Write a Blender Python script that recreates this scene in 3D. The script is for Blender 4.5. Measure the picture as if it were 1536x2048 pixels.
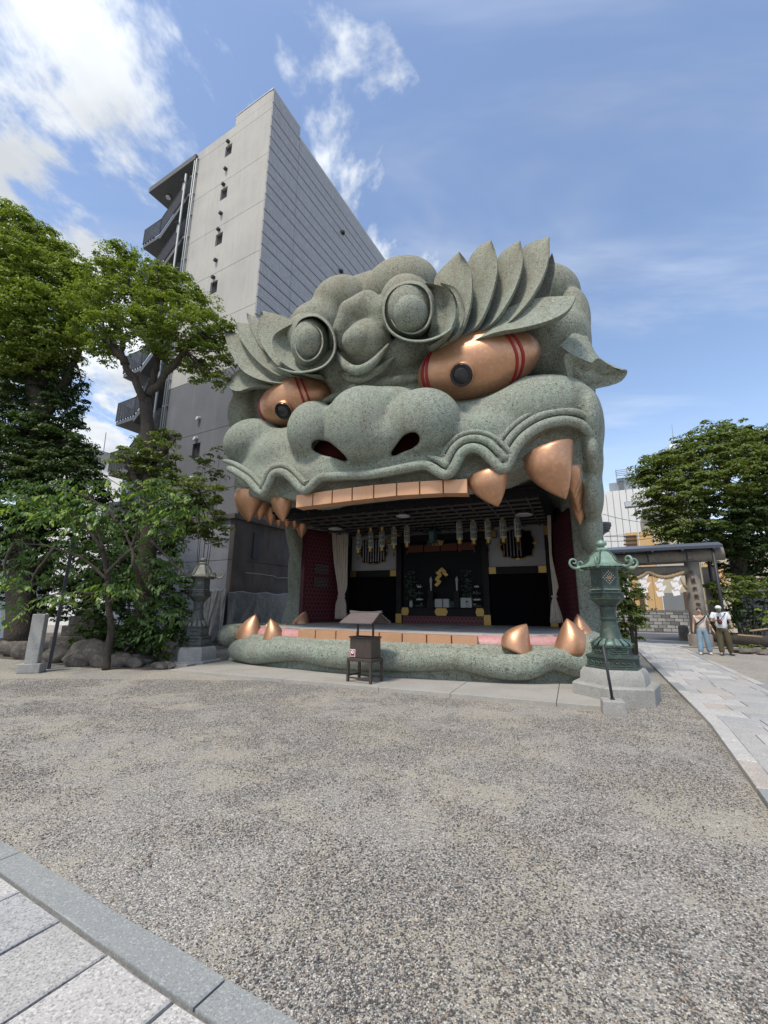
import bpy, math, random
import numpy as np
from mathutils import Vector, Matrix
random.seed(7); RNG=np.random.default_rng(7)
for o in list(bpy.data.objects): bpy.data.objects.remove(o)
S=bpy.context.scene; COL=S.collection
# ---------------------------------------------------------------- camera
FPX=860.0; PITCH=math.radians(12.5); ROLL=math.radians(0.445); CH=1.6
_f=np.array([0,math.cos(PITCH),math.sin(PITCH)]); _r0=np.array([1.,0,0]); _u0=np.cross(_r0,_f)
_r=_r0*math.cos(ROLL)+_u0*math.sin(ROLL); _u=np.cross(_r,_f); _C=np.array([0,0,CH])
cam=bpy.data.cameras.new('camera'); camo=bpy.data.objects.new('camera',cam); COL.objects.link(camo)
M=Matrix(((_r[0],_u[0],-_f[0],0),(_r[1],_u[1],-_f[1],0),(_r[2],_u[2],-_f[2],CH),(0,0,0,1)))
camo.matrix_world=M; cam.sensor_fit='VERTICAL'; cam.sensor_height=24; cam.lens=24*FPX/2048; cam.clip_start=.1; cam.clip_end=3000
S.camera=camo
S.render.resolution_x=768; S.render.resolution_y=1024
# ---------------------------------------------------------------- light
SUN_EL=math.radians(62); SUN_AZ=math.radians(215)      # azimuth clockwise from +Y
W=bpy.data.worlds.new('World'); S.world=W; W.use_nodes=True
def world():
    nt=W.node_tree; nt.nodes.clear(); N=nt.nodes.new; Lk=nt.links.new
    out=N('ShaderNodeOutputWorld'); bg=N('ShaderNodeBackground'); bg.inputs[1].default_value=.14
    sky=N('ShaderNodeTexSky'); sky.sky_type='NISHITA'; sky.sun_disc=False; sky.sun_elevation=SUN_EL; sky.sun_rotation=SUN_AZ
    sky.air_density=1.0; sky.dust_density=.6; sky.ozone_density=1.6
    tc=N('ShaderNodeTexCoord'); sep=N('ShaderNodeSeparateXYZ'); Lk(tc.outputs['Generated'],sep.inputs[0])
    def m(op,a,b=None,c=None):
        n=N('ShaderNodeMath'); n.operation=op
        for i,v in enumerate((a,b,c)):
            if v is None: continue
            if isinstance(v,(int,float)): n.inputs[i].default_value=v
            else: Lk(v,n.inputs[i])
        return n.outputs[0]
    zz=m('MAXIMUM',m('ADD',sep.outputs[2],.12),.05)
    cx=m('DIVIDE',sep.outputs[0],zz); cy=m('DIVIDE',sep.outputs[1],zz)
    cmb=N('ShaderNodeCombineXYZ'); Lk(cx,cmb.inputs[0]); Lk(cy,cmb.inputs[1])
    def noise(scale,det,rough,loc=(0,0,0),rot=0,sc=(1,1,1),dist=0):
        mp=N('ShaderNodeMapping'); mp.inputs['Location'].default_value=loc; mp.inputs['Rotation'].default_value=(0,0,rot); mp.inputs['Scale'].default_value=sc
        Lk(cmb.outputs[0],mp.inputs[0]); n=N('ShaderNodeTexNoise'); n.inputs['Scale'].default_value=scale; n.inputs['Detail'].default_value=det; n.inputs['Roughness'].default_value=rough; n.inputs['Distortion'].default_value=dist
        Lk(mp.outputs[0],n.inputs[0]); return n.outputs[0]
    n1=noise(2.7,7,.60,(3.1,1.7,0),.35,(1.0,.8,1),.35)
    n2=noise(.55,3,.5,(7.3,2.2,0),0)
    # coverage: heavy over the left, thinner to the right; near-vertical wisps elsewhere
    left=m('SMOOTH_MIN',m('MULTIPLY_ADD',cx,-.75,-.125),.12,.1)
    n3=noise(8.5,5,.6,(5,8,0),.2,(1,.8,1),.2)
    # one small bank low behind the head
    ddx=m('SUBTRACT',cx,.13); ddy=m('SUBTRACT',cy,.98); bank=m('MULTIPLY',m('MAXIMUM',m('SUBTRACT',1.0,m('MULTIPLY',m('ADD',m('MULTIPLY',ddx,ddx),m('MULTIPLY',m('MULTIPLY',ddy,ddy),2.0)),9.0)),0.0),.26)
    cov=m('ADD',m('ADD',m('ADD',m('MULTIPLY',n1,1.35),m('MULTIPLY',n2,.3)),m('MULTIPLY',m('SUBTRACT',n3,.5),.55)),m('ADD',left,bank))
    mr=N('ShaderNodeMapRange'); mr.interpolation_type='SMOOTHSTEP'; Lk(cov,mr.inputs[0]); mr.inputs[1].default_value=.80; mr.inputs[2].default_value=1.0
    w=noise(1.3,5,.6,(1,4,0),.9,(.55,2.0,1),.5)
    mr2=N('ShaderNodeMapRange'); mr2.interpolation_type='SMOOTHSTEP'; Lk(w,mr2.inputs[0]); mr2.inputs[1].default_value=.45; mr2.inputs[2].default_value=.85; mr2.inputs[4].default_value=.45
    # haze towards the horizon
    hz=N('ShaderNodeMapRange'); hz.interpolation_type='SMOOTHSTEP'; Lk(sep.outputs[2],hz.inputs[0]); hz.inputs[1].default_value=-.02; hz.inputs[2].default_value=.42; hz.inputs[3].default_value=.62; hz.inputs[4].default_value=.0
    k=m('MAXIMUM',m('MAXIMUM',mr.outputs[0],mr2.outputs[0]),hz.outputs[0])
    tint=N('ShaderNodeMix'); tint.data_type='RGBA'; tint.blend_type='MULTIPLY'; tint.inputs[0].default_value=1
    Lk(sky.outputs[0],tint.inputs[6]); tint.inputs[7].default_value=(1.45,1.36,1.30,1)
    # cloud brightness varies softly
    nb=noise(2.6,4,.55,(9,1,0)); 
    cr=N('ShaderNodeMapRange'); Lk(nb,cr.inputs[0]); cr.inputs[1].default_value=.35; cr.inputs[2].default_value=.62; cr.inputs[3].default_value=3.9; cr.inputs[4].default_value=6.3
    cc=N('ShaderNodeCombineColor'); Lk(m('MULTIPLY',cr.outputs[0],.93),cc.inputs[0]); Lk(m('MULTIPLY',cr.outputs[0],.98),cc.inputs[1]); Lk(m('MULTIPLY',cr.outputs[0],1.04),cc.inputs[2])
    mx=N('ShaderNodeMix'); mx.data_type='RGBA'; Lk(k,mx.inputs[0]); Lk(tint.outputs[2],mx.inputs[6]); Lk(cc.outputs[0],mx.inputs[7])
    Lk(mx.outputs[2],bg.inputs[0]); Lk(bg.outputs[0],out.inputs[0])
world()
sun=bpy.data.lights.new('sun','SUN'); sun.energy=2.7; sun.angle=math.radians(9); sun.color=(1,.92,.80)
suno=bpy.data.objects.new('sun',sun); COL.objects.link(suno)
_sd=Vector((math.sin(SUN_AZ)*math.cos(SUN_EL),math.cos(SUN_AZ)*math.cos(SUN_EL),math.sin(SUN_EL)))
suno.rotation_euler=_sd.to_track_quat('Z','Y').to_euler(); suno.location=(0,0,40)
S.view_settings.view_transform='Standard'; S.view_settings.look='None'; S.view_settings.exposure=0.42; S.view_settings.gamma=1; S.view_settings.use_curve_mapping=False
S.cycles.max_bounces=6; S.cycles.diffuse_bounces=3; S.cycles.glossy_bounces=3
# ---------------------------------------------------------------- surveying helpers (turn measured sight lines into real positions)
def ray(x,y): return _f+_r*(x-768)/FPX-_u*(y-1024)/FPX
def G(x,y,z=0.0):
    d=ray(x,y); return Vector(_C+d*((z-CH)/d[2]))
def AY(x,y,Y):
    d=ray(x,y); return Vector(_C+d*Y/d[1])
TH=math.radians(24); LO=np.array([-0.35,11.3,0]); LU_=np.array([math.cos(TH),-math.sin(TH),0]); LV_=np.array([math.sin(TH),math.cos(TH),0])
_cv=float((_C-LO)@LV_)
def L(x,y,v):
    d=ray(x,y); t=(v-_cv)/(d@LV_); p=_C+d*t-LO; return np.array([p@LU_,v,p[2]])
# ---------------------------------------------------------------- object helpers
def link(o,parent=None):
    COL.objects.link(o)
    if parent is not None: o.parent=parent
    return o
def tag(o,label=None,cat=None,group=None,kind=None):
    if label: o['label']=label
    if cat: o['category']=cat
    if group: o['group']=group
    if kind: o['kind']=kind
    return o
def empty(name,loc=(0,0,0),rz=0,label=None,cat=None,group=None,kind=None):
    o=bpy.data.objects.new(name,None); o.location=loc; o.rotation_euler=(0,0,rz); o.empty_display_size=.2; link(o); return tag(o,label,cat,group,kind)
def mesh(name,v,f,mat,parent=None,smooth=False,uv=None):
    me=bpy.data.meshes.new(name)
    if isinstance(v,np.ndarray) and isinstance(f,np.ndarray):
        nv=len(v); nf,k=f.shape
        me.vertices.add(nv); me.vertices.foreach_set('co',np.ascontiguousarray(v,dtype=np.float32).ravel())
        me.loops.add(nf*k); me.loops.foreach_set('vertex_index',np.ascontiguousarray(f,dtype=np.int32).ravel())
        me.polygons.add(nf); me.polygons.foreach_set('loop_start',np.arange(0,nf*k,k,dtype=np.int32)); me.polygons.foreach_set('loop_total',np.full(nf,k,dtype=np.int32))
        me.update(calc_edges=True)
    else:
        me.from_pydata([tuple(map(float,p)) for p in v],[],[tuple(int(i) for i in q) for q in f]); me.update()
    if smooth: me.polygons.foreach_set('use_smooth',[True]*len(me.polygons))
    for mm in (mat if isinstance(mat,(list,tuple)) else [mat]): me.materials.append(mm)
    o=bpy.data.objects.new(name,me); return link(o,parent)
class MB:
    """collects simple shapes into one mesh"""
    def __init__(s): s.v=[]; s.f=[]; s.mi=[]
    def add(s,v,f,mi=0):
        b=len(s.v); s.v+= [tuple(map(float,p)) for p in v]; s.f+=[tuple(i+b for i in q) for q in f]; s.mi+=[mi]*len(f); return s
    def box(s,c,d,rz=0,mi=0,taper=1.0,bev=0.0):
        cx,cy,cz=c; hx,hy,hz=d[0]/2,d[1]/2,d[2]/2; ca,sa=math.cos(rz),math.sin(rz)
        def P(x,y,z): return (cx+x*ca-y*sa,cy+x*sa+y*ca,cz+z)
        if bev<=0:
            v=[P(sx*hx*(taper if sz>0 else 1),sy*hy*(taper if sz>0 else 1),sz*hz) for sz in(-1,1) for sx,sy in((-1,-1),(1,-1),(1,1),(-1,1))]
            return s.add(v,[(3,2,1,0),(4,5,6,7),(0,1,5,4),(1,2,6,5),(2,3,7,6),(3,0,4,7)],mi)
        b=bev; v=[];rings=[(hx-b,hy-b,-hz,taper*0+1),(hx,hy,-hz+b,1),(hx,hy,hz-b,taper),(hx-b,hy-b,hz,taper)]
        for (x,y,z,t) in rings:
            bb=b if x==hx else b*.4
            q=[(-x+bb,-y),(x-bb,-y),(x,-y+bb),(x,y-bb),(x-bb,y),(-x+bb,y),(-x,y-bb),(-x,-y+bb)]
            v+=[P(a*t,c2*t,z) for a,c2 in q]
        f=[tuple(range(7,-1,-1)),tuple(range(24,32))]
        for r in range(3):
            for i in range(8): f.append((r*8+i,r*8+(i+1)%8,r*8+8+(i+1)%8,r*8+8+i))
        return s.add(v,f,mi)
    def prism(s,poly,z0,z1,mi=0,scale=1.0,c=(0,0)):
        n=len(poly); v=[(x,y,z0) for x,y in poly]+[(c[0]+(x-c[0])*scale,c[1]+(y-c[1])*scale,z1) for x,y in poly]
        return s.add(v,[tuple(range(n-1,-1,-1)),tuple(range(n,2*n))]+[(i,(i+1)%n,n+(i+1)%n,n+i) for i in range(n)],mi)
    def loft(s,rings,close=True,caps=True,mi=0):
        n=len(rings[0]); v=[p for r in rings for p in r]; f=[]
        for a in range(len(rings)-1):
            for i in range(n if close else n-1): f.append((a*n+i,a*n+(i+1)%n,(a+1)*n+(i+1)%n,(a+1)*n+i))
        if caps: f+=[tuple(range(n-1,-1,-1)),tuple(range((len(rings)-1)*n,len(rings)*n))]
        return s.add(v,f,mi)
    def lathe(s,prof,n=16,c=(0,0,0),mi=0,rot=0,sq=1.0):
        return s.loft([[(c[0]+r*math.cos(rot+2*math.pi*i/n),c[1]+r*sq*math.sin(rot+2*math.pi*i/n),c[2]+z) for i in range(n)] for r,z in prof],mi=mi)
    def tube(s,pts,rad,n=8,mi=0,caps=True):
        P=[Vector(p) for p in pts]; R=rad if isinstance(rad,(list,tuple,np.ndarray)) else [rad]*len(P)
        rings=[]; up=None
        for i,p in enumerate(P):
            t=(P[min(i+1,len(P)-1)]-P[max(i-1,0)]).normalized()
            if up is None: up=Vector((0,0,1)) if abs(t.z)<.9 else Vector((1,0,0))
            a=t.cross(up).normalized(); b=a.cross(t).normalized(); up=b
            rings.append([tuple(p+(a*math.cos(2*math.pi*k/n)+b*math.sin(2*math.pi*k/n))*R[i]) for k in range(n)])
        return s.loft(rings,caps=caps,mi=mi)
    def build(s,name,mat,parent=None,smooth=False,auto=None):
        o=mesh(name,s.v,s.f,mat,parent,smooth)
        if any(s.mi): o.data.polygons.foreach_set('material_index',s.mi)
        if auto is not None:
            me=o.data; me.polygons.foreach_set('use_smooth',[True]*len(me.polygons)); sharp_by_angle(me,auto)
        return o
def sharp_by_angle(me,deg):
    import bmesh
    bm=bmesh.new(); bm.from_mesh(me); bmesh.ops.recalc_face_normals(bm,faces=bm.faces); c=math.radians(deg)
    for e in bm.edges:
        if len(e.link_faces)==2:
            e.smooth = e.link_faces[0].normal.angle(e.link_faces[1].normal,0)<c
        else: e.smooth=False
    bm.to_mesh(me); bm.free()
def copy_tree(o,parent=None):
    c=o.copy(); COL.objects.link(c)
    if parent is not None: c.parent=parent
    for ch in list(o.children): copy_tree(ch,c)
    return c
def bez(pts,n=8):
    """Catmull-Rom through points"""
    P=[np.array(p,float) for p in pts]; out=[]
    for i in range(len(P)-1):
        p0=P[max(i-1,0)];p1=P[i];p2=P[i+1];p3=P[min(i+2,len(P)-1)]
        for k in range(n):
            t=k/n; out.append(.5*((2*p1)+(-p0+p2)*t+(2*p0-5*p1+4*p2-p3)*t*t+(-p0+3*p1-3*p2+p3)*t**3))
    out.append(P[-1]); return out
# ---------------------------------------------------------------- materials
MATS={}
def mat(name,col,rough=.7,metal=0,noise=None,bump=None,spec=None,extra=None,coord='Object'):
    """noise=(scale,amount,color2,detail[,lo,hi]) list; bump=(scale,strength,dist)"""
    m=bpy.data.materials.new(name); m.use_nodes=True; nt=m.node_tree; b=nt.nodes['Principled BSDF']; N=nt.nodes.new; Lk=nt.links.new
    b.inputs['Roughness'].default_value=rough; b.inputs['Metallic'].default_value=metal
    if spec is not None: b.inputs['Specular IOR Level'].default_value=spec
    tc=N('ShaderNodeTexCoord'); co=tc.outputs[coord] if coord!='World' else N('ShaderNodeNewGeometry').outputs['Position']
    cur=None; c4=(*col,1); b.inputs['Base Color'].default_value=c4
    def addmix(fac,c2,cur):
        mx=N('ShaderNodeMix'); mx.data_type='RGBA'; Lk(fac,mx.inputs[0])
        if cur is None: mx.inputs[6].default_value=c4
        else: Lk(cur,mx.inputs[6])
        mx.inputs[7].default_value=(*c2,1); return mx.outputs[2]
    for nz in (noise or []):
        sc,amt,c2,det=nz[:4]; lo,hi=(nz[4],nz[5]) if len(nz)>5 else (.4,.6); st=nz[6] if len(nz)>6 else (1,1,1)
        mp=N('ShaderNodeMapping'); mp.inputs['Scale'].default_value=st; Lk(co,mp.inputs[0])
        n=N('ShaderNodeTexNoise'); n.inputs['Scale'].default_value=sc; n.inputs['Detail'].default_value=det; n.inputs['Roughness'].default_value=.6; Lk(mp.outputs[0],n.inputs[0])
        r=N('ShaderNodeMapRange'); r.inputs[1].default_value=lo; r.inputs[2].default_value=hi; r.inputs[4].default_value=amt; Lk(n.outputs[0],r.inputs[0])
        cur=addmix(r.outputs[0],c2,cur)
    if cur is not None: Lk(cur,b.inputs['Base Color'])
    if bump:
        n=N('ShaderNodeTexNoise'); n.inputs['Scale'].default_value=bump[0]; n.inputs['Detail'].default_value=5; Lk(co,n.inputs[0])
        bp=N('ShaderNodeBump'); bp.inputs['Strength'].default_value=bump[1]; bp.inputs['Distance'].default_value=bump[2]; Lk(n.outputs[0],bp.inputs['Height']); Lk(bp.outputs[0],b.inputs['Normal'])
    if extra: extra(m,nt,b,N,Lk,co)
    MATS[name]=m; return m
# ================================================================ LION HEAD STAGE
def lion_extra(m,nt,b,N,Lk,co):
    # green stucco with short dark curls of relief; browner where rain and dust lie
    vo=N('ShaderNodeTexNoise'); vo.inputs['Scale'].default_value=20; vo.inputs['Detail'].default_value=3; vo.inputs['Roughness'].default_value=.62; vo.inputs['Distortion'].default_value=1.9; Lk(co,vo.inputs[0])
    r=N('ShaderNodeValToRGB'); Lk(vo.outputs[0],r.inputs[0]); e=r.color_ramp.elements
    e[0].position=.33; e[0].color=(.07,.06,.045,1); e[1].position=.64; e[1].color=(.30,.345,.29,1)
    x=e.new(.42); x.color=(.165,.172,.14,1); x=e.new(.50); x.color=(.238,.268,.222,1)
    n=N('ShaderNodeTexNoise'); n.inputs['Scale'].default_value=.55; n.inputs['Detail'].default_value=6; n.inputs['Roughness'].default_value=.65; Lk(co,n.inputs[0])
    sp=N('ShaderNodeSeparateXYZ'); Lk(co,sp.inputs[0])
    mr=N('ShaderNodeMapRange'); Lk(sp.outputs[2],mr.inputs[0]); mr.inputs[1].default_value=7.2; mr.inputs[2].default_value=12.0; mr.inputs[3].default_value=0; mr.inputs[4].default_value=.42
    ad=N('ShaderNodeMath'); ad.operation='ADD'; Lk(n.outputs[0],ad.inputs[0]); Lk(mr.outputs[0],ad.inputs[1])
    m2=N('ShaderNodeMapRange'); Lk(ad.outputs[0],m2.inputs[0]); m2.inputs[1].default_value=.5; m2.inputs[2].default_value=.95; m2.inputs[4].default_value=.75
    mul=N('ShaderNodeMix'); mul.data_type='RGBA'; mul.blend_type='MULTIPLY'; Lk(m2.outputs[0],mul.inputs[0]); Lk(r.outputs[0],mul.inputs[6]); mul.inputs[7].default_value=(1.0,.82,.70,1)
    # rain streaks running down the stucco
    mp=N('ShaderNodeMapping'); mp.inputs['Scale'].default_value=(1,1,.10); Lk(co,mp.inputs[0]); ns=N('ShaderNodeTexNoise'); ns.inputs['Scale'].default_value=3.2; ns.inputs['Detail'].default_value=5; Lk(mp.outputs[0],ns.inputs[0])
    m3=N('ShaderNodeMapRange'); Lk(ns.outputs[0],m3.inputs[0]); m3.inputs[1].default_value=.52; m3.inputs[2].default_value=.72; m3.inputs[4].default_value=.55
    mu2=N('ShaderNodeMix'); mu2.data_type='RGBA'; mu2.blend_type='MULTIPLY'; Lk(m3.outputs[0],mu2.inputs[0]); Lk(mul.outputs[2],mu2.inputs[6]); mu2.inputs[7].default_value=(.74,.68,.60,1)
    n5=N('ShaderNodeTexNoise'); n5.inputs['Scale'].default_value=1.7; n5.inputs['Detail'].default_value=5; Lk(co,n5.inputs[0]); m5=N('ShaderNodeMapRange'); Lk(n5.outputs[0],m5.inputs[0]); m5.inputs[1].default_value=.5; m5.inputs[2].default_value=.68; m5.inputs[4].default_value=.45
    mu3=N('ShaderNodeMix'); mu3.data_type='RGBA'; Lk(m5.outputs[0],mu3.inputs[0]); Lk(mu2.outputs[2],mu3.inputs[6]); mu4=N('ShaderNodeMix'); mu4.data_type='RGBA'; mu4.blend_type='MULTIPLY'; mu4.inputs[0].default_value=1; Lk(mu2.outputs[2],mu4.inputs[6]); mu4.inputs[7].default_value=(1.02,1.16,1.10,1); Lk(mu4.outputs[2],mu3.inputs[7])
    Lk(mu3.outputs[2],b.inputs['Base Color'])
    bp=N('ShaderNodeBump'); bp.inputs['Strength'].default_value=.6; bp.inputs['Distance'].default_value=.025; Lk(vo.outputs[0],bp.inputs['Height']); Lk(bp.outputs[0],b.inputs['Normal'])
M_LION=mat('green_stucco',(.2,.26,.21),.88,extra=lion_extra)
M_COPPER=mat('copper_paint',(.52,.285,.165),.42,.62,noise=[(1.1,.6,(.43,.22,.125),6,.40,.66),(5,.35,(.50,.30,.20),6,.5,.7),(10,.25,(.68,.46,.32),3,.5,.65)],bump=(16,.22,.012))
M_COPPER2=mat('copper_tile',(.56,.32,.19),.5,.4,noise=[(2.2,.5,(.50,.25,.12),5,.4,.7),(40,.25,(.70,.42,.25),2,.4,.6)],bump=(45,.15,.004))
M_RED=mat('red_eye_band',(.26,.010,.016),.35,.1)
M_PUPIL=mat('black_pupil',(.012,.012,.014),.25)
M_PGLASS=mat('pupil_glass',(.03,.03,.035),.08)
M_NOSTRIL=mat('dark_red_nostril',(.03,.005,.004),.9,spec=.1)
M_GUM=mat('pink_gum',(.46,.25,.25),.5,noise=[(3,.6,(.44,.17,.18),5),(16,.35,(.62,.36,.34),3)],bump=(14,.5,.02))
LION=empty('lion_head_stage',tuple(LO),-TH,'giant green lion head building with copper eyes, fangs and an open mouth holding a stage','building')
# ---- signed distance sculpting
GS=.055; U0,U1,V0,V1,W0,W1=-6.4,6.6,-2.2,8.2,-.12,12.9
gu=np.arange(U0,U1,GS,dtype=np.float32); gv=np.arange(V0,V1,GS,dtype=np.float32); gw=np.arange(W0,W1,GS,dtype=np.float32)
FLD=np.full((len(gu),len(gv),len(gw)),9.0,dtype=np.float32)
def blk(lo,hi):
    s=[]
    for g,a,b_ in zip((gu,gv,gw),lo,hi):
        i0=max(0,int(np.searchsorted(g,a))-1); i1=min(len(g),int(np.searchsorted(g,b_))+1); s.append(slice(i0,max(i1,i0)))
    return tuple(s)
def XYZ(s): return gu[s[0]][:,None,None],gv[s[1]][None,:,None],gw[s[2]][None,None,:]
def smin(a,b,k):
    if k<=0: return np.minimum(a,b)
    h=np.maximum(k-np.abs(a-b),0)/k; return np.minimum(a,b)-h*h*k*.25
def smax(a,b,k): return -smin(-a,-b,k)
def put(s,d,k,op):
    if op=='+': FLD[s]=smin(FLD[s],d,k)
    elif op=='-': FLD[s]=smax(FLD[s],-d,k)
def ell(c,r,k=.2,op='+',rot=0,yaw=0):
    """ellipsoid; rot = turn in the face plane, yaw = about the vertical"""
    R=max(r)+k+.25; s=blk([c[i]-R for i in range(3)],[c[i]+R for i in range(3)]); x,y,z=XYZ(s); x=x-c[0]; y=y-c[1]; z=z-c[2]
    if rot: x,z=x*math.cos(rot)+z*math.sin(rot),-x*math.sin(rot)+z*math.cos(rot)
    if yaw: x,y=x*math.cos(yaw)+y*math.sin(yaw),-x*math.sin(yaw)+y*math.cos(yaw)
    q=np.sqrt((x/r[0])**2+(y/r[1])**2+(z/r[2])**2); g=np.sqrt((x/r[0]**2)**2+(y/r[1]**2)**2+(z/r[2]**2)**2)+1e-6
    put(s,(q*(q-1)/g).astype(np.float32),k,op)
def caps(P,R,k=.1,op='+'):
    P=[np.array(p,float) for p in P]; R=R if hasattr(R,'__len__') else [R]*len(P)
    for a,b_,ra,rb in zip(P[:-1],P[1:],R[:-1],R[1:]):
        m=max(ra,rb)+k+.15; s=blk(np.minimum(a,b_)-m,np.maximum(a,b_)+m); x,y,z=XYZ(s)
        d=b_-a; L2=float(d@d)+1e-9; t=np.clip(((x-a[0])*d[0]+(y-a[1])*d[1]+(z-a[2])*d[2])/L2,0,1)
        q=np.sqrt((x-a[0]-t*d[0])**2+(y-a[1]-t*d[1])**2+(z-a[2]-t*d[2])**2)-(ra+(rb-ra)*t)
        put(s,q.astype(np.float32),k,op)
def PE(px,py,v,rx,rz,rv,k=.2,op='+',rot=0,yaw=0):
    c=L(px,py,v); s=float(np.linalg.norm(LO+LU_*c[0]+LV_*c[1]+np.array([0,0,c[2]])-_C)/FPX)*.86
    ell(c,(rx*s,rv,rz*s),k,op,rot,yaw); return c
# muzzle front line in plan: v as a function of u
def vf(u): return -1.0+1.1*(np.minimum(np.abs(u),5.9)/5.6)**3.3
def LF(px,py,off=0.0):
    v=-.5
    for _ in range(5): v=float(vf(L(px,py,v)[0]))+off
    return L(px,py,v)
RIM=[(434,934),(446,936),(462,942),(480,953),(494,963),(506,977),(517,987),(527,988),(536,972),(545,952),(555,947),(566,949),(580,960),(597,979),(610,984),(624,972),(640,958),(660,956),(695,954),(735,952),(775,946),(815,938),(845,933),(862,939),(882,951),(899,950),(913,931),(925,908),(941,899),(961,904),(980,922),(996,938),(1009,940),(1019,929),(1032,901),(1051,876),(1078,857),(1106,847),(1136,845),(1164,855),(1187,878),(1198,912),(1201,930)]
rimp=[LF(x,y) for x,y in RIM]
GUMPX=[(440,975),(470,985),(520,995),(545,990),(580,998),(600,997),(640,985),(700,976),(760,968),(840,962),(935,958),(960,952),(1000,945),(1050,925),(1100,912),(1140,930),(1165,960),(1185,985)]
gump=[LF(x,y,.35) for x,y in GUMPX]
ru=np.array([p[0] for p in rimp]); rw=np.array([p[2] for p in rimp]); o_=np.argsort(ru); ru,rw=ru[o_],rw[o_]
gu_=np.array([p[0] for p in gump]); gw_=np.array([p[2] for p in gump]); o_=np.argsort(gu_); gu_,gw_=gu_[o_],gw_[o_]
def muzzle():
    s=blk((-6.2,-1.6,3.6),(6.2,6.5,9.2)); x,y,z=XYZ(s)
    # the lower face as a deep rounded block whose underside follows the lip outside and the gum inside
    side=np.sqrt(np.maximum(np.abs(x)-4.9,0)**2+np.maximum(.9-(y-vf(x)),0)**2)-.72
    front=np.maximum((vf(x)+.12+.34*np.maximum(z-5.1,0)-y)*.95,side*1.0)
    top=z-7.2; back=y-6.0
    body=np.maximum(np.maximum(front,back),top)
    u1=gu[s[0]]; rim=np.interp(u1,ru,rw)[:,None,None]; gum=np.interp(u1,gu_,gw_)[:,None,None]
    inner_h=np.minimum(gum,4.75)
    out=smax(body,(rim-z)*.7,.1); 
    band=smax(out,-(.30-(y-vf(x)))*1.0-0.0,.05)  # placeholder keeps shape continuous
    # the visible outer lip is only 0.35 m thick; behind it the mass drops to the gum line
    inn=smax(smax(body,(inner_h-z)*.8,.1),(vf(x)+.42-y),.12)
    inn=smax(inn,(np.abs(x)-5.25),.1)
    d=smin(out,inn,.12); put(s,d.astype(np.float32),.3,'+')
def skull():
    ell((0.15,3.9,7.2),(5.0,3.9,4.2),.1)
    ell((0.2,4.8,6.2),(5.25,3.5,3.0),.3)
skull(); muzzle()
# cheeks and the flesh round the eyes
PE(1055,832,.42,132,80,.95,.25,rot=.12); PE(940,878,.05,110,55,.8,.25)
PE(512,889,.60,74,55,.95,.25); PE(570,912,.25,72,46,.8,.35)
PE(740,915,-.2,190,40,.6,.25)
# top of the head
PE(745,610,2.0,150,66,1.1,.15); PE(1070,605,1.8,84,66,1.1,.2)
PE(800,582,1.6,82,65,1.0,.03); PE(684,612,1.25,66,58,.95,.03)
PE(1116,590,1.7,30,40,.7,.03); PE(1148,640,1.6,30,60,.8,.03)
PE(640,660,1.1,70,56,1.0,.2)
# forehead
PE(725,672,.15,66,70,.9,.2); PE(692,745,.35,110,56,.8,.2)
# brow shelf
caps([L(x,y,v) for x,y,v in ((475,770,.65),(520,754,.35),(570,744,.05),(620,738,-.1),(668,742,-.05),(715,755,.15))],[.28,.38,.45,.48,.44,.36],.2)
caps([L(x,y,v) for x,y,v in ((770,737,.2),(810,708,.1),(860,680,.25),(930,660,.35),(1010,652,.4),(1080,655,.5),(1130,658,.7))],[.4,.46,.44,.40,.36,.36,.38],.2)
PE(1095,690,1.15,80,80,.8,.35); PE(496,815,1.15,32,60,.6,.2); PE(1150,760,1.3,34,110,.8,.3)
# eye sockets
PE(952,731,-.45,130,70,.85,.12,'-',rot=.2); PE(590,804,-.1,92,54,.8,.12,'-',rot=.12)
PE(545,812,1.9,75,75,1.0,.1); PE(500,835,1.5,40,60,.9,.1)
caps([L(x,y,v) for x,y,v in ((650,802,.12),(700,781,-.0),(770,766,-.05),(838,755,.05))],[.10,.16,.18,.12],.06)
PE(818,622,.05,60,66,1.05,.15); PE(622,686,.2,46,60,.95,.15)
# under the outer lip the head steps back to the gum
def underlip():
    s=blk((-6.3,-2.2,3.4),(6.4,1.2,6.8)); x,y,z=XYZ(s); u1=gu[s[0]]; rim=np.interp(u1,ru,rw)[:,None,None]
    d=np.maximum((z-rim)*.75,(y-(vf(x)+.50))); put(s,d.astype(np.float32),.06,'-')
underlip()
# nose
PE(748,886,-.60,130,54,.76,.14); PE(745,825,-.42,130,50,.75,.2); PE(722,852,-.80,86,92,.85,.16); PE(846,848,-.62,88,80,.84,.11); PE(630,864,-.42,62,70,.8,.11)
caps([L(x,y,v) for x,y,v in ((905,822,-.2),(918,862,-.3),(900,903,-.42),(858,930,-.6))],[.08,.12,.12,.08],.05)
# nostrils
def nostril(P_,R_):
    q=bez(P_,4); rr=np.interp(np.linspace(0,1,len(q)),np.linspace(0,1,len(R_)),R_)
    for p,r in zip(q,rr): caps([L(p[0],p[1],-2.4),L(p[0],p[1],-.45)],r,.015,'-')
nostril([(636,892),(652,897),(672,907),(694,921)],[.17,.20,.13,.05])
nostril([(826,878),(816,884),(800,896),(785,909)],[.17,.19,.12,.05])
def gumcut():
    s=blk((-6.3,-1.0,3.0),(6.4,1.6,6.0)); x,y,z=XYZ(s); u1=gu[s[0]]; gm=np.interp(u1,gu_,gw_)[:,None,None]
    put(s,np.maximum(z-gm+.02,vf(x)+.3-y).astype(np.float32),.04,'-')
gumcut()
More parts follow.
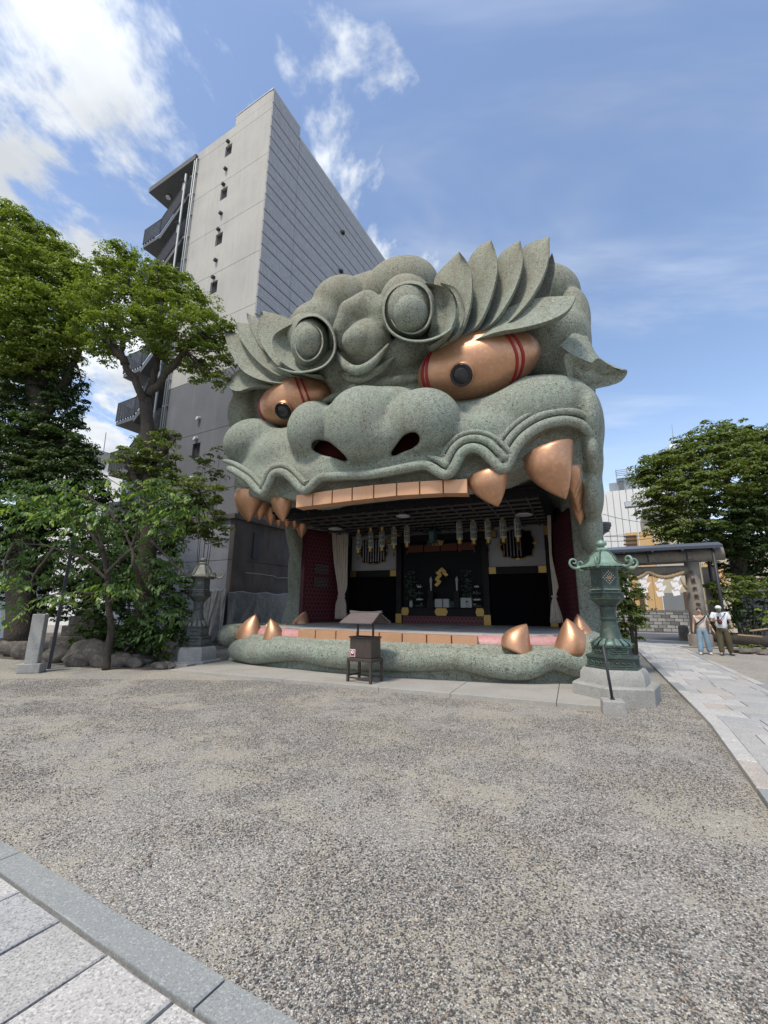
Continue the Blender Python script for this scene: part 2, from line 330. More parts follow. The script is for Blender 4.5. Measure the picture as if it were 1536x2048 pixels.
# gum collars over the fangs
for x,y,rx,h,v in ((500,973,33,34,.78),(566,974,27,30,.3),(972,934,37,36,.18),(1100,885,50,58,.62)):
    PE(x,y,v,rx,h,.5,.08)
# forehead swirl
PE(735,688,-.42,54,52,.62,.04)
PE(714,684,-.82,33,31,.42,.0)
caps([L(x,y,v) for x,y,v in ((682,694,-.52),(684,660,-.62),(702,627,-.62),(735,614,-.58),(760,630,-.55),(764,655,-.55),(746,668,-.62))],[.10,.26,.38,.44,.38,.28,.08],.0)
# temple wrinkles
for P_ in (((1120,684),(1140,682),(1160,695),(1184,722)),((1150,672),(1168,690),(1188,720)),((1157,666),(1176,690),(1194,716))):
    caps([L(x,y,.42) for x,y in P_],.05,.02,'-')
# mouth roof cut flat before the side walls go in
def roofcut():
    s=blk((-7,-3,-.2),(7,9,5.1)); x,y,z=XYZ(s); put(s,(np.maximum(z-np.where(np.abs(x)>4.15,4.98,4.62),1.0-y)+0*x).astype(np.float32),.03,'-')
roofcut()
# side walls of the mouth down to the ground
def jamb(u0,u1,v0,v1):
    s=blk((u0-.6,v0-.6,-.1),(u1+.6,v1+.6,5.6)); x,y,z=XYZ(s)
    wob=.12*np.sin(z*2.1+1)+.10*np.sin(z*1.1)+.25*np.exp(-((z-.9)/.8)**2)-.1
    q=np.maximum(np.abs(x-(u0+u1)/2)-(u1-u0)/2+.2,0)**2+np.maximum(np.abs(y-(v0+v1)/2)-(v1-v0)/2+.2-wob,0)**2
    put(s,(np.sqrt(q)-.2+0*z).astype(np.float32),.35,'+')
jamb(4.78,5.68,3.4,7.6); jamb(-5.75,-4.62,4.1,7.6)
# mane lobes on the right flank
for (x,y,v,r) in ((1196,850,.9,.75),(1200,915,1.1,.6),(1199,985,1.6,.65),(1196,1050,2.6,.7)):
    c=L(x,y,v); ell((c[0]-.2,c[1],c[2]),(r*.45,1.1,r*1.15),.08)
ell((5.2,5.2,6),(.6,2.2,3.6),.3); ell((-5.1,5.2,6),(.6,2.2,3.6),.3)
def foldtube(pts,dw,r,dv,n=10,name='lip_fold'):
    q=bez(pts,4); m=len(q); out=[]
    for i,p in enumerate(q):
        t=q[min(i+1,m-1)]-q[max(i-1,0)]; nrm=np.array([-t[2],0,t[0]]); nrm/=np.linalg.norm(nrm)+1e-6
        if nrm[2]<0: nrm=-nrm
        w_=p+nrm*dw+np.array([0,dv,0]); w_[0]=max(-5.62,min(5.58,w_[0])); out.append(w_)
    MB().tube(out,[r*min(1,min(i,m-1-i)/8+.3) for i in range(m)],n).build(name,M_LION,LION,smooth=True)
_rp=[p.copy() for p in rimp]
for _k,_d in ((-1,.55),(-2,.3),(-3,.12),(0,.45),(1,.2)): _rp[_k][1]+=_d
foldtube(_rp,.05,.118,.05,name='lip_edge',n=14)
foldtube(rimp[0:16],.25,.085,.05); foldtube(rimp[22:41],.28,.09,.04); foldtube(rimp[23:40],.46,.06,.08)
for P_,R_ in ((((674,706,-.75),(690,730,-.82),(715,741,-.85),(745,727,-.8),(778,688,-.68)),(.03,.12,.14,.12,.03)),(((675,741,-.3),(700,757,-.5),(728,757,-.52),(760,739,-.42),(794,710,-.25)),(.03,.11,.13,.11,.03))):
    q=bez([L(*p) for p in P_],6); MB().tube(q,list(np.interp(np.linspace(0,4,len(q)),range(5),R_)),12).build('brow_ridge',M_LION,LION,smooth=True)
# lower jaw: base wall plus the heavy rolling lip
def vb(u): return -.62+1.0*(np.minimum(np.abs(u),5.2)/4.8)**2.6
def jaw():
    s=blk((-5.4,-1.2,-.12),(5.4,7.9,1.4)); x,y,z=XYZ(s)
    pl=np.maximum(vb(x)-.10+.38*z-y,np.abs(x)-4.86)
    d=smax(smax(pl,y-7.6,.1),z-.80,.08); put(s,d.astype(np.float32),.1,'+')
jaw()
def LB(px,py,off=0.0):
    v=0.
    for _ in range(5): v=float(vb(L(px,py,v)[0]))+off
    return L(px,py,v)
ROLL_=[(474,1300,20),(492,1300,24),(515,1304,24),(545,1302,21),(575,1300,19),(605,1301,20),(640,1307,22),(680,1312,23),(725,1316,22),(780,1318,22),(840,1319,20),(890,1317,18),(938,1320,19),(975,1329,22),(1012,1334,24),(1050,1334,24),(1078,1324,22),(1102,1316,19),(1125,1321,20),(1150,1330,21),(1180,1336,22)]
caps(bez([LB(x,y,-.14) for x,y,r in ROLL_],2),list(np.interp(np.linspace(0,1,41),np.linspace(0,1,len(ROLL_)),[r*.0112*(1.12 if x<600 else .86 if x>950 else 1) for x,y,r in ROLL_])),.12)
caps([(-4.95,.35,.72),(-5.0,1.4,.75),(-5.0,2.8,.7),(-5.0,4.2,.7)],[.34,.32,.3,.28],.15)
caps([(5.0,.45,.72),(5.1,1.4,.75),(5.1,2.8,.7),(5.1,3.6,.7)],[.34,.32,.3,.28],.15)
# inner ledge between lip and gum, and the well of the stage
def well():
    s=blk((-4.7,-.6,.6),(4.7,7.0,1.6)); x,y,z=XYZ(s)
    d=np.maximum(np.maximum(vb(x)*.9+.55-y,np.abs(x)-4.35),np.maximum(.80-z,y-3.6)); put(s,d.astype(np.float32),.03,'-')
well()
# keep the room inside the mouth open
def room():
    s=blk((-5.0,-.2,.7),(5.0,7.4,4.75)); x,y,z=XYZ(s)
    lim=np.where(y>4.2,4.80-(y-4.2)*.28,4.9)
    d=np.maximum(np.maximum(np.abs(x)-lim,.75-z),np.maximum(z-4.62,y-6.6)); d=np.maximum(d,1.55-y); put(s,d.astype(np.float32),.05,'-')
room()
def surface_nets():
    f=FLD; neg=f<0; nx,ny,nz=f.shape
    c=np.zeros((nx-1,ny-1,nz-1),np.int8)
    for i in(0,1):
        for j in(0,1):
            for k in(0,1): c+=neg[i:nx-1+i,j:ny-1+j,k:nz-1+k]
    I,J,K=np.nonzero((c>0)&(c<8)); idx=np.full(c.shape,-1,np.int32); idx[I,J,K]=np.arange(len(I))
    acc=np.zeros((len(I),3)); cnt=np.zeros(len(I))
    cor=[(i,j,k) for i in(0,1) for j in(0,1) for k in(0,1)]
    for a in cor:
        for ax in range(3):
            if a[ax]: continue
            b_=list(a); b_[ax]=1
            fa=f[I+a[0],J+a[1],K+a[2]]; fb=f[I+b_[0],J+b_[1],K+b_[2]]; m=(fa<0)!=(fb<0)
            t=np.where(m,fa/np.where(m,fa-fb,1),0)
            p=np.array(a,float)[None,:].repeat(len(I),0); p[:,ax]+=t; acc+=p*m[:,None]; cnt+=m
    P=acc/cnt[:,None]+np.stack([I,J,K],1); V=P*GS+np.array([gu[0],gv[0],gw[0]])
    F=[]
    for ax in range(3):
        sl=[slice(None)]*3; s2=[slice(None)]*3; sl[ax]=slice(0,-1); s2[ax]=slice(1,None)
        A=neg[tuple(sl)]; B=neg[tuple(s2)]; e=np.argwhere(A!=B)
        o1,o2=[q for q in range(3) if q!=ax]; e=e[(e[:,o1]>0)&(e[:,o2]>0)&(e[:,o1]<f.shape[o1]-1)&(e[:,o2]<f.shape[o2]-1)]
        q=[]
        for d1,d2 in((0,0),(1,0),(1,1),(0,1)):
            g=e.copy(); g[:,o1]-=d1; g[:,o2]-=d2; q.append(idx[g[:,0],g[:,1],g[:,2]])
        q=np.stack(q,1); fl=A[e[:,0],e[:,1],e[:,2]]; fl=fl if ax!=1 else ~fl
        q[~fl]=q[~fl][:,::-1]; F.append(q)
    F=np.concatenate(F); F=F[(F>=0).all(1)]
    # light smoothing takes the grid out of the surface
    E=np.concatenate([F[:,[0,1]],F[:,[1,2]],F[:,[2,3]],F[:,[3,0]]]); 
    for _ in range(2):
        s=np.zeros_like(V); n=np.zeros(len(V))
        for k in range(3): s[:,k]=np.bincount(E[:,0],V[E[:,1],k],len(V))+np.bincount(E[:,1],V[E[:,0],k],len(V))
        n=np.bincount(E[:,0],minlength=len(V))+np.bincount(E[:,1],minlength=len(V)); V=V*.5+.5*s/np.maximum(n,1)[:,None]
    # drop the parts nobody can reach from outside: deep interior faces below the floor
    return V,F
_v,_q=surface_nets()
mesh('head_shell',_v,_q,M_LION,LION,True)
del FLD
# ---- eyes
def ellmesh(c,r,rot=0,yaw=0,n=40,m=24):
    v=[];f=[]
    for j in range(m+1):
        th=math.pi*j/m
        for i in range(n):
            ph=2*math.pi*i/n; x=r[0]*math.cos(th); y=r[1]*math.sin(th)*math.cos(ph); z=r[2]*math.sin(th)*math.sin(ph)
            x,y=x*math.cos(yaw)-y*math.sin(yaw),x*math.sin(yaw)+y*math.cos(yaw)
            x,z=x*math.cos(rot)-z*math.sin(rot),x*math.sin(rot)+z*math.cos(rot)
            v.append((c[0]+x,c[1]+y,c[2]+z))
    for j in range(m):
        for i in range(n): f.append((j*n+i,j*n+(i+1)%n,(j+1)*n+(i+1)%n,(j+1)*n+i))
    return v,f
def eye(px,py,v,r,rot,yaw,pup,pr,bands):
    c=L(px,py,v); vv,f=ellmesh(c,r,rot,yaw); e=mesh('eyeball',vv,f,M_COPPER,LION,True)
    def onell(t,ph,s=1.0):   # t along the long axis -1..1, ph around
        x=r[0]*t; q=math.sqrt(max(0,1-t*t)); y=-r[1]*q*math.cos(ph); z=r[2]*q*math.sin(ph); x,y,z=x*s,y*s,z*s
        x,y=x*math.cos(yaw)-y*math.sin(yaw),x*math.sin(yaw)+y*math.cos(yaw)
        x,z=x*math.cos(rot)-z*math.sin(rot),x*math.sin(rot)+z*math.cos(rot); return Vector((c[0]+x,c[1]+y,c[2]+z))
    for t0,t1,bend in bands:
        mb=MB(); rings=[]
        for k in range(33):
            ph=-math.pi*.62+math.pi*1.24*k/32; bow=bend*(math.cos(ph+.55)-.3)
            a=onell(t0+bow,ph,1.004); b=onell(t1+bow,ph,1.004); a2=onell(t0+bow,ph,1.03); b2=onell(t1+bow,ph,1.03); rings.append([tuple(a),tuple(a2),tuple(b2),tuple(b)])
        mb.loft(rings).build('red_band',M_RED,LION,auto=50)
    # pupil: a dark ring with a glass disc, facing out of the eye
    best=min(((onell(t/40,ph/40*math.pi*.5) ) for t in range(-36,37) for ph in range(-36,37)),key=lambda p:(Vector(L(*pup,p.y))-p).length)
    nrm=((best-Vector(c)))
    nl=Vector(((nrm.x)/r[0]**2,(nrm.y)/r[1]**2,(nrm.z)/r[2]**2)).normalized()
    a=nl.cross(Vector((0,0,1))).normalized(); b=a.cross(nl)
    def disc(mb,prof,n=32):
        mb.loft([[tuple(best+(a*math.cos(2*math.pi*i/n)+b*math.sin(2*math.pi*i/n))*rr+nl*h) for i in range(n)] for rr,h in prof])
    m1=MB(); disc(m1,[(pr*1.12,-.1),(pr*1.12,.05),(pr*1.06,.075)]); m1.build('pupil_rim',M_COPPER,LION,auto=40)
    m2=MB(); disc(m2,[(pr,-.1),(pr,.10),(pr*.94,.125),(pr*.72,.115),(pr*.70,.085)]); p=m2.build('pupil',M_PUPIL,LION,auto=40)
    m3=MB(); disc(m3,[(pr*.66,.0),(pr*.66,.10),(pr*.4,.13),(pr*.05,.14)]); m3.build('pupil_glass',M_PGLASS,p,auto=60)
    return e
eye(953,731,.08,(1.60,.80,.87),.085,.05,(925,750),.28,((.37,.40,.34),(.46,.49,.34),(-.66,-.63,-.18),(-.74,-.71,-.18)))
eye(590,804,.32,(1.34,.78,.76),.05,-.06,(568,820),.27,((.30,.34,.32),(.42,.455,.32),(-.76,-.72,-.12),(-.84,-.81,-.12)))
for (x,y,v,r_,) in ((662,905,-.40,(.6,.12,.40)),(809,890,-.42,(.6,.12,.40))):
    vv,f=ellmesh(L(x,y,v),r_,-.35 if x<700 else .45,0,20,12); mesh('nostril',vv,f,M_NOSTRIL,LION,True)
# ---- teeth
def horn(root,tip,w,d,bendv=(0,0,0),name='fang',n=18,m=14,ridge=.0,belly=.12):
    root=np.array(root);tip=np.array(tip);bend=np.array(bendv); ax=tip-root; ln=np.linalg.norm(ax); ax/=ln
    a=np.array([1.,0,0]); a-=a@ax*ax; a/=np.linalg.norm(a); b=np.cross(ax,a); mb=MB(); rings=[]
    for j in range(m+1):
        t=j/m; sc=(1-t**1.85)**.82*(1+.05*math.sin(math.pi*t)) if t<1 else .0; sc=max(sc,.03)
        c=root+(tip-root)*t+bend*math.sin(math.pi*t); rings.append([tuple(c+a*w*sc*math.cos(q)+b*d*sc*math.sin(q)*(1+ridge*max(0,-math.sin(q))**8)) for q in [2*math.pi*i/n for i in range(n)]])
    mb.loft(rings); return mb.build(name,M_COPPER,LION,smooth=True)
def P2(a,b,v,v2=None): return L(*a,v),L(*b,v if v2 is None else v2)
# upper fangs (root, tip, half width)
horn(*P2((503,980),(497,1044),.30,.35),.52,.42,(-.04,-.05,0)); horn(*P2((566,985),(566,1044),-.0,.0),.36,.32,(0,-.06,0))
horn(*P2((975,946),(996,1013),-.35,-.30),.48,.38,(-.03,-.1,0)); horn(*P2((1096,900),(1131,998),-.05,-.0),.56,.50,(-.10,-.1,.0))
# upper front teeth: flat copper blocks following the curve of the gum
def blocks(xs,top,bot,v_off,fun,name,h_extra=0):
    for i in range(len(xs)-1):
        x0,x1=xs[i]+.7,xs[i+1]-.7; t0=np.interp(x0,*top); t1=np.interp(x1,*top); b0=np.interp(x0,*bot); b1=np.interp(x1,*bot)
        q=[fun(x0,b0,v_off),fun(x1,b1,v_off),fun(x1,t1,v_off),fun(x0,t0,v_off)]
        v=np.mean([p[1] for p in q]); n=np.array([-(q[1]-q[0])[1],(q[1]-q[0])[0],0]); n/=np.linalg.norm(n)
        q[3][0]=q[0][0]; q[2][0]=q[1][0]; q[2][1]=q[1][1]; q[3][1]=q[0][1]
        back=[p+n*.32 for p in q]; cen=sum(q)/4; fr=[cen+(p-cen)*.965-n*.03 for p in q]
        mb=MB(); mb.add(back+q+fr,[(3,2,1,0),(0,1,5,4),(1,2,6,5),(2,3,7,6),(3,0,4,7),(4,5,9,8),(5,6,10,9),(6,7,11,10),(7,4,8,11),(8,9,10,11)]); mb.build(name,M_COPPER2,LION)
blocks([592,626,665,705,748,794,840,887,936],([592,640,700,760,840,936],[991,984,976,969,963,958]),([592,705,794,887,936],[1016,1002,992,987,987]),.22,LF,'front_tooth')
blocks([595,631,672,714,759,805,854,904,957],([595,714,854,957],[1259,1263,1269,1273]),([595,714,854,957],[1292,1296,1302,1308]),.32,LB,'front_tooth')
# lower fangs
horn(*P2((497,1284),(511,1229),.45,.55),.42,.34,(-.05,0,0)); horn(*P2((546,1288),(541,1237),.1,.05),.30,.3,(.05,0,0))
horn(*P2((1033,1306),(1053,1248),.0,.1),.345,.32,(-.08,0,.03)); horn(*P2((1140,1308),(1134,1237),.35,.35),.36,.36,(.07,0,0))
def LUf(px,py,u):
    d=ray(px,py); cu=float((_C-LO)@LU_); t=(u-cu)/(d@LU_); p=_C+d*t-LO; return np.array([u,p@LV_,p[2]])
# rows of side teeth, upper and lower
for i in range(6):
    t=i/5; x=(519,541,557,573,589,603)[i]; yt=(1041,1051,1055,1058,1060,1077)[i]; tip=LUf(x,yt,-4.35); a=tip+np.array([0,-.02,.62+(.2 if i==5 else 0)]); horn(a,tip,.27,.30,name='side_tooth',m=9,n=14,belly=.3)
    if i<5: q=((1146,988),(1150,1000),(1154,1014),(1157,1026),(1160,1050))[i]; tip=L(q[0],q[1],.30+.30*i); horn(tip+np.array([.02,-.05,.62+.1*(i==4)]),tip,.20,.30,name='side_tooth',m=9,n=14)
for x,y,h in ((534,1262,20),(572,1252,9),(590,1250,9)):
    a=L(x,y,1.1+(x-534)*.03); horn(a-np.array([0,0,.3]),a+np.array([0,0,h*.012]),.26,.22,name='side_tooth',m=9,n=14)
a=L(597,1254,3.5); horn(a-np.array([0,0,.1]),L(612,1222,3.6),.34,.3,name='side_tooth',m=10,n=14)
for x,y,x2,y2,v in ((1170,1300,1155,1228,1.4),(1178,1303,1168,1258,.9)):
    horn(L(x,y,v),L(x2,y2,v),.3,.3,name='side_tooth',m=10,n=14)
# pink gum bank behind the lower teeth
mb=MB(); pts=[]
for u in np.linspace(-4.45,4.45,41): pts.append((u,float(vb(u))+.70,.74))
mb.tube([(-4.5,3.6,.74),(-4.5,2.2,.74)]+pts+[(4.5,2.2,.74),(4.5,3.6,.74)],.24,10); mb.build('gum',M_GUM,LION,smooth=True)
# ---- eyebrow flames: curved leaves with a crisp forward edge
def leaf(name,left,right,vl,vr,bulge=.13,th=.34,nn=22,mm=9,vt=-.42,wide=1.0):
    """left/right outlines from root to tip as sight lines; vl,vr = depth of both edges at (root,tip)"""
    Lp=bez(left,8); Rp=bez(right,8)
    def samp(P,t):
        P=np.array(P); d=np.concatenate([[0],np.cumsum(np.linalg.norm(np.diff(P,axis=0),axis=1))]); d/=d[-1]; return np.array([np.interp(t,d,P[:,0]),np.interp(t,d,P[:,1])])
    fr=[];bk=[]
    for i in range(nn+1):
        t=i/nn; a=samp(Lp,t); b=samp(Rp,t); va=vl[0]+(vl[1]-vl[0])*t; vb_=vr[0]+(vr[1]-vr[0])*t
        for j in range(mm+1):
            s=j/mm; p=a+(b-a)*(s-(1-s)*.28*math.sin(math.pi*min(1,t*1.15))*wide); v=vt*min(1,t*3.2)+va+(vb_-va)*s+bulge*min(1,t*4+.2)*math.sin(math.pi*s)*math.sin(math.pi*min(1,t+.15))
            e=min(1,4*s*(1-s)+.25)*min(1,(1-t)*5+.15)
            fr.append(L(p[0],p[1],v)); q=L(p[0],p[1],v); bk.append(q+np.array([0,th*e+.05,0]))
    n1=(nn+1)*(mm+1); w=mm+1; f=[]
    for i in range(nn):
        for j in range(mm):
            a=i*w+j; f.append((a,a+1,a+w+1,a+w)); f.append((n1+a,n1+a+w,n1+a+w+1,n1+a+1))
    for i in range(nn): a=i*w; f.append((a,a+w,n1+a+w,n1+a)); a=i*w+mm; f.append((a,n1+a,n1+a+w,a+w))
    for j in range(mm): a=j; f.append((a,n1+a,n1+a+1,a+1)); a=nn*w+j; f.append((a,a+1,n1+a+1,n1+a))
    o=mesh(name,fr+bk,f,M_LION,LION); me=o.data; me.polygons.foreach_set('use_smooth',[True]*len(me.polygons)); sharp_by_angle(me,48); return o
T=.55
RL=[ # right brow, from the curl outward
 ([(878,676),(870,640),(872,590),(868,560),(885,535),(918,503)],[(900,676),(925,655),(940,610),(944,565),(938,530),(918,503)],(.25,.45),(-.75,-.1)),
 ([(900,676),(930,640),(943,580),(943,530),(955,495),(982,480)],[(918,676),(955,650),(978,605),(993,550),(993,510),(982,480)],(.15,.55),(-.55,.0)),
 ([(918,676),(965,640),(988,580),(996,530),(1010,500),(1040,480)],[(938,676),(985,645),(1018,600),(1040,550),(1046,510),(1040,480)],(.15,.6),(-.45,.1)),
 ([(935,676),(1000,635),(1030,580),(1040,530),(1055,490),(1099,473)],[(950,678),(1010,650),(1055,605),(1085,555),(1098,510),(1099,473)],(.2,.65),(-.35,.15)),
 ([(960,680),(1030,640),(1060,600),(1080,560),(1092,530),(1104,505)],[(990,680),(1060,635),(1095,600),(1105,560),(1110,530),(1104,505)],(.6,.9),(.45,.7)),
 ([(925,680),(1000,625),(1050,602),(1090,594),(1125,592),(1152,592)],[(925,690),(990,665),(1050,654),(1105,638),(1138,618),(1152,592)],(.0,.2),(-.6,-.15)),
]
for i,(l,r,a,b) in reversed(list(enumerate(RL))): leaf('brow_flame',l,r,a,b,wide=0 if i in (0,5) else 1)
LL=[ # left brow
 ([(600,755),(560,735),(525,700),(503,660),(495,640),(493,625)],[(600,750),(568,728),(545,695),(533,660),(520,640),(493,625)],(.1,.35),(.35,.6)),
 ([(610,758),(575,745),(540,715),(518,675),(515,645),(522,621)],[(612,740),(585,715),(580,680),(588,655),(575,635),(522,621)],(-.3,.1),(.0,.35)),
 ([(590,762),(545,745),(508,715),(482,680),(474,660),(470,644)],[(595,755),(560,735),(530,700),(510,660),(500,648),(470,644)],(-.3,.1),(.15,.5)),
 ([(580,768),(530,762),(490,745),(466,715),(455,690),(447,660)],[(590,762),(550,748),(512,718),(488,685),(478,668),(447,660)],(-.35,.05),(.0,.4)),
 ([(575,775),(530,772),(500,775),(478,782),(462,778),(452,764)],[(578,768),(540,760),(510,750),(485,738),(470,745),(452,764)],(-.15,.25),(.2,.5)),
]
for i,(l,r,a,b) in enumerate(LL): leaf('brow_flame',l,r,a,b,bulge=.1,wide=0)
# ---- spiral curls
def scroll(path,v0,v1,th=.1,name='brow_curl',flare=.10,vshift=None):
    P=bez(path,6); n=len(P); v=[];c=np.mean(P,axis=0)
    rings=[]
    for i,p in enumerate(P):
        t=P[min(i+1,n-1)]-P[max(i-1,0)]; nr=np.array([-t[1],t[0]]); nr/=np.linalg.norm(nr)+1e-6
        if nr@(p-c)<0: nr=-nr
        vs=vshift(i/(n-1)) if vshift else 0; e=max(.25,min(1,(n-1-i)/6+.3))*min(1,i/5+.3)
        w=th*70*.5*e
        a=p+nr*w*.4; b=p-nr*w*.4; a2=p+nr*w*1.6; b2=p-nr*w*1.0
        rings.append([L(*a,v0+vs),L(*(p+nr*w*1.3),v0+vs+.12),L(*a2,v1),L(*b2,v1),L(*(p-nr*w*.9),v0+vs+.12),L(*b,v0+vs)])
    mb=MB(); mb.loft([[tuple(q) for q in r] for r in rings]); return mb.build(name,M_LION,LION,auto=50)
scroll([(905,655),(880,672),(845,682),(808,678),(780,660),(768,630),(772,597),(790,575),(818,566),(845,573),(860,595),(862,628),(850,655),(826,667),(800,660),(784,642),(780,617),(791,599),(812,594),(830,600)],-1.35,.1,.08,vshift=lambda t:-.1+.35*t)
vv,f=ellmesh(L(822,631,-1.15),(.44,.5,.47)); mesh('curl_ball',vv,f,M_LION,LION,True)
# bowl of the curl
vv,f=ellmesh(L(818,622,-.75),(.72,.62,.78)); mesh('curl_bowl',vv,f,M_LION,LION,True)
scroll([(556,735),(585,744),(620,742),(650,730),(668,705),(668,675),(655,648),(632,632),(605,636),(590,655),(588,685),(598,712),(615,722),(634,712),(645,690),(642,665),(628,652),(611,662),(602,680)],-1.2,.2,.075,vshift=lambda t:-.05+.3*t)
vv,f=ellmesh(L(621,684,-.95),(.33,.42,.46)); mesh('curl_ball',vv,f,M_LION,LION,True)
vv,f=ellmesh(L(620,687,-.6),(.58,.56,.76)); mesh('curl_bowl',vv,f,M_LION,LION,True)
leaf('brow_flame',[(640,750),(600,745),(565,725),(547,700),(548,670),(583,648)],[(645,745),(625,735),(605,715),(592,690),(586,668),(583,648)],(-.75,-.35),(-.2,.1),bulge=.2,wide=0)
leaf('brow_flame',[(850,690),(862,650),(868,610),(862,580),(855,572),(850,565)],[(860,692),(893,668),(910,635),(908,600),(890,575),(850,565)],(-.3,-.2),(-.85,-.5),bulge=.22,wide=0)
leaf('brow_flame',[(870,694),(900,660),(915,630),(913,600),(900,578),(880,565)],[(880,695),(912,668),(928,635),(925,600),(910,575),(880,565)],(-.5,-.2),(-.6,-.25),bulge=.1,wide=0)
# ---- ear
def ear():
    out=[(1129,712),(1134,706),(1141,707),(1160,717),(1181,726),(1196,716),(1214,727),(1226,733),(1235,740),(1252,739),(1254,748),(1243,762),(1225,770),(1198,776),(1174,784),(1160,790),(1147,776),(1134,748)]
    P=bez(out+[out[0]],3)[:-1]; n=len(P); fr=[];bk=[]
    for p in P:
        t=(p[0]-1129)/125; v=-.45+1.0*t+(p[1]-712)/75*.75*(1-.5*t); fr.append(L(p[0],p[1],v)); bk.append(L(p[0]-2*0,p[1],v)+np.array([-.02,.22,.10]))
    c=L(1165,750,.2); c2=L(1172,745,.5)
    mid=[f_*.55+c*.45+np.array([0,.18,.02]) for f_ in fr]
    v=fr+bk+mid+[c,c2+np.array([0,.5,.1])]; f=[]
    for i in range(n):
        j=(i+1)%n; f+=[(i,n+i,n+j,j),(i,j,2*n+j,2*n+i),(2*n+i,2*n+j,3*n),(n+j,n+i,3*n+1)]
    o=mesh('ear',v,f,M_LION,LION); o.data.polygons.foreach_set('use_smooth',[True]*len(o.data.polygons)); sharp_by_angle(o.data,40)
ear()
def ear_root():
    mb=MB(); rings=[]
    top=[(1172,668),(1183,690),(1198,714),(1222,728),(1246,738)]; bot=[(1120,690),(1140,706),(1178,724),(1212,730),(1250,742)]
    A=bez(top,6);B=bez(bot,6)
    for i,(a,b) in enumerate(zip(A,B)):
        t=i/(len(A)-1); v=-.2+.9*t+.5*(1-t)**3; p=L(*a,v+.45); q=L(*b,v-.12); m=(p+q)/2+np.array([.0,-.12*(1-t),.10*(1-t)]); bk=(p+q)/2+np.array([0,.5*(1-t)+.05,0])
        rings.append([tuple(q),tuple(m),tuple(p),tuple(bk)])
    mb.loft(rings); mb.build('ear_top',M_LION,LION,auto=60)
ear_root()
# ---------------------------------------------------------------- the room inside the mouth
def hexwall(m,nt,b,N,Lk,co):
    v=N('ShaderNodeTexVoronoi'); v.feature='DISTANCE_TO_EDGE'; v.inputs['Scale'].default_value=9; v.inputs['Randomness'].default_value=.12
    uvn=N('ShaderNodeMapping'); uvn.inputs['Scale'].default_value=(1,1,1); Lk(co,uvn.inputs[0]); Lk(uvn.outputs[0],v.inputs[0])
    r=N('ShaderNodeValToRGB'); Lk(v.outputs['Distance'],r.inputs[0]); e=r.color_ramp.elements; e[0].position=.06; e[0].color=(.30,.10,.12,1); e[1].position=.14; e[1].color=(.10,.008,.018,1); Lk(r.outputs[0],b.inputs['Base Color'])
M_HEX=mat('dark_pink_wall',(.065,.006,.016),.6,noise=[(4,.4,(.045,.005,.011),3)])
M_HEXL=mat('pink_hexagon_edge',(.15,.045,.056),.6)
M_BLACK=mat('black_lacquer',(.006,.006,.008),.6,spec=.2,noise=[(3,.4,(.014,.012,.014),3)])
M_BLACK2=mat('black_door',(.003,.003,.004),.9,spec=.1)
M_GOLD=mat('gilt_fitting',(.30,.21,.07),.42,.8,noise=[(18,.6,(.25,.16,.05),4)],bump=(40,.4,.005))
M_WHITEP=mat('white_plaster',(.27,.27,.285),.85,noise=[(3,.25,(.23,.23,.24),4)])
M_FLOORS=mat('stage_floor',(.42,.42,.41),.45,noise=[(1.1,.8,(.22,.225,.23),2,.53,.58,(1,2.6,1)),(9,.3,(.45,.45,.44),3)])
M_CURT=mat('cream_curtain',(.46,.40,.34),.85,noise=[(5,.3,(.38,.33,.28),3)])
M_GLASSD=mat('dark_glass',(.004,.006,.007),.55,spec=.12)
M_PAPER=mat('lantern_paper',(.36,.38,.34),.75,noise=[(25,.3,(.29,.31,.28),2)])
M_INK=mat('black_ink',(.01,.01,.01),.7)
M_STEEL=mat('lamp_steel',(.75,.76,.78),.3,.6)
M_VERD=mat('dark_verdigris',(.03,.07,.065),.55,.4)
ROOM_H=4.58; FW=1.0; BV=6.05
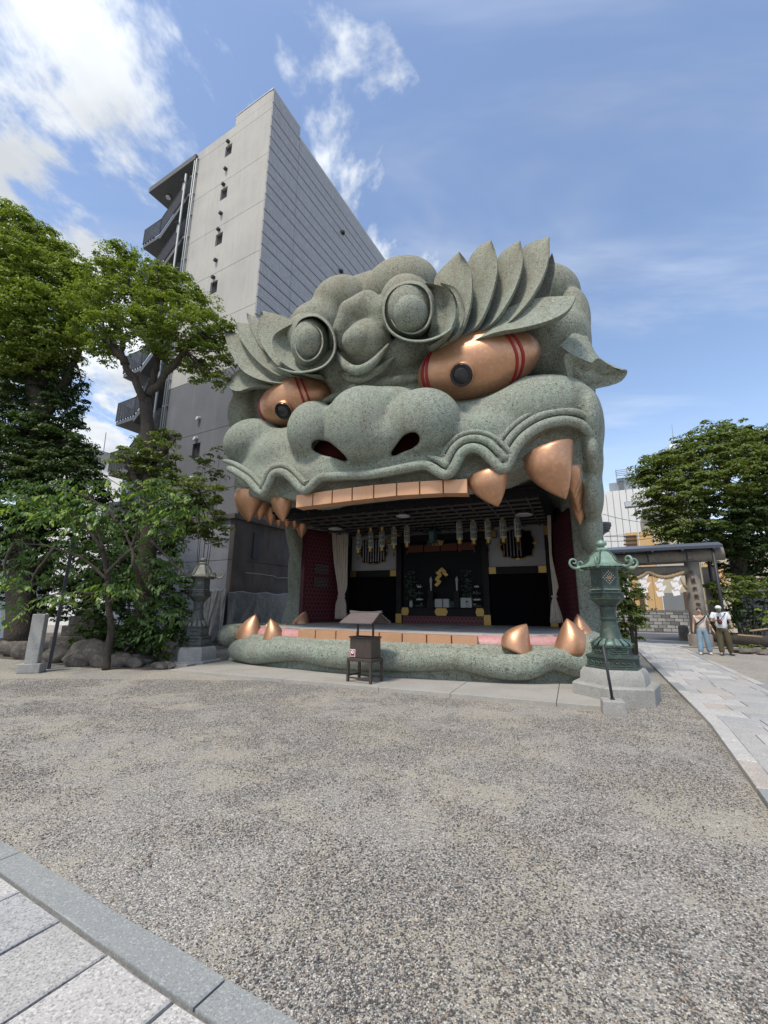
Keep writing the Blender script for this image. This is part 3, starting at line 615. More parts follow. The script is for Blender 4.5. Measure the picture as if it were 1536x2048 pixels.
def room_parts():
    P=LION
    # floor, with its front edge following the gum
    fr=[(u,float(vb(u))+.80) for u in np.linspace(-4.3,4.3,25)]
    MB().prism([(-4.62,6.5)]+[(-4.62,3.0),(-4.45,1.2)]+fr+[(4.45,1.2),(4.7,3.0),(4.7,6.5)],.86,FW).build('stage_floor',M_FLOORS,P)
    # ceiling: dark boards with a grid of battens
    MB().box((.15,3.7,ROOM_H+.03),(8.5,5.4,.06)).build('ceiling_board',M_BLACK,P)
    for i in range(17):
        MB().box((-4.4+i*.55,3.7,ROOM_H-.035),(.05,5.2,.06)).build('ceiling_batten',M_GRID,P) if abs(-4.4+i*.55)<4.2 else None
    for i in range(9):
        MB().box((0,1.35+i*.55,ROOM_H-.045),(8.3,.05,.05)).build('ceiling_batten',M_GRID,P)
    MB().box((.1,1.15,ROOM_H-.04),(8.3,.10,.26)).build('ceiling_beam',M_BLACK,P)
    # side walls, slightly splayed, with raised hexagon lattice
    for sgn,a,b in ((-1,(-4.72,3.9),(-4.15,BV)),(1,(4.86,3.75),(4.25,BV))):
        d=np.array([b[0]-a[0],b[1]-a[1]]); ln=np.linalg.norm(d); d/=ln; n=np.array([-d[1],d[0]])*sgn*1.0
        if n@np.array([-sgn,0])<0: n=-n
        q=[(a[0],a[1]),(b[0],b[1]),(b[0]-n[0]*.2,b[1]-n[1]*.2),(a[0]-n[0]*.2,a[1]-n[1]*.2)]
        w=MB().prism(q,FW,ROOM_H+.45).build('side_wall',M_HEX,P)
        mb=MB(); R=.105
        for r in range(int((ROOM_H-FW)/(R*1.5))):
            for c in range(int(ln/(R*1.732))):
                s=(c+.5+(r%2)*.5)*R*1.732; z=FW+.1+r*R*1.5
                if s>ln-.08 or z>ROOM_H-.1: continue
                out=[];inn=[]
                for k in range(6):
                    an=math.pi/6+k*math.pi/3
                    for R_,h,ls in ((R*.99,.012,out),(R*.80,.012,inn)):
                        x=s+R_*math.cos(an); ls.append((a[0]+d[0]*x+n[0]*h,a[1]+d[1]*x+n[1]*h,z+R_*math.sin(an)))
                mb.add(out+inn,[(k,(k+1)%6,6+(k+1)%6,6+k) for k in range(6)])
        mb.build('hexagon_lattice',M_HEXL,w)['kind']='stuff'
    # black louvre panel on the left wall
    for z in (2.55,3.1):
        lw=MB(); lw.box((-4.52,4.75,z),(.06,.8,.42),rz=math.radians(-15)); lo=lw.build('louvre_panel',M_BLACK,P)
        for k in range(7): MB().box((-4.47,4.75,z-.17+k*.055),(.03,.74,.022),rz=math.radians(-15)).build('louvre_slat',M_GREYS,lo)
    # back wall: white panels over black doors between lacquered posts
    MB().box((0,BV+.16,(FW+ROOM_H)/2),(9.2,.1,ROOM_H-FW)).build('back_wall',M_BLACK2,P)
    def zpx(x,y): return L(x,y,BV)
    def rect(x0,x1,z0,z1,v0,th,name,m,parent=P,bev=0): return MB().box(((x0+x1)/2,v0-th/2,(z0+z1)/2),(x1-x0,th,z1-z0),bev=bev).build(name,m,parent)
    uL0=zpx(703,1100)[0]; uL1=zpx(793,1100)[0]; uA0=zpx(806,1150)[0]; uA1=zpx(966,1150)[0]; uR0=zpx(976,1100)[0]; uR1=zpx(1090,1100)[0]
    wT=zpx(890,1052)[2]; wB=zpx(890,1137)[2]
    rect(uL0,uL1,wB,wT,BV+.1,.05,'white_panel',M_WHITEP); rect(uR0,uR1,wB,wT,BV+.1,.05,'white_panel',M_WHITEP)
    rect(uA0,uA1,zpx(890,1080)[2],zpx(890,1056)[2]+.05,BV+.1,.05,'white_panel',M_WHITEP)
    for x in (uL0-.14,(uL1+uA0)/2,(uA1+uR0)/2,uR1+.14):
        p=rect(x-.11,x+.11,FW,ROOM_H-.1,BV+.09,.2,'post',M_BLACK)
        rect(x-.125,x+.125,FW,FW+.36,BV-.10,.03,'gilt_shoe',M_GOLD,p); rect(x-.125,x+.125,wT-.6,wT-.25,BV-.10,.03,'gilt_band',M_GOLD,p)
    for a,b in ((uL0,uL1),(uR0,uR1)):
        r=rect(a,b,wB-.26,wB,BV+.08,.12,'lintel',M_BLACK)
        rect(a,a+.26,wB-.25,wB-.01,BV-.035,.02,'gilt_fitting',M_GOLD,r); rect(b-.26,b,wB-.25,wB-.01,BV-.035,.02,'gilt_fitting',M_GOLD,r)
        MB().box(((a+b)/2,BV+.07,(FW+wB-.26)/2),(b-a,.04,wB-.26-FW)).build('door_panel',M_BLACK2,P)
        # scalloped window with bars
        cx=(a+b)/2+(.06 if a>0 else .02); cz=(wB+wT)/2-.02; W_,H_=.56,.50
        pts=[]
        for k in range(48):
            an=2*math.pi*k/48; sx=abs(math.cos(an))**.55*math.copysign(1,math.cos(an)); sz=abs(math.sin(an))**.55*math.copysign(1,math.sin(an)); w=1+.05*math.cos(8*an); pts.append((cx+W_*sx*w,cz+H_*sz*w))
        def vprism(pts,v0,v1,name,m,par):
            n=len(pts); v=[(x,v0,z) for x,z in pts]+[(x,v1,z) for x,z in pts]; return mesh(name,v,[tuple(range(n)),tuple(range(2*n-1,n-1,-1))]+[(i,n+i,n+(i+1)%n,(i+1)%n) for i in range(n)],m,par)
        fr_=vprism([(cx+(x-cx)*1.08,cz+(z-cz)*1.08) for x,z in pts],BV+.045,BV-.01,'scalloped_window',M_GOLDD,P)
        vprism(pts,BV-.012,BV-.03,'window_back',M_BLACK2,fr_)
        nb=9 if a<0 else 6
        for k in range(nb):
            x=cx-W_*.84+k*W_*1.68/(8 if a<0 else 8); hh=H_*(.98-.30*abs((x-cx)/W_)**4)
            rect(x-.02,x+.02,cz-hh*.95,cz+hh*.95,BV-.03,.03,'window_bar',M_WHITEP if a<0 else M_GREYS,fr_)
        for an in (0,90,180,270):
            x=cx+W_*1.12*math.cos(math.radians(an)); z=cz+H_*1.12*math.sin(math.radians(an)); vprism([(x-.1,z),(x,z-.06),(x+.1,z),(x,z+.06)],BV-.03,BV-.05,'gilt_fitting',M_GOLD,fr_)
    # beam over the altar with gilt emblem
    bm_=rect(uL1-.35,uR0+.35,wT-.60,wT-.34,BV-.06,.14,'cross_beam',M_BLACK)
    for x in (uL1-.15,uR0+.15,): rect(x-.2,x+.2,wT-.59,wT-.35,BV-.20,.02,'gilt_fitting',M_GOLD,bm_)
    e=zpx(878,1088); vp=[(e[0]-.28,e[2]+.07),(e[0]-.18,e[2]-.09),(e[0]+.18,e[2]-.09),(e[0]+.28,e[2]+.07),(e[0],e[2]+.13)]
    n=5; mesh('gilt_emblem',[(x,BV-.21,z) for x,z in vp]+[(x,BV-.25,z) for x,z in vp],[tuple(range(n)),tuple(range(9,4,-1))]+[(i,n+i,n+(i+1)%n,(i+1)%n) for i in range(n)],M_GOLD,bm_)
    # altar front: glass screen, lacquered sill with gilt plates, pink panel
    z0=zpx(890,1232)[2]; z1=zpx(890,1215)[2]
    rect(uA0,uA1,z1,wT-.62,BV+.05,.02,'glass_screen',M_GLASSD)
    sl=rect(uA0-.02,uA1+.02,z0,z1,BV+.02,.14,'altar_sill',M_BLACK)
    for x,w in ((uA0+.14,.16),((uA0+uA1)/2,.26),(uA1-.14,.16)):
        zz=(z0+z1)/2; h=(z1-z0)/2-.01; q=[(x-w,zz),(x-w*.7,zz-h),(x+w*.7,zz-h),(x+w,zz),(x+w*.7,zz+h),(x-w*.7,zz+h)]
        mesh('gilt_plate',[(a,BV-.125,c) for a,c in q]+[(a,BV-.15,c) for a,c in q],[(0,1,2,3,4,5),(11,10,9,8,7,6)]+[(i,6+i,6+(i+1)%6,(i+1)%6) for i in range(6)],M_GOLD,sl)
    pk=rect(uA0,uA1,FW,z0,BV+.0,.06,'altar_base',M_HEX)
    mb=MB(); R=.085; r=0
    while FW+.08+r*R*1.5<z0-.03:
        for c in range(int((uA1-uA0)/(R*1.732))):
            x=uA0+(c+.6+(r%2)*.5)*R*1.732; z=FW+.08+r*R*1.5
            if x>uA1-.08: continue
            o_=[(x+R*math.cos(math.pi/6+k*math.pi/3),BV-.065,z+R*math.sin(math.pi/6+k*math.pi/3)) for k in range(6)]; i_=[(x+R*.78*math.cos(math.pi/6+k*math.pi/3),BV-.065,z+R*.78*math.sin(math.pi/6+k*math.pi/3)) for k in range(6)]
            mb.add(o_+i_,[(k,(k+1)%6,6+(k+1)%6,6+k) for k in range(6)])
        r+=1
    mb.build('hexagon_lattice',M_HEXL,pk)['kind']='stuff'
    return dict(uA0=uA0,uA1=uA1,wT=wT,z1=z1)
M_GRID=mat('ceiling_batten',(.075,.065,.065),.4); M_GREYS=mat('grey_slat',(.12,.12,.13),.6); M_GOLDD=mat('dull_gilt',(.14,.10,.045),.45,.5)
RM=room_parts()
def lw(u,v,w): return Vector(tuple(LO+LU_*u+LV_*v+np.array([0,0,w])))
def thing(name,u,v,w,label,cat,group=None,rz=0.0): return empty(name,lw(u,v,w),-TH+rz,label,cat,group)
# paper lanterns hung in two rows of five
def text_mesh(name,txt,size,mat_,parent,loc,rot,ex=.002,align='CENTER',spacing=1.0):
    cu=bpy.data.curves.new(name,'FONT'); cu.body=txt; cu.size=size; cu.align_x=align; cu.align_y='CENTER'; cu.extrude=ex; cu.space_line=spacing; cu.resolution_u=2
    o=bpy.data.objects.new(name+'_src',cu); COL.objects.link(o); dg=bpy.context.evaluated_depsgraph_get(); dg.update()
    me=bpy.data.meshes.new_from_object(o.evaluated_get(dg)); bpy.data.objects.remove(o); me.name=name; me.materials.clear(); me.materials.append(mat_)
    t=bpy.data.objects.new(name,me); t.location=loc; t.rotation_euler=rot; return link(t,parent)
def make_lantern():
    t=empty('paper_lantern')
    R=.105; H=.62; pr=[]
    for i in range(25):
        z=-H/2+H*i/24; pr.append((R*(1+.03*(1 if i%2 else -1))*(.86 if i in(0,24) else 1),z))
    MB().lathe(pr,16).build('paper_body',M_PAPER,t,smooth=False)
    MB().lathe([(.075,H/2-.01),(.085,H/2+.02),(.08,H/2+.13),(.09,H/2+.15),(.05,H/2+.16)],14).build('gilt_cap',M_GOLD,t,auto=40)
    MB().lathe([(.05,-H/2-.17),(.085,-H/2-.15),(.08,-H/2-.03),(.09,-H/2+.01)],14).build('gilt_base',M_GOLD,t,auto=40)
    MB().tube([(0,0,H/2+.15),(0,0,H/2+.62)],.006,5).build('hanging_cord',M_GREYS,t)
    ts=MB(); ts.tube([(0,0,-H/2-.16),(0,0,-H/2-.30)],.005,5); ts.lathe([(.012,-H/2-.42),(.022,-H/2-.40),(.016,-H/2-.28),(.004,-H/2-.27)],7); ts.build('tassel',M_TASSEL,t)
    for k,ch in enumerate('御神燈'):
        text_mesh('lettering',ch,.20,M_INK,t,(0,-R-.008,.20-.19*k),(math.pi/2,0,0))
    return t
M_TASSEL=mat('dark_red_tassel',(.10,.02,.02),.8)
lx=[(717,1083),(741,1080),(764,1078),(788,1074),(814,1070),(919,1062),(947,1062),(976,1060),(1006,1058),(1035,1056)]
lab=['leftmost white paper lantern with black characters, hanging by the left curtain','second white paper lantern from the left curtain, hung over the barred window','third white paper lantern from the left, before the right edge of the barred window','fourth white paper lantern from the left, by the left altar post','white paper lantern just left of the hanging bronze lantern, last of the left row','white paper lantern nearest right of the hanging bronze lantern, first of the right row','second white paper lantern right of the hanging bronze lantern','middle white paper lantern of the right row, by the right altar post','white paper lantern hung at the left edge of the dark scalloped window','rightmost white paper lantern, hung in front of the dark scalloped window']
proto=make_lantern()
for i,(x,y) in enumerate(lx):
    o=proto if i==0 else copy_tree(proto); p=L(x,y,4.35+(.0 if i<5 else -.15)); o.location=lw(*p); o.rotation_euler=(0,0,-TH+random.uniform(-.1,.1)+.35); tag(o,lab[i],'paper lantern','paper lanterns hanging in front of the altar')
    o.scale=(.98,)*3 if i<5 else (1.0,)*3
# bronze hanging lantern at the centre
def hang_bronze():
    p=L(865,1072,4.6); t=thing('hanging_lantern',p[0],p[1],p[2],'small dark green bronze lantern hanging in the centre above the altar','lantern')
    MB().lathe([(.10,-.26),(.20,-.24),(.21,-.2),(.15,-.17),(.17,.12),(.18,.14)],6).build('body',M_VERD,t,auto=40)
    MB().lathe([(.34,.13),(.33,.16),(.2,.24),(.12,.32),(.03,.36)],6).build('roof',M_VERD,t,auto=40)
    for k in range(6):
        a=k*math.pi/3; MB().tube([(.31*math.cos(a),.31*math.sin(a),.15),(.38*math.cos(a),.38*math.sin(a),.17),(.42*math.cos(a),.42*math.sin(a),.22),(.38*math.cos(a),.38*math.sin(a),.25)],.014,6).build('roof_curl',M_VERD,t,smooth=True)
        MB().box((.17*math.cos(a+.52),.17*math.sin(a+.52),-.28),(.05,.05,.06)).build('foot',M_VERD,t)
    MB().lathe([(.02,.35),(.045,.39),(.02,.43)],8).build('finial',M_VERD,t,smooth=True); MB().tube([(0,0,.42),(0,0,.75)],.008,5).build('chain',M_GREYS,t)
hang_bronze()
# curtains tied back at both sides
def curtain(x_top0,x_top1,y_top,x_b0,x_b1,y_b,ytie,xt0,xt1,v,label,flip=1):
    p0=L((x_b0+x_b1)/2,y_b,v); t=thing('curtain',p0[0],v,FW,label,'curtain','curtains tied back beside the stage')
    rows=[]; keys=[(y_top,x_top0,x_top1),((y_top*.45+ytie*.55),x_top0+(xt0-x_top0)*.45,x_top1+(xt1-x_top1)*.25),(ytie-18,xt0-3*0,xt1+4),(ytie,xt0+2,xt1-2),(ytie+12,xt0-3,xt1+3),(y_b,x_b0,x_b1)]
    ys=np.linspace(y_top,y_b,26); n=44; v_=[];f=[]
    for j,y in enumerate(ys):
        a=np.interp(y,[k[0] for k in keys],[k[1] for k in keys]); b=np.interp(y,[k[0] for k in keys],[k[2] for k in keys])
        for i in range(n+1):
            s=i/n; p=L(a+(b-a)*s,y,v); am=.055*(b-a)/40
            v_.append((p[0]-p0[0],am*math.sin(s*math.pi*2*7+.6*math.sin(y*.03))+.02*math.sin(s*31+y*.05),p[2]-FW))
    for j in range(25):
        for i in range(n): a=j*(n+1)+i; f.append((a,a+1,a+n+2,a+n+1))
    o=mesh('cloth',v_,f,M_CURT,t,True); md=o.modifiers.new('solid','SOLIDIFY'); md.thickness=.012
    q=L((xt0+xt1)/2,ytie,v); r=(xt1-xt0)*.0205*.5
    MB().loft([[(q[0]-p0[0]+r*1.15*math.cos(k*math.pi/8),.09*math.sin(k*math.pi/8),q[2]-FW+h) for k in range(16)] for h in (-.03,.03)]).build('tie_band',M_CURT,t)
curtain(662,697,1052,670,694,1238,1193,675,690,5.2,'cream curtain tied back beside the pink left wall of the stage')
curtain(1094,1101,1022,1100,1127,1246,1193,1105,1113,4.6,'narrow cream curtain tied back at the right side of the stage')
# ceiling lamps
for i,(x,y,v,lab_,rr) in enumerate(((671,1041,3.4,'round steel ceiling lamp at the left rear of the mouth above the curtain',.26),(806,1005,2.2,'flat steel ceiling lamp behind the middle of the upper teeth',.22),(1047,1014,3.4,'round steel ceiling lamp at the right of the mouth beside the fang',.26))):
    p=L(x,y,v); t=thing('ceiling_lamp',p[0],p[1],min(p[2],ROOM_H-.12),lab_,'lamp','steel lamps under the mouth ceiling')
    MB().lathe([(.02,.04),(rr*.6,.03),(rr,-.04),(rr*1.02,-.06),(rr*.9,-.05),(rr*.5,.0),(.02,.01)],24).build('reflector',M_STEEL,t,smooth=True)
    MB().tube([(0,0,.03),(0,0,.13)],.03,8).build('stem',M_GREYS,t)
# things on the altar behind the glass line (stood just in front of the dark screen)
M_DIM=mat('altar_white',(.30,.31,.32),.6); M_DIMG=mat('altar_green',(.02,.045,.03),.8); M_DIMR=mat('altar_red',(.09,.025,.015),.8)
def altar():
    zz=RM['z1']; uA0,uA1=RM['uA0'],RM['uA1']
    t=thing('altar_curtain',(uA0+uA1)/2,BV-.08,RM['wT']-.66,'narrow dull red valance across the top of the dark altar opening','valance')
    for k in range(4):
        a=-(uA1-uA0)/2*.86+k*(uA1-uA0)*.43*.5*.99
        MB().box((a+(uA1-uA0)*.11,0,-.2),((uA1-uA0)*.2,.02,.28)).build('cloth_panel',M_DIMR,t)
    # folded gold paper wand
    p=L(884,1152,BV-.35); t=thing('gold_paper_wand',p[0],p[1],zz,'zigzag folded gold paper offering wand standing at the centre of the altar','offering')
    h=p[2]-zz; MB().tube([(0,0,0),(0,0,h+.32)],.012,6).build('stick',M_BLACK,t)
    for sg,n in ((-1,5),(1,2)):
        x=sg*.0; z=h+.30
        for k in range(n):
            d=sg if k==0 else (-1 if k%2==0 else 1)*abs(sg); cx_=sg*(.10+.02*k) if k else sg*.05; w_=.085; q=[(cx_-d*w_*.4,0,z+.02),(cx_+d*w_*1.5,0,z-.13),(cx_+d*w_*.4,0,z-.20),(cx_-d*w_*1.5,0,z-.05)]
            mesh('paper_fold',q+[(a,b-.012,c) for a,b,c in q],[(0,1,2,3),(7,6,5,4),(0,4,5,1),(1,5,6,2),(2,6,7,3),(3,7,4,0)],M_GOLD,t); z-=.125
    for x,lab_ in ((862,'slender white altar flask left of the gold paper wand'),(914,'slender white altar flask right of the gold paper wand')):
        p=L(x,1182,BV-.3); t=thing('altar_flask',p[0],p[1],zz,lab_,'flask','white flasks on the altar'); hh=p[2]-zz
        MB().box((0,0,hh*.5),(.2,.2,hh)).build('stand',M_BLACK,t)
        MB().lathe([(.02,hh),(.03,hh+.02),(.045,hh+.34),(.06,hh+.42),(.03,hh+.5),(.01,hh+.55)],10).build('flask',M_DIM,t,smooth=True)
    for x,lab_ in ((840,'tiered white offering tray at the left of the altar'),(954,'tiered white offering tray at the right of the altar')):
        p=L(x,1180,BV-.3); t=thing('offering_stand',p[0],p[1],zz,lab_,'offering stand','tiered offering stands on the altar'); hh=p[2]-zz
        for k,(w,z) in enumerate(((.30,.06),(.24,hh*.45),(.3,hh*.8),(.16,hh+.12))): MB().box((0,0,z),(w,.2,.05)).build('tray',M_DIM if k%2 else M_DIMG,t)
        MB().tube([(0,0,0),(0,0,hh+.2)],.03,6).build('post',M_BLACK,t)
        rnd=random.Random(x); 
        for k in range(9): MB().lathe([(.002,-.02),(.022,0),(.002,.03)],6,c=(rnd.uniform(-.15,.15),-.1,rnd.choice([.12,hh*.5,hh*.87,hh+.17]))).build('white_bead',M_DIM,t)
    for x0,x1,y0,y1,lab_ in ((871,899,1196,1213,'pale offering box lying low at the centre of the altar'),(922,944,1190,1210,'grey lettered board leaning at the right of the altar'),(856,870,1200,1213,'small green offering box left of the pale one'),(900,918,1200,1213,'small dull green offering box right of the pale one')):
        a=L(x0,y1,BV-.25);b=L(x1,y0,BV-.25); t=MB().box((0,0,(b[2]-a[2])/2),(b[0]-a[0],.16,b[2]-a[2]),bev=.01).build('offering_box',M_DIM if 'green' not in lab_ else M_DIMG); t.location=lw((a[0]+b[0])/2,BV-.25,zz); t.rotation_euler=(0,0,-TH); tag(t,lab_,'box')
    for x,lab_ in ((822,'dark evergreen sprigs in a vase at the far left of the altar'),(934,'dark evergreen sprigs in a vase right of the gold wand')):
        p=L(x,1160,BV-.3); t=thing('evergreen_sprigs',p[0],p[1],zz,lab_,'sprigs','evergreen sprigs on the altar')
        MB().lathe([(.05,0),(.08,.08),(.05,.2),(.06,.24)],10).build('vase',M_DIM,t,smooth=True); mb=MB(); rnd=random.Random(x)
        for k in range(90):
            z=rnd.uniform(.2,p[2]-zz+.35); r_=rnd.uniform(0,.25); a=rnd.uniform(0,6.28); x_,y_=r_*math.cos(a),r_*.5*math.sin(a); d=rnd.uniform(.03,.06); mb.add([(x_-d,y_,z),(x_,y_-.02,z+d*.6),(x_+d,y_,z+d*.2),(x_,y_,z-d*.4)],[(0,1,2,3)])
        mb.build('leaves',M_DIMG,t)
altar()
# offering box with its little roof, in front of the lip
M_WOODD=mat('dark_brown_wood',(.045,.032,.026),.6,noise=[(20,.5,(.07,.05,.04),4,.4,.6,(1,1,.2))],bump=(60,.15,.003))
M_WOODR=mat('grey_brown_boards',(.13,.105,.10),.75,noise=[(9,.6,(.07,.055,.052),5,.4,.62,(.3,4,4))],bump=(50,.25,.004))
M_STICK=mat('red_sticker',(.45,.10,.14),.5); M_STW=mat('white_sticker',(.85,.82,.82),.5); M_STB=mat('dark_sticker',(.06,.01,.015),.5)
def offering():
    a=G(701,1371); b=G(747,1377); c=G(757,1370); 
    ang=math.atan2((b-a).y,(b-a).x); wd=(b-a).length; ctr=(a+c)/2; dp=.40
    t=empty('offering_box',ctr,ang,'dark brown offering box with a little boarded roof, on a stand before the stone lip','offering box')
    w=wd/2; d=dp/2; H=.55
    st=t
    for sx in(-1,1):
        for sy in(-1,1): MB().box((sx*(w-.0),sy*d,H/2-.02),(.05,.05,H-.04)).build('leg',M_WOODD,st)
    MB().box((0,0,H-.03),(wd+.05,dp+.05,.07),bev=.008).build('stand_top',M_WOODD,st)
    for sy in(-1,1): MB().box((0,sy*d,.16),(wd-.05,.03,.03)).build('stretcher',M_WOODD,st)
    for sx in(-1,1): MB().box((sx*w,0,.20),(.03,dp-.05,.03)).build('stretcher',M_WOODD,st)
    bx=MB().box((0,0,H+.21),(wd-.03,dp-.04,.40),bev=.008).build('box_body',M_WOODD,st)
    MB().box((0,0,H+.425),(wd+.01,dp,.03),bev=.006).build('box_lid',M_WOODD,st)
    for sx in(-1,1): MB().box((sx*(w-.09),0,H+.62),(.035,.035,.40)).build('roof_post',M_WOODD,st)
    zt=H+.80
    rl=wd+.18
    for sg in(-1,1):
        for k in range(4):
            y0=sg*(.02+.085*k); z0=zt+.12-.048*k
            MB().loft([[(x,y0,z0+.012),(x,y0+sg*.10,z0-.046),(x,y0+sg*.10,z0-.066),(x,y0,z0-.010)] for x in (-rl/2-.012*k,rl/2+.012*k)]).build('roof_board',M_WOODR,st)
    MB().loft([[(x,-.035,zt+.11+h),(x,.035,zt+.11+h),(x,.03,zt+.16+h),(x,-.03,zt+.16+h)] for x,h in ((-rl/2-.03,.02),(-rl/4,0),(rl/4,0),(rl/2+.03,.02))]).build('ridge',M_WOODR,st)
    for sx in(-1,1):
        g=MB(); x=sx*(rl/2-.03)
        for s2 in(-1,1): g.tube([(x,0,zt+.10),(x,s2*.33,zt-.085)],.02,4)
        g.tube([(x,-.25,zt-.06),(x,.25,zt-.06)],.016,4); g.build('gable',M_WOODD,st)
    y=-(dp-.04)/2
    sk=MB().box((-w+.10,y-.004,H+.10),(.13,.006,.15),bev=.0).build('sticker',M_STW,st)
    MB().box((-w+.10,y-.0085,H+.10),(.112,.003,.132)).build('sticker_panel',M_STICK,sk)
    MB().box((-w+.10,y-.0115,H+.105),(.075,.003,.085)).build('sticker_mark',M_STB,sk)
    mb=MB(); n=20; cx=-w+.10; cz=H+.118
    mb.add([(cx+.034*math.cos(k*math.pi/10),y-.0145,cz+.034*math.sin(k*math.pi/10)) for k in range(n)],[tuple(range(n))]); mb.build('sticker_disc',M_STW,sk)
    mb=MB(); mb.add([(cx+.014*math.cos(k*math.pi/5)+.004,y-.0165,cz+.004+.012*math.sin(k*math.pi/5)) for k in range(10)],[tuple(range(10))]); mb.build('sticker_dot',M_STB,sk)
offering()
# ================================================================ GROUND
AL=math.radians(29.1); DD=Vector((math.sin(AL),math.cos(AL),0)); NN=Vector((math.cos(AL),-math.sin(AL),0))
def ground_extra(m,nt,b,N,Lk,co):
    g=N('ShaderNodeNewGeometry'); pos=g.outputs['Position']
    def noise(sc,det,ro=.6,dist=0):
        n=N('ShaderNodeTexNoise'); n.inputs['Scale'].default_value=sc; n.inputs['Detail'].default_value=det; n.inputs['Roughness'].default_value=ro; n.inputs['Distortion'].default_value=dist; Lk(pos,n.inputs[0]); return n.outputs[0]
    def mrange(x,a,b_,c=0,d=1):
        r=N('ShaderNodeMapRange'); r.interpolation_type='SMOOTHSTEP'; Lk(x,r.inputs[0]); r.inputs[1].default_value=a; r.inputs[2].default_value=b_; r.inputs[3].default_value=c; r.inputs[4].default_value=d; return r.outputs[0]
    def mix(f,a,b_,mode='MIX'):
        x=N('ShaderNodeMix'); x.data_type='RGBA'; x.blend_type=mode
        if isinstance(f,float): x.inputs[0].default_value=f
        else: Lk(f,x.inputs[0])
        for i,q in ((6,a),(7,b_)):
            if isinstance(q,tuple): x.inputs[i].default_value=(*q,1)
            else: Lk(q,x.inputs[i])
        return x.outputs[2]
    vo=N('ShaderNodeTexVoronoi'); vo.inputs['Scale'].default_value=120; Lk(pos,vo.inputs[0])
    sp=N('ShaderNodeSeparateColor'); Lk(vo.outputs['Color'],sp.inputs[0])
    r=N('ShaderNodeValToRGB'); Lk(sp.outputs[0],r.inputs[0]); e=r.color_ramp.elements
    e[0].position=0; e[0].color=(.06,.058,.056,1); e[1].position=1; e[1].color=(.64,.60,.54,1)
    for p,c in ((.2,(.17,.162,.152,1)),(.45,(.25,.236,.215,1)),(.7,(.325,.305,.27,1)),(.88,(.43,.405,.36,1))): x=e.new(p); x.color=c
    sand=mix(noise(6,5),(.32,.288,.225),(.40,.365,.29))
    cover=mrange(noise(.9,7,.66,.3),.40,.56,.42,.97)
    th=N('ShaderNodeMath'); th.operation='LESS_THAN'; Lk(sp.outputs[1],th.inputs[0]); Lk(cover,th.inputs[1])
    c1=mix(th.outputs[0],sand,r.outputs[0])
    c1=mix(mrange(noise(.35,4,.55),.45,.62,0,.5),c1,(.40,.345,.285),'MIX') if False else c1
    c2=mix(mrange(noise(.33,4),.5,.68,0,.12),c1,(.42,.34,.27))
    # swept earth by the shrubbery
    Lk(c2,b.inputs['Base Color'])
    bp=N('ShaderNodeBump'); bp.inputs['Strength'].default_value=.8; bp.inputs['Distance'].default_value=.008; inv=N('ShaderNodeMath'); inv.operation='MULTIPLY'; Lk(vo.outputs['Distance'],inv.inputs[0]); inv.inputs[1].default_value=-1.0
    Lk(inv.outputs[0],bp.inputs['Height']); Lk(bp.outputs[0],b.inputs['Normal'])
M_GRAVEL=mat('gravel_ground',(.3,.28,.25),.9,extra=ground_extra)
R_=np.linspace(0,1,2)
mesh('ground',[(-400,-60,0),(400,-60,0),(400,900,0),(-400,900,0)],[(0,1,2,3)],M_GRAVEL)['kind']='structure'
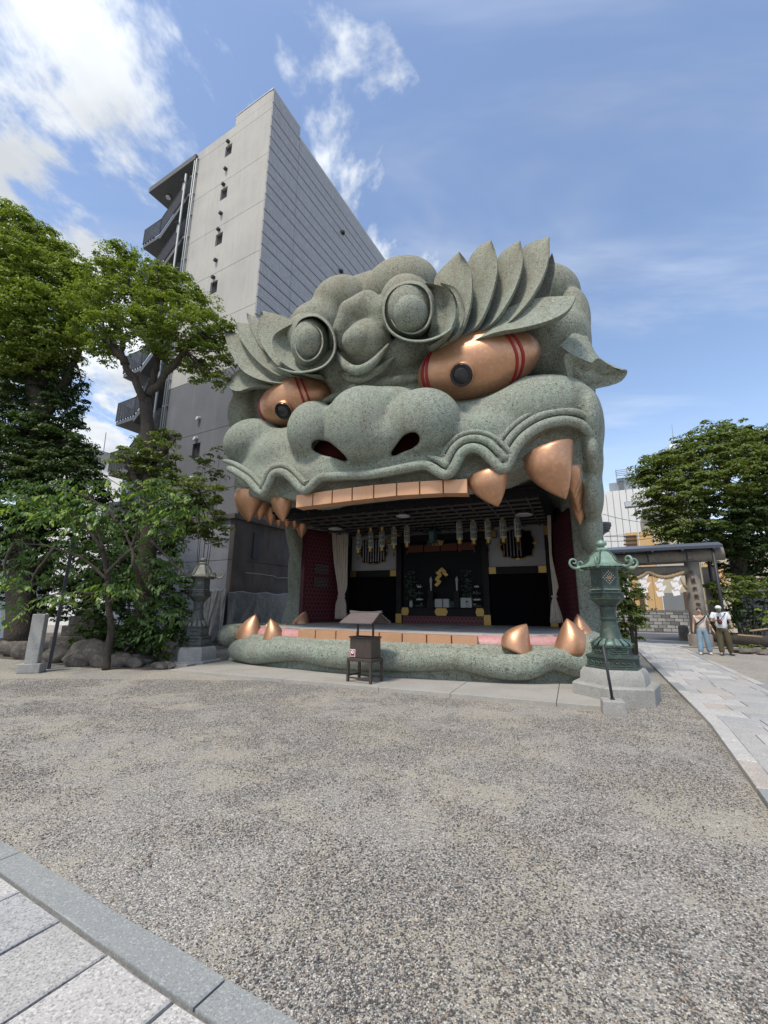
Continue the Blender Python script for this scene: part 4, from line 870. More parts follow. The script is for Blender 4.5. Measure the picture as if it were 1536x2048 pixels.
# loose pebbles near the viewer
M_PEB=[mat('pebble_dark',(.085,.083,.082),.75),mat('pebble_grey',(.25,.235,.215),.75),mat('pebble_light',(.48,.45,.39),.7),mat('pebble_brown',(.30,.22,.16),.75)]
def k_out(D): return .84-.0585*max(0,D-8)
K1=G(0,1689); K2=G(566,2046); KD=(K2-K1).normalized(); KN=Vector((-KD.y,KD.x,0))
def pebbles(n=200000):
    rg=np.random.default_rng(3)
    x=rg.uniform(-10,10,n*6); y=1.6+ (rg.uniform(0,1,n*6)**1.7)*8.5
    keep=np.abs(x)<y*1.15+1.3
    # clumps: several octaves of cheap value noise
    def vn(x,y,s,seed):
        r2=np.random.default_rng(seed).uniform(0,1,(64,64)); fx=(x*s)%63; fy=(y*s)%63; i=fx.astype(int); j=fy.astype(int); a=fx-i; b=fy-j; a=a*a*(3-2*a); b=b*b*(3-2*b)
        return (r2[i,j]*(1-a)+r2[(i+1)%64,j]*a)*(1-b)+(r2[i,(j+1)%64]*(1-a)+r2[(i+1)%64,(j+1)%64]*a)*b
    dns=.45*vn(x+20,y,1.1,1)+.3*vn(x+20,y,3.1,2)+.25*vn(x+20,y,8,3)
    keep&=rg.uniform(0,1,n*6)<np.clip((dns-.33)*3.2,.05,1)
    P=np.stack([x,y],1); d=(P-np.array([K1.x,K1.y]))@np.array([KN.x,KN.y]); keep&=d>.0
    Dv=P@np.array([DD.x,DD.y]); Nv=P@np.array([NN.x,NN.y]); keep&=Nv<(.83-.0585*np.maximum(0,Dv-8))
    lu=(P-LO[:2])@LU_[:2]; lv=(P-LO[:2])@LV_[:2]; keep&=~((lu>-4.5)&(lu<5.1)&(lv>-2.02))
    P=P[keep][:n]; m=len(P); s=rg.uniform(.0028,.0072,m)*(1+.5*(rg.uniform(0,1,m)>.93)); an=rg.uniform(0,6.28,m)
    oc=np.array([(1,0,0),(0,1,0),(-1,0,0),(0,-1,0),(0,0,1),(0,0,-1)],float)[None].repeat(m,0)*rg.uniform(.7,1.25,(m,6,1))
    oc[:,:,0]*=1.25; oc[:,:,2]*=.62; ca,sa=np.cos(an)[:,None],np.sin(an)[:,None]
    X=oc[:,:,0]*ca-oc[:,:,1]*sa; Y_=oc[:,:,0]*sa+oc[:,:,1]*ca
    V=np.stack([X*s[:,None]+P[:,0:1],Y_*s[:,None]+P[:,1:2],oc[:,:,2]*s[:,None]+s[:,None]*.35],2).reshape(-1,3)
    T=np.array([(0,1,4),(1,2,4),(2,3,4),(3,0,4),(1,0,5),(2,1,5),(3,2,5),(0,3,5)]); F=(T[None]+6*np.arange(m)[:,None,None]).reshape(-1,3)
    o=mesh('gravel',V,F,M_PEB); mi=np.repeat(rg.choice([0,1,2,3],m,p=[.44,.28,.18,.10]),8).astype(np.int32); o.data.polygons.foreach_set('material_index',mi); o['kind']='stuff'; tag(o,'loose grey and brown gravel strewn over the forecourt','gravel')
pebbles()
def stone_extra(m,nt,b,N,Lk,co): pass
GRAN=[mat('granite_'+n,c,.78,noise=[(1.6,.5,tuple(x*.78 for x in c),6,.42,.66),(85,.7,tuple(x*.42 for x in c),2,.52,.60),(60,.5,tuple(min(.8,x*1.5) for x in c),2,.55,.64),(2.6,.4,tuple(x*.66 for x in c),6,.56,.70)],bump=(150,.2,.003),coord='World') for n,c in (('pale',(.47,.455,.43)),('blue_grey',(.37,.37,.365)),('warm',(.43,.385,.34)),('mid',(.40,.39,.37)))]
M_KERB=mat('granite_kerb',(.275,.285,.27),.75,noise=[(1.2,.55,(.22,.24,.25),6,.42,.62),(110,.6,(.15,.16,.17),2,.52,.62),(80,.5,(.5,.5,.5),2,.57,.66)],bump=(150,.2,.003),coord='World')
def slab(name,poly,z0,z1,m,parent,r=.012,jit=0):
    """stone slab with eased, slightly uneven edge"""
    n=len(poly); c=sum((Vector(p) for p in poly),Vector((0,0)))/n; out=[]
    pts=[]
    for i in range(n):
        a=Vector(poly[i]); b_=Vector(poly[(i+1)%n]); k=max(1,int((b_-a).length/.22)) if jit else 1
        for q in range(k):
            p=a+(b_-a)*q/k
            if jit and q: p+=Vector((random.uniform(-jit,jit),random.uniform(-jit,jit)))
            pts.append(p)
    n=len(pts); inn=[p+(c-p).normalized()*r for p in pts]
    dz=[random.uniform(-.0015,.0015) for _ in range(3)]
    v=[(p.x,p.y,z0) for p in pts]+[(p.x,p.y,z1-r*.7) for p in pts]+[(p.x,p.y,z1) for p in inn]
    f=[(i,(i+1)%n,n+(i+1)%n,n+i) for i in range(n)]+[(n+i,n+(i+1)%n,2*n+(i+1)%n,2*n+i) for i in range(n)]+[tuple(range(2*n,3*n))]
    return mesh(name,v,f,m,parent)
M_DIRT=mat('joint_dirt',(.13,.115,.10),.95,noise=[(40,.6,(.25,.23,.2),3)],coord='World')
def rpath():
    root=empty('stone_path',(0,0,0)); root['kind']='structure'
    def P(D,n): p=DD*D+NN*n; return (p.x,p.y)
    Ds=[3.0]+[3+.25*i for i in range(1,110)]
    bed=[P(D,k_out(D)+.01) for D in np.arange(2.5,24,.5)]+[P(D,k_out(D)+1.86) for D in np.arange(24,2.4,-.5)]
    mesh('path_bed',[(x,y,.008) for x,y in bed],[tuple(range(len(bed)))],M_DIRT,root)
    D=2.6; z=.045
    while D<23.5:                                     # kerb stones both sides
        ln=random.uniform(.75,1.15); a,b_=D+.006,D+ln-.006
        for s0 in (0,1.68):
            slab('kerb_stone',[P(a,k_out(a)+s0),P(b_,k_out(b_)+s0),P(b_,k_out(b_)+s0+.175),P(a,k_out(a)+s0+.175)],-.05,z+(.02 if s0==0 else .0),random.choice([M_KERB,M_KERB,GRAN[0],GRAN[2]]),root,.012)
        D+=ln
    D=2.6; r=0
    while D<23.5:
        ln=.50; n0=.187; w=[]; x=0
        off=random.uniform(.15,.7); xs=[0,off] 
        while xs[-1]<1.485: xs.append(xs[-1]+random.uniform(.45,.85))
        xs=[q for q in xs if q<1.485-.12]+[1.485]
        for a,b_ in zip(xs[:-1],xs[1:]):
            ka=k_out(D)+n0; kb=k_out(D+ln)+n0
            slab('paving_slab',[P(D+.005,ka+a+.005),P(D+ln-.005,kb+a+.005),P(D+ln-.005,kb+b_-.005),P(D+.005,ka+b_-.005)],-.05,z+random.uniform(-.003,.003),random.choices(GRAN,[3,3,1,3])[0],root,.008)
        D+=ln; r+=1
    # far crossing paving
    q=[P(23.5,-3),P(27.5,-3),P(27.5,6),P(23.5,6)]; mesh('path_end',[(x,y,.03) for x,y in q],[(0,1,2,3)],GRAN[3],root)
rpath()
def lpath():
    root=empty('stone_path',(0,0,0)); root['kind']='structure'
    def P(s,n): p=K1+KD*s+KN*n; return (p.x,p.y)
    mesh('path_bed',[(*P(-6,0.0),.006),(*P(6,0.0),.006),(*P(6,-3),.006),(*P(-6,-3),.006)],[(0,3,2,1)],M_DIRT,root)
    ks=[-5.2,-3.9,-2.4,-1.2,.29,2.23,3.6,5.0]
    for a,b_ in zip(ks[:-1],ks[1:]): slab('kerb_stone',[P(a+.006,0),P(a+.006,-.158),P(b_-.006,-.158),P(b_-.006,0)],-.05,.03,M_KERB,root,.008,.004)
    js=[-5+.45*i for i in range(12)]; js=[.32-.44*i for i in range(11,0,-1)]+[.32,.77,1.215,1.65,2.13,2.6,3.1,3.6]
    for r in range(6):
        n0=-.178-.62*r; n1=n0-.605
        jj=js if r%2==0 else [j+.22 for j in js]
        for a,b_ in zip(jj[:-1],jj[1:]): slab('paving_slab',[P(a+.009,n0),P(a+.009,n1),P(b_-.009,n1),P(b_-.009,n0)],-.05,.028+random.uniform(-.004,.004),random.choice([GRAN[0],GRAN[0],GRAN[1],GRAN[3]]),root,.012,.009)
lpath()
M_APRON=mat('apron_concrete',(.34,.325,.295),.82,noise=[(1.4,.6,(.26,.245,.22),6,.42,.64),(60,.4,(.22,.21,.19),2,.5,.62),(14,.3,(.42,.40,.37),4,.5,.66)],bump=(90,.25,.004),coord='World')
def apron():
    root=empty('stone_apron',(0,0,0)); root['kind']='structure'
    A=G(340,1345,.0);B=G(1222,1424,.0); d=(B-A).normalized(); inn=Vector(tuple(LV_)); n=Vector((-d.y,d.x,0))
    cut=[G(340,1345)]+[G(x,y) for x,y in ((568,1364),(758,1382),(902,1394),(1114,1412),(1222,1424))]
    for a,b_ in zip(cut[:-1],cut[1:]):
        a2=A+d*((a-A)@d); b2=A+d*((b_-A)@d)
        slab('apron_slab',[(p.x,p.y) for p in (a2+d*.005,b2-d*.005,b2-d*.005+n*2.3,a2+d*.005+n*2.3)],-.05,.075,M_APRON,root,.008)
    # drain cover slab beside the left stone lantern
    p=G(300,1332); slab('kerb_stone',[(p.x-1.0,p.y+.05),(p.x+1.1,p.y-.25),(p.x+1.2,p.y+.1),(p.x-.9,p.y+.4)],-.03,.07,M_APRON,root,.01)
apron()
# road with its white line
M_ASPH=mat('asphalt',(.075,.078,.085),.85,noise=[(40,.5,(.12,.12,.125),3)],coord='World'); M_LINE=mat('road_paint',(.75,.75,.74),.7)
def quadNN(o,d,l0,l1,w0,w1,z): return [tuple(Vector((p.x,p.y,z))) for p in (o+NN*l0+DD*w0,o+NN*l1+DD*w0,o+NN*l1+DD*w1,o+NN*l0+DD*w1)]
RO=G(1300,1281)
rd=mesh('road',quadNN(RO,0,-60,60,0,11.5,.004),[(0,1,2,3)],M_ASPH); rd['kind']='structure'
LP=G(1340,1267.5); w_=(LP-RO)@DD; ln_=mesh('road_line',quadNN(RO,0,-60,60,w_-.1,w_+.18,.009),[(0,1,2,3)],M_LINE); ln_['kind']='structure'
# ================================================================ TALL GREY BUILDING
BC=Vector((-6.59,19.0,0)); BU=Vector((-math.cos(AL),math.sin(AL),0))   # corner, direction of the left face; DD = direction of the tiled face
def streak(m,nt,b,N,Lk,co): pass
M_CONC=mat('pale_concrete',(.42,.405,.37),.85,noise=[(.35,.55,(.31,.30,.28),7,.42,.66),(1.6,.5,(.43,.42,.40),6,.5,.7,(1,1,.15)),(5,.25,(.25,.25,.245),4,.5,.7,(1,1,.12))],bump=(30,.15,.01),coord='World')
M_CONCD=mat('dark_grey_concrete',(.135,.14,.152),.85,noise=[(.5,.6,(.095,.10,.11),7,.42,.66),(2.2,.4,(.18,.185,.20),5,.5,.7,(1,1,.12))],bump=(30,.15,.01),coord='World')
def tile_extra(m,nt,b,N,Lk,co):
    br=N('ShaderNodeTexBrick'); br.offset=.0; br.inputs['Scale'].default_value=1; br.inputs['Mortar Size'].default_value=.012; br.inputs['Brick Width'].default_value=.10; br.inputs['Row Height'].default_value=.245; br.inputs['Bias'].default_value=-.1
    br.inputs['Color1'].default_value=(.34,.325,.315,1); br.inputs['Color2'].default_value=(.42,.405,.39,1); br.inputs['Mortar'].default_value=(.21,.20,.20,1)
    mp=N('ShaderNodeMapping'); mp.vector_type='POINT'; mp.inputs['Rotation'].default_value=(0,0,0); 
    sx=N('ShaderNodeSeparateXYZ'); Lk(co,sx.inputs[0]); cb=N('ShaderNodeCombineXYZ'); Lk(sx.outputs[1],cb.inputs[0]); Lk(sx.outputs[2],cb.inputs[1]); Lk(cb.outputs[0],br.inputs[0]); Lk(br.outputs[0],b.inputs['Base Color'])
M_TILE=mat('grey_tile',(.24,.245,.28),.45,extra=tile_extra)
M_DARK=mat('dark_metal_rail',(.028,.03,.036),.55); M_STAIR=mat('stair_concrete',(.105,.11,.115),.8,noise=[(3,.4,(.075,.08,.085),4)])
M_VENT=mat('vent_steel',(.55,.56,.57),.4,.5); M_PIPE=mat('grey_pipe',(.25,.27,.28),.5,.2); M_BRICKD=mat('brown_stained_concrete',(.125,.105,.095),.9,noise=[(.9,.6,(.045,.038,.036),7,.42,.64),(3,.55,(.14,.125,.115),6,.52,.7,(1,1,.14)),(7,.4,(.03,.026,.026),4,.56,.7,(1,1,.1))],bump=(12,.3,.02),coord='World')
M_BLUEW=mat('blue_grey_wall',(.23,.245,.28),.85,noise=[(.8,.6,(.11,.12,.15),6,.42,.66),(4,.5,(.22,.235,.27),5,.52,.7,(1,1,.14))],bump=(12,.2,.01),coord='World')
BLD=empty('tall_building',BC,AL*-1,'tall grey concrete and tiled building with an open dark staircase, rising behind the lion head','building')
# local frame of the building: x = -left (so the left face runs to negative x), y = into the tiled face direction
def Bm(a,b,z): return (-a,b,z)
def bbox(mb,a0,a1,b0,b1,z0,z1,bev=0): return mb.box((-(a0+a1)/2,(b0+b1)/2,(z0+z1)/2),(a1-a0,b1-b0,z1-z0),bev=bev)
ZT=29.76; FL=3.2
def building():
    B=BLD
    bbox(MB(),.12,6.3,.12,24,0,29.6).build('core',M_DARKC,B)
    # left concrete face, one panel per storey
    zs=[30.1]+[ZT-.35-FL*k for k in range(10)]+[0]
    for k,(z1,z0) in enumerate(zip(zs[:-1],zs[1:])):
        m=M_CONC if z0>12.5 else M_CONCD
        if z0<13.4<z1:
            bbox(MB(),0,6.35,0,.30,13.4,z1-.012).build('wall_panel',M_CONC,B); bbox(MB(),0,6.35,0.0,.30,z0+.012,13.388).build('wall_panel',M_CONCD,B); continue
        zc=28.53-FL*(k-0) if k>0 else None
        # window opening in the panel
        wz=[28.1-FL*i for i in range(10)]; w=[q for q in wz if z0<q<z1-.8]
        if w:
            q=w[0]; a0,a1=3.12,3.70
            mb=MB(); bbox(mb,0,a0,0,.30,z0+.012,z1-.012); bbox(mb,a1,6.35,0,.30,z0+.012,z1-.012); bbox(mb,a0,a1,0,.30,z0+.012,q); bbox(mb,a0,a1,0,.30,q+.80,z1-.012); p=mb.build('wall_panel',m,B)
            fr=MB(); bbox(fr,a0,a1,.24,.27,q,q+.05); bbox(fr,a0,a1,.24,.27,q+.75,q+.8); bbox(fr,a0,a0+.05,.24,.27,q+.05,q+.75); bbox(fr,a1-.05,a1,.24,.27,q+.05,q+.75); wn=fr.build('window',M_DARK,B)
            bbox(MB(),a0+.05,a1-.05,.245,.255,q+.05,q+.75).build('pane',M_GLASSD,wn)
            for da,dz in ((0,1.05),(-.05,2.15)):
                if q+dz>29.9: continue
                mb=MB(); mb.loft([[(-(3.45+da)+.10*math.cos(t),-.16 if j else 0.0,q+dz+.10*math.sin(t)-(.03 if j else 0)) for t in [2*math.pi*i/10 for i in range(10)]] for j in (0,1)]); mb.box((-(3.45+da),-.12,q+dz-.10),(.13,.14,.05)); mb.build('vent_hood',M_VENT if q<14 else M_DARK,B,auto=40)
        else: bbox(MB(),0,6.35,0,.30,z0+.012,z1-.012).build('wall_panel',m,B)
    bbox(MB(),0,3.0,0,2.33,30.1,30.85).build('roof_box',M_CONC,B)
    bbox(MB(),-.03,3.03,-.03,.3,30.85,30.9).build('coping',M_VENT,B); bbox(MB(),-.04,.2,-.03,2.36,30.78,30.88).build('coping',M_CONC,B)
    bbox(MB(),-.05,.2,2.4,24,29.80,30.08).build('coping',M_CONC,B)
    # tiled face: panels between open dark joints
    bs=[0.0,2.36,6.1,9.97,13.85,17.7,21.6]; gs=[]
    for k in range(9):
        for o in (0,1.01,1.74,2.47): gs.append(ZT-FL*k-o)
    rows=[(30.76,ZT)]+list(zip(gs[:-1],gs[1:]))
    for z1,z0 in rows:
        for j,(b0,b1) in enumerate(zip(bs[:-1],bs[1:])):
            if z1>30 and j>0: continue
            if z1<9: continue
            bbox(MB(),-.06,.10,b0+.012,b1-.012,z0+.075,z1-.0).build('tile_panel',M_TILE,B)
    for y,z in ((7.0,24.2),(6.95,17.85),(7.05,27.4)):
        mb=MB(); mb.lathe([(.16,-.05),(.17,.08),(.1,.14),(.01,.16)],10,c=(.14,y,z-.3)); mb.build('wall_lamp',M_DARK,B,auto=40)
    bbox(MB(),.0,.12,0,24,0,9.2).build('lower_wall',M_CONCD,B)
    # down pipes
    for a,r in ((6.25,.055),(6.45,.04)):
        p=MB().tube([(-a,-.12,0),(-a,-.12,29.4),(-a+.02,.1,29.7)],r,8).build('down_pipe',M_PIPE,B,smooth=True)
        for k in range(18): MB().box((-a,-.07,1.2+k*1.6),(.16,.12,.05)).build('pipe_clip',M_VENT,p)
    # staircase
    A0,A1,A2=6.55,9.4,11.2
    s=bbox(MB(),6.4,11.25,-.15,3.0,29.55,29.95).build('stair_roof',M_STAIR,B)
    for a,b_ in ((10.3,.7),(7.6,.6)): MB().lathe([(.16,-.08),(.18,-.02),(.16,.02)],16,c=(-a,b_,29.5)).build('round_light',M_VENT,s,auto=40)
    for n in range(9):
        z0=25.3-FL*n
        if z0<2: continue
        mb=MB(); bbox(mb,A1,A2,0,2.6,z0-.22,z0); bbox(mb,6.4,7.0,0,2.6,z0+1.9-.22,z0+1.9)
        def fl(b0,b1,za,zb):
            mb.add([Bm(6.95,b0,za),Bm(A1,b0,zb),Bm(A1,b0,zb-.38),Bm(6.95,b0,za-.38),Bm(6.95,b1,za),Bm(A1,b1,zb),Bm(A1,b1,zb-.38),Bm(6.95,b1,za-.38)],[(0,1,2,3),(7,6,5,4),(0,4,5,1),(3,2,6,7),(0,3,7,4),(1,5,6,2)])
        fl(0,1.2,z0+1.9,z0); fl(1.4,2.6,z0-1.3,z0); st=mb.build('stair_flight',M_STAIR,B)
        # slatted railings: every upright its own bar in one joined rail per flight
        rl=MB()
        def slats(a0,a1,b0,b1,z_0,z_1,k):
            for i in range(k+1):
                t=i/k; a=a0+(a1-a0)*t; b_=b0+(b1-b0)*t; z=z_0+(z_1-z_0)*t; rl.box((-a,b_,z+.62),(.085 if a1!=a0 else .02,.02 if a1!=a0 else .085,1.16))
        slats(6.95,A1,-.03,-.03,z0+1.9,z0,20); slats(A1,A2,-.03,-.03,z0,z0,14); slats(A2,A2,0,2.6,z0,z0,18)
        rl.tube([Bm(6.95,-.03,z0+1.9+1.22),Bm(A1,-.03,z0+1.22),Bm(A2,-.03,z0+1.22),Bm(A2,2.6,z0+1.22)],.03,5)
        rl.tube([Bm(6.95,-.03,z0+1.9+.06),Bm(A1,-.03,z0+.06),Bm(A2,-.03,z0+.06)],.02,4)
        for i in range(12): rl.box((-(6.42+i*.05),-.03,z0+1.9+.6),(.02,.02,1.2))
        ro=rl.build('stair_railing',M_DARK,B); ro['kind']='stuff'
        lt=MB().box((-7.15,-.22,z0+2.35),(.20,.06,.62),bev=.02).build('landing_light',M_WHITEP,B); MB().tube([(-7.15,-.1,z0+2.7),(-7.0,-.35,z0+2.75),(-7.3,-.35,z0+2.72)],.035,6).build('light_bracket',M_DARK,lt)
    MB().tube([(-7.05,-.2,.5),(-7.05,-.2,28.6)],.07,8).build('stair_pole',M_PIPE,B,smooth=True)
    bbox(MB(),11.0,11.2,2.6,2.8,0,29.5).build('stair_column',M_STAIR,B); bbox(MB(),6.4,11,2.9,3.1,0,29.5).build('stair_back_wall',M_CONCD,B)
    # stained base storey projecting slightly, with ledge
    zl=5.35
    for z0,z1 in ((0,2.05),(2.07,3.55),(3.57,zl)):
        bbox(MB(),-.28,-.06,-.42,11,z0,z1).build('base_panel',M_BRICKD,B); bbox(MB(),-.06,.62-.62+6.3,-.42,-.2,z0,z1).build('base_panel',M_BLUEW,B)
    bbox(MB(),-.42,.1,-.55,11,zl+.0,zl+.22).build('ledge',M_BRICKD,B); bbox(MB(),.1,9,-.55,.2,zl,zl+.22).build('ledge',M_BRICKD,B)
    bbox(MB(),-.34,-.285,-.42,.35,0,zl-.01).build('corner_pier',M_BRICKD,B)
    bbox(MB(),-.33,-.27,.75,1.15,3.7,4.9).build('window',M_DARK,B)
    rnd=random.Random(5); pts=[(.30,.4+.35*i,3.05+rnd.uniform(-.04,.04)-.01*i) for i in range(16)]
    MB().tube([(x-.01,y,z) for x,y,z in pts],.012,4).build('wall_crack',M_VENT,B)
M_DARKC=mat('dark_core',(.02,.02,.022),.9)
building()
# tarpaulins hung along the base
M_TARP=mat('grey_tarpaulin',(.17,.18,.19),.4,.15,noise=[(2,.5,(.07,.075,.085),5),(9,.4,(.2,.21,.23),4,.52,.7)],bump=(6,.6,.05)); M_WTARP=mat('white_sheet',(.55,.58,.64),.5,noise=[(2,.5,(.40,.43,.5),5)],bump=(5,.5,.05))
def tarp(p0,p1,zt,zb,m,label,folds=9,seed=1,amp=.12):
    rnd=random.Random(seed); p0=Vector(p0);p1=Vector(p1); d=(p1-p0); ln=d.length; d.normalize(); n=Vector((d.y,-d.x,0)); ph=[rnd.uniform(0,6.28) for _ in range(6)]
    nx,nz=90,34; v=[];f=[]
    for j in range(nz+1):
        t=j/nz
        for i in range(nx+1):
            s=i/nx; sag=.07*abs(math.sin(s*math.pi*3+ph[0]))**1.5*(1-t)
            fold=math.sin(s*folds*6.28+ph[1]+2.4*t*math.sin(s*5+ph[2])+1.5*math.sin(s*3.1+ph[5]))*.6*(.5+.5*math.sin(s*7+ph[0]+t*2))+math.sin(s*folds*3.7*6.28+ph[3]+t*5)*.10*math.sin(s*11+ph[4])
            crease=.45*max(0,1-abs((s*2.6+t*.9+ph[4])%1-.5)*7)
            w=d*(s*ln)+n*(amp*(fold*(.25+t)+crease*(.3+t*.6)+.35*t*t)); v.append((w.x,w.y,(zt-zb)*(1-t)-sag+rnd.uniform(-.01,.01)*0))
    for j in range(nz):
        for i in range(nx): a=j*(nx+1)+i; f.append((a,a+1,a+nx+2,a+nx+1))
    o=mesh('tarpaulin',v,f,m,None,True); o.location=(p0.x,p0.y,zb); md=o.modifiers.new('solid','SOLIDIFY'); md.thickness=.01; tag(o,label,'tarpaulin')
def bw(a,b,z=0): return BC+BU*a+DD*b+Vector((0,0,z))
tarp(bw(.95,-.62),bw(-.42,-.62),2.35,.15,M_TARP,'grey tarpaulin draped over the corner beside the left stone lantern',1.6,3,.20)
tarp(bw(-.46,-.60),bw(-.46,3.6),2.25,.1,M_TARP,'grey tarpaulin hung along the stained wall behind the lower left fangs',2.0,8,.15)
tarp(Vector((-17.5,16.5,0)),Vector((-13.2,17.3,0)),3.4,.2,M_WTARP,'white sheet hung behind the trees at the left edge',5,5,.15)
# ================================================================ BACKGROUND BUILDINGS
def onpl(x,y,P0,nrm):
    d=Vector(tuple(ray(x,y))); C0=Vector((0,0,CH)); return C0+d*(((P0-C0)@nrm)/(d@nrm))
def facade(dist): P0=RO+DD*dist; return lambda x,y,e=0.0: (lambda p:((p-P0)@NN,p.z))(onpl(x,y,P0+DD*e,DD))
M_ORANGE=mat('orange_plaster',(.66,.43,.20),.8,noise=[(1,.3,(.58,.38,.18),4)]); M_CREAM=mat('cream_plaster',(.54,.50,.38),.85,noise=[(1,.3,(.48,.44,.34),4)]); M_WSID=mat('white_siding',(.66,.66,.65),.7,noise=[(.6,.2,(.6,.6,.6),4)]); M_GSID=mat('blue_grey_siding',(.27,.30,.34),.6); M_ROOFG=mat('grey_roof',(.12,.13,.15),.6); M_SHUT=mat('grey_shutter',(.22,.24,.25),.6); M_BROWNT=mat('brown_trim',(.10,.06,.04),.7)
def pbox(root,fn,x0,y0,x1,y1,dep,name,m,z0=None,parent=None,front=0.0):
    """box on the facade plane between two sight lines, local x along the street, y into the building"""
    a=fn(x0,y0); b=(fn(x1,y0)[0],fn(x1,y1)[1]); xa,xb=sorted((a[0],b[0])); za,zb=sorted((a[1],b[1])); za=z0 if z0 is not None else za
    return MB().box(((xa+xb)/2,dep/2-front,(za+zb)/2),(xb-xa,dep,zb-za)).build(name,m,parent or root)
def bg_root(name,dist,label,cat='building'):
    p=RO+DD*dist; return empty(name,(p.x,p.y,0),-AL,label,cat),facade(dist)
r,f=bg_root('house',14.5,'orange and cream two storey house behind the stone torii gate')
pbox(r,f,1284,1019,1384,1240,7,'wall',M_CREAM,0); pbox(r,f,1250,1066,1283.5,1240,6,'wall',M_ORANGE,0)
for x0,y0,x1,y1 in ((1272,1065,1313,1098),(1272,1118,1310,1150),(1304,1150,1319,1240),(1283,1150,1303,1240)): pbox(r,f,x0,y0,x1,y1,.3,'wall_band',M_ORANGE,front=.16)
for y in (1072,1080,1088,1096): pbox(r,f,1247,y,1274,y+1.2,.15,'trim_line',M_BROWNT,front=.12)
a=f(1252,1012); b=f(1420,1004); MB().loft([[(a[0],-.8,a[1]+.05),(a[0],-.8,a[1]-.15),(a[0],7,a[1]+1.2),(a[0],7,a[1]+1.9)],[(b[0],-.8,a[1]+.05),(b[0],-.8,a[1]-.15),(b[0],7,a[1]+1.2),(b[0],7,a[1]+1.9)]]).build('roof',M_ROOFG,r)
pbox(r,f,1250,1009,1300,1013,.15,'gutter',M_VENT,front=.9)
for x in (1269,1300): pbox(r,f,x,1016,x+2.2,1240,.12,'down_pipe',M_WSID,0,front=.3)
g_=pbox(r,f,1319,1186,1366,1240,.1,'garage_door',M_SHUT,0,front=.06); 
pbox(r,f,1366,1184,1374,1240,.2,'door_post',M_BROWNT,0,front=.12)
pbox(r,f,1342,1023,1349,1030,.3,'wall_lamp',M_DARK,front=.2); pbox(r,f,1284,1025,1288,1030,.3,'wall_lamp',M_DARK,front=.2)
pbox(r,f,1275,1155,1292,1178,.25,'awning',M_WSID,front=.5); pbox(r,f,1276,1175,1290,1235,.1,'doorway',M_BROWNT,0,front=.1)
r,f=bg_root('house',14.0,'orange and cream house with grey window shutters right of the stone torii')
pbox(r,f,1398,1100,1560,1240,8,'wall',M_CREAM,0); pbox(r,f,1405,1128,1452,1156,.3,'wall_band',M_ORANGE,front=.16); pbox(r,f,1430,1158,1455,1172,.3,'wall_band',M_ORANGE,front=.14)
for x0,x1 in ((1412,1452),(1500,1545)):
    w=pbox(r,f,x0,1158,x1,1178,.1,'window',M_SHUT,front=.06)
    for k in range(5): pbox(r,f,x0+1,1160+k*3.6,x1-1,1161.2+k*3.6,.05,'shutter_slat',M_GSID,parent=w,front=.12)
r,f=bg_root('white_building',34,'large white panelled building with roof railing right of the lion head')
a=f(1150,985); b=f(1330,985); top=f(1240,986)[1]
n=11; xs=np.linspace(f(1200,1000)[0],f(1340,1000)[0],n)
MB().box(((xs[0]+xs[-1])/2,6,top/2),(xs[-1]-xs[0],11.6,top)).build('core',M_WSID,r)
for i in range(n-1):
    for z0,z1 in ((0,top*.33),(top*.33+.05,top*.66),(top*.66+.05,top+.3)): MB().box(((xs[i]+xs[i+1])/2,-.04,(z0+z1)/2),(xs[i+1]-xs[i]-.07,.3,z1-z0)).build('wall_panel',M_WSID,r)
pbox(r,f,1217,963,1236,990,4,'roof_house',M_GSID,front=-1); pbox(r,f,1232,955,1300,990,4,'roof_house',M_GSID,front=-.5)
pbox(r,f,1236,961,1247,988,.2,'roof_door',M_ROOFG,front=-.38); pbox(r,f,1243,979,1275,984,.2,'louvre',M_DARK,front=-.36)
a=f(1233,955); b=f(1300,950); c=f(1233,941)
for k in range(4): z=a[1]+(c[1]-a[1])*(k+1)/4; MB().tube([(a[0],0,z),(b[0],0,z)],.05,5).build('roof_rail',M_GSID,r)
for x in np.linspace(a[0],b[0],4): MB().tube([(x,0,a[1]),(x,0,c[1]+.1)],.06,5).build('rail_post',M_GSID,r)
r,f=bg_root('rooftop',48,'grey flat roof with aerial mast showing above the right hand tree','building')
a=f(1344,908); b=f(1400,898); MB().box(((a[0]+b[0])/2,5,b[1]/2),(b[0]-a[0],9,b[1])).build('wall',M_GSID,r)
m0=f(1349,912); m1=f(1343,852); MB().tube([(m0[0],-.5,m0[1]),(m1[0],-.5,m1[1])],[.09,.03],6).build('mast',M_GSID,r)
c=f(1345,902); MB().lathe([(.02,-.6),(.5,-.5),(.7,0),(.5,.6),(.02,.8)],10,c=(c[0],-.9,c[1])).build('dish',M_WSID,r,smooth=True)
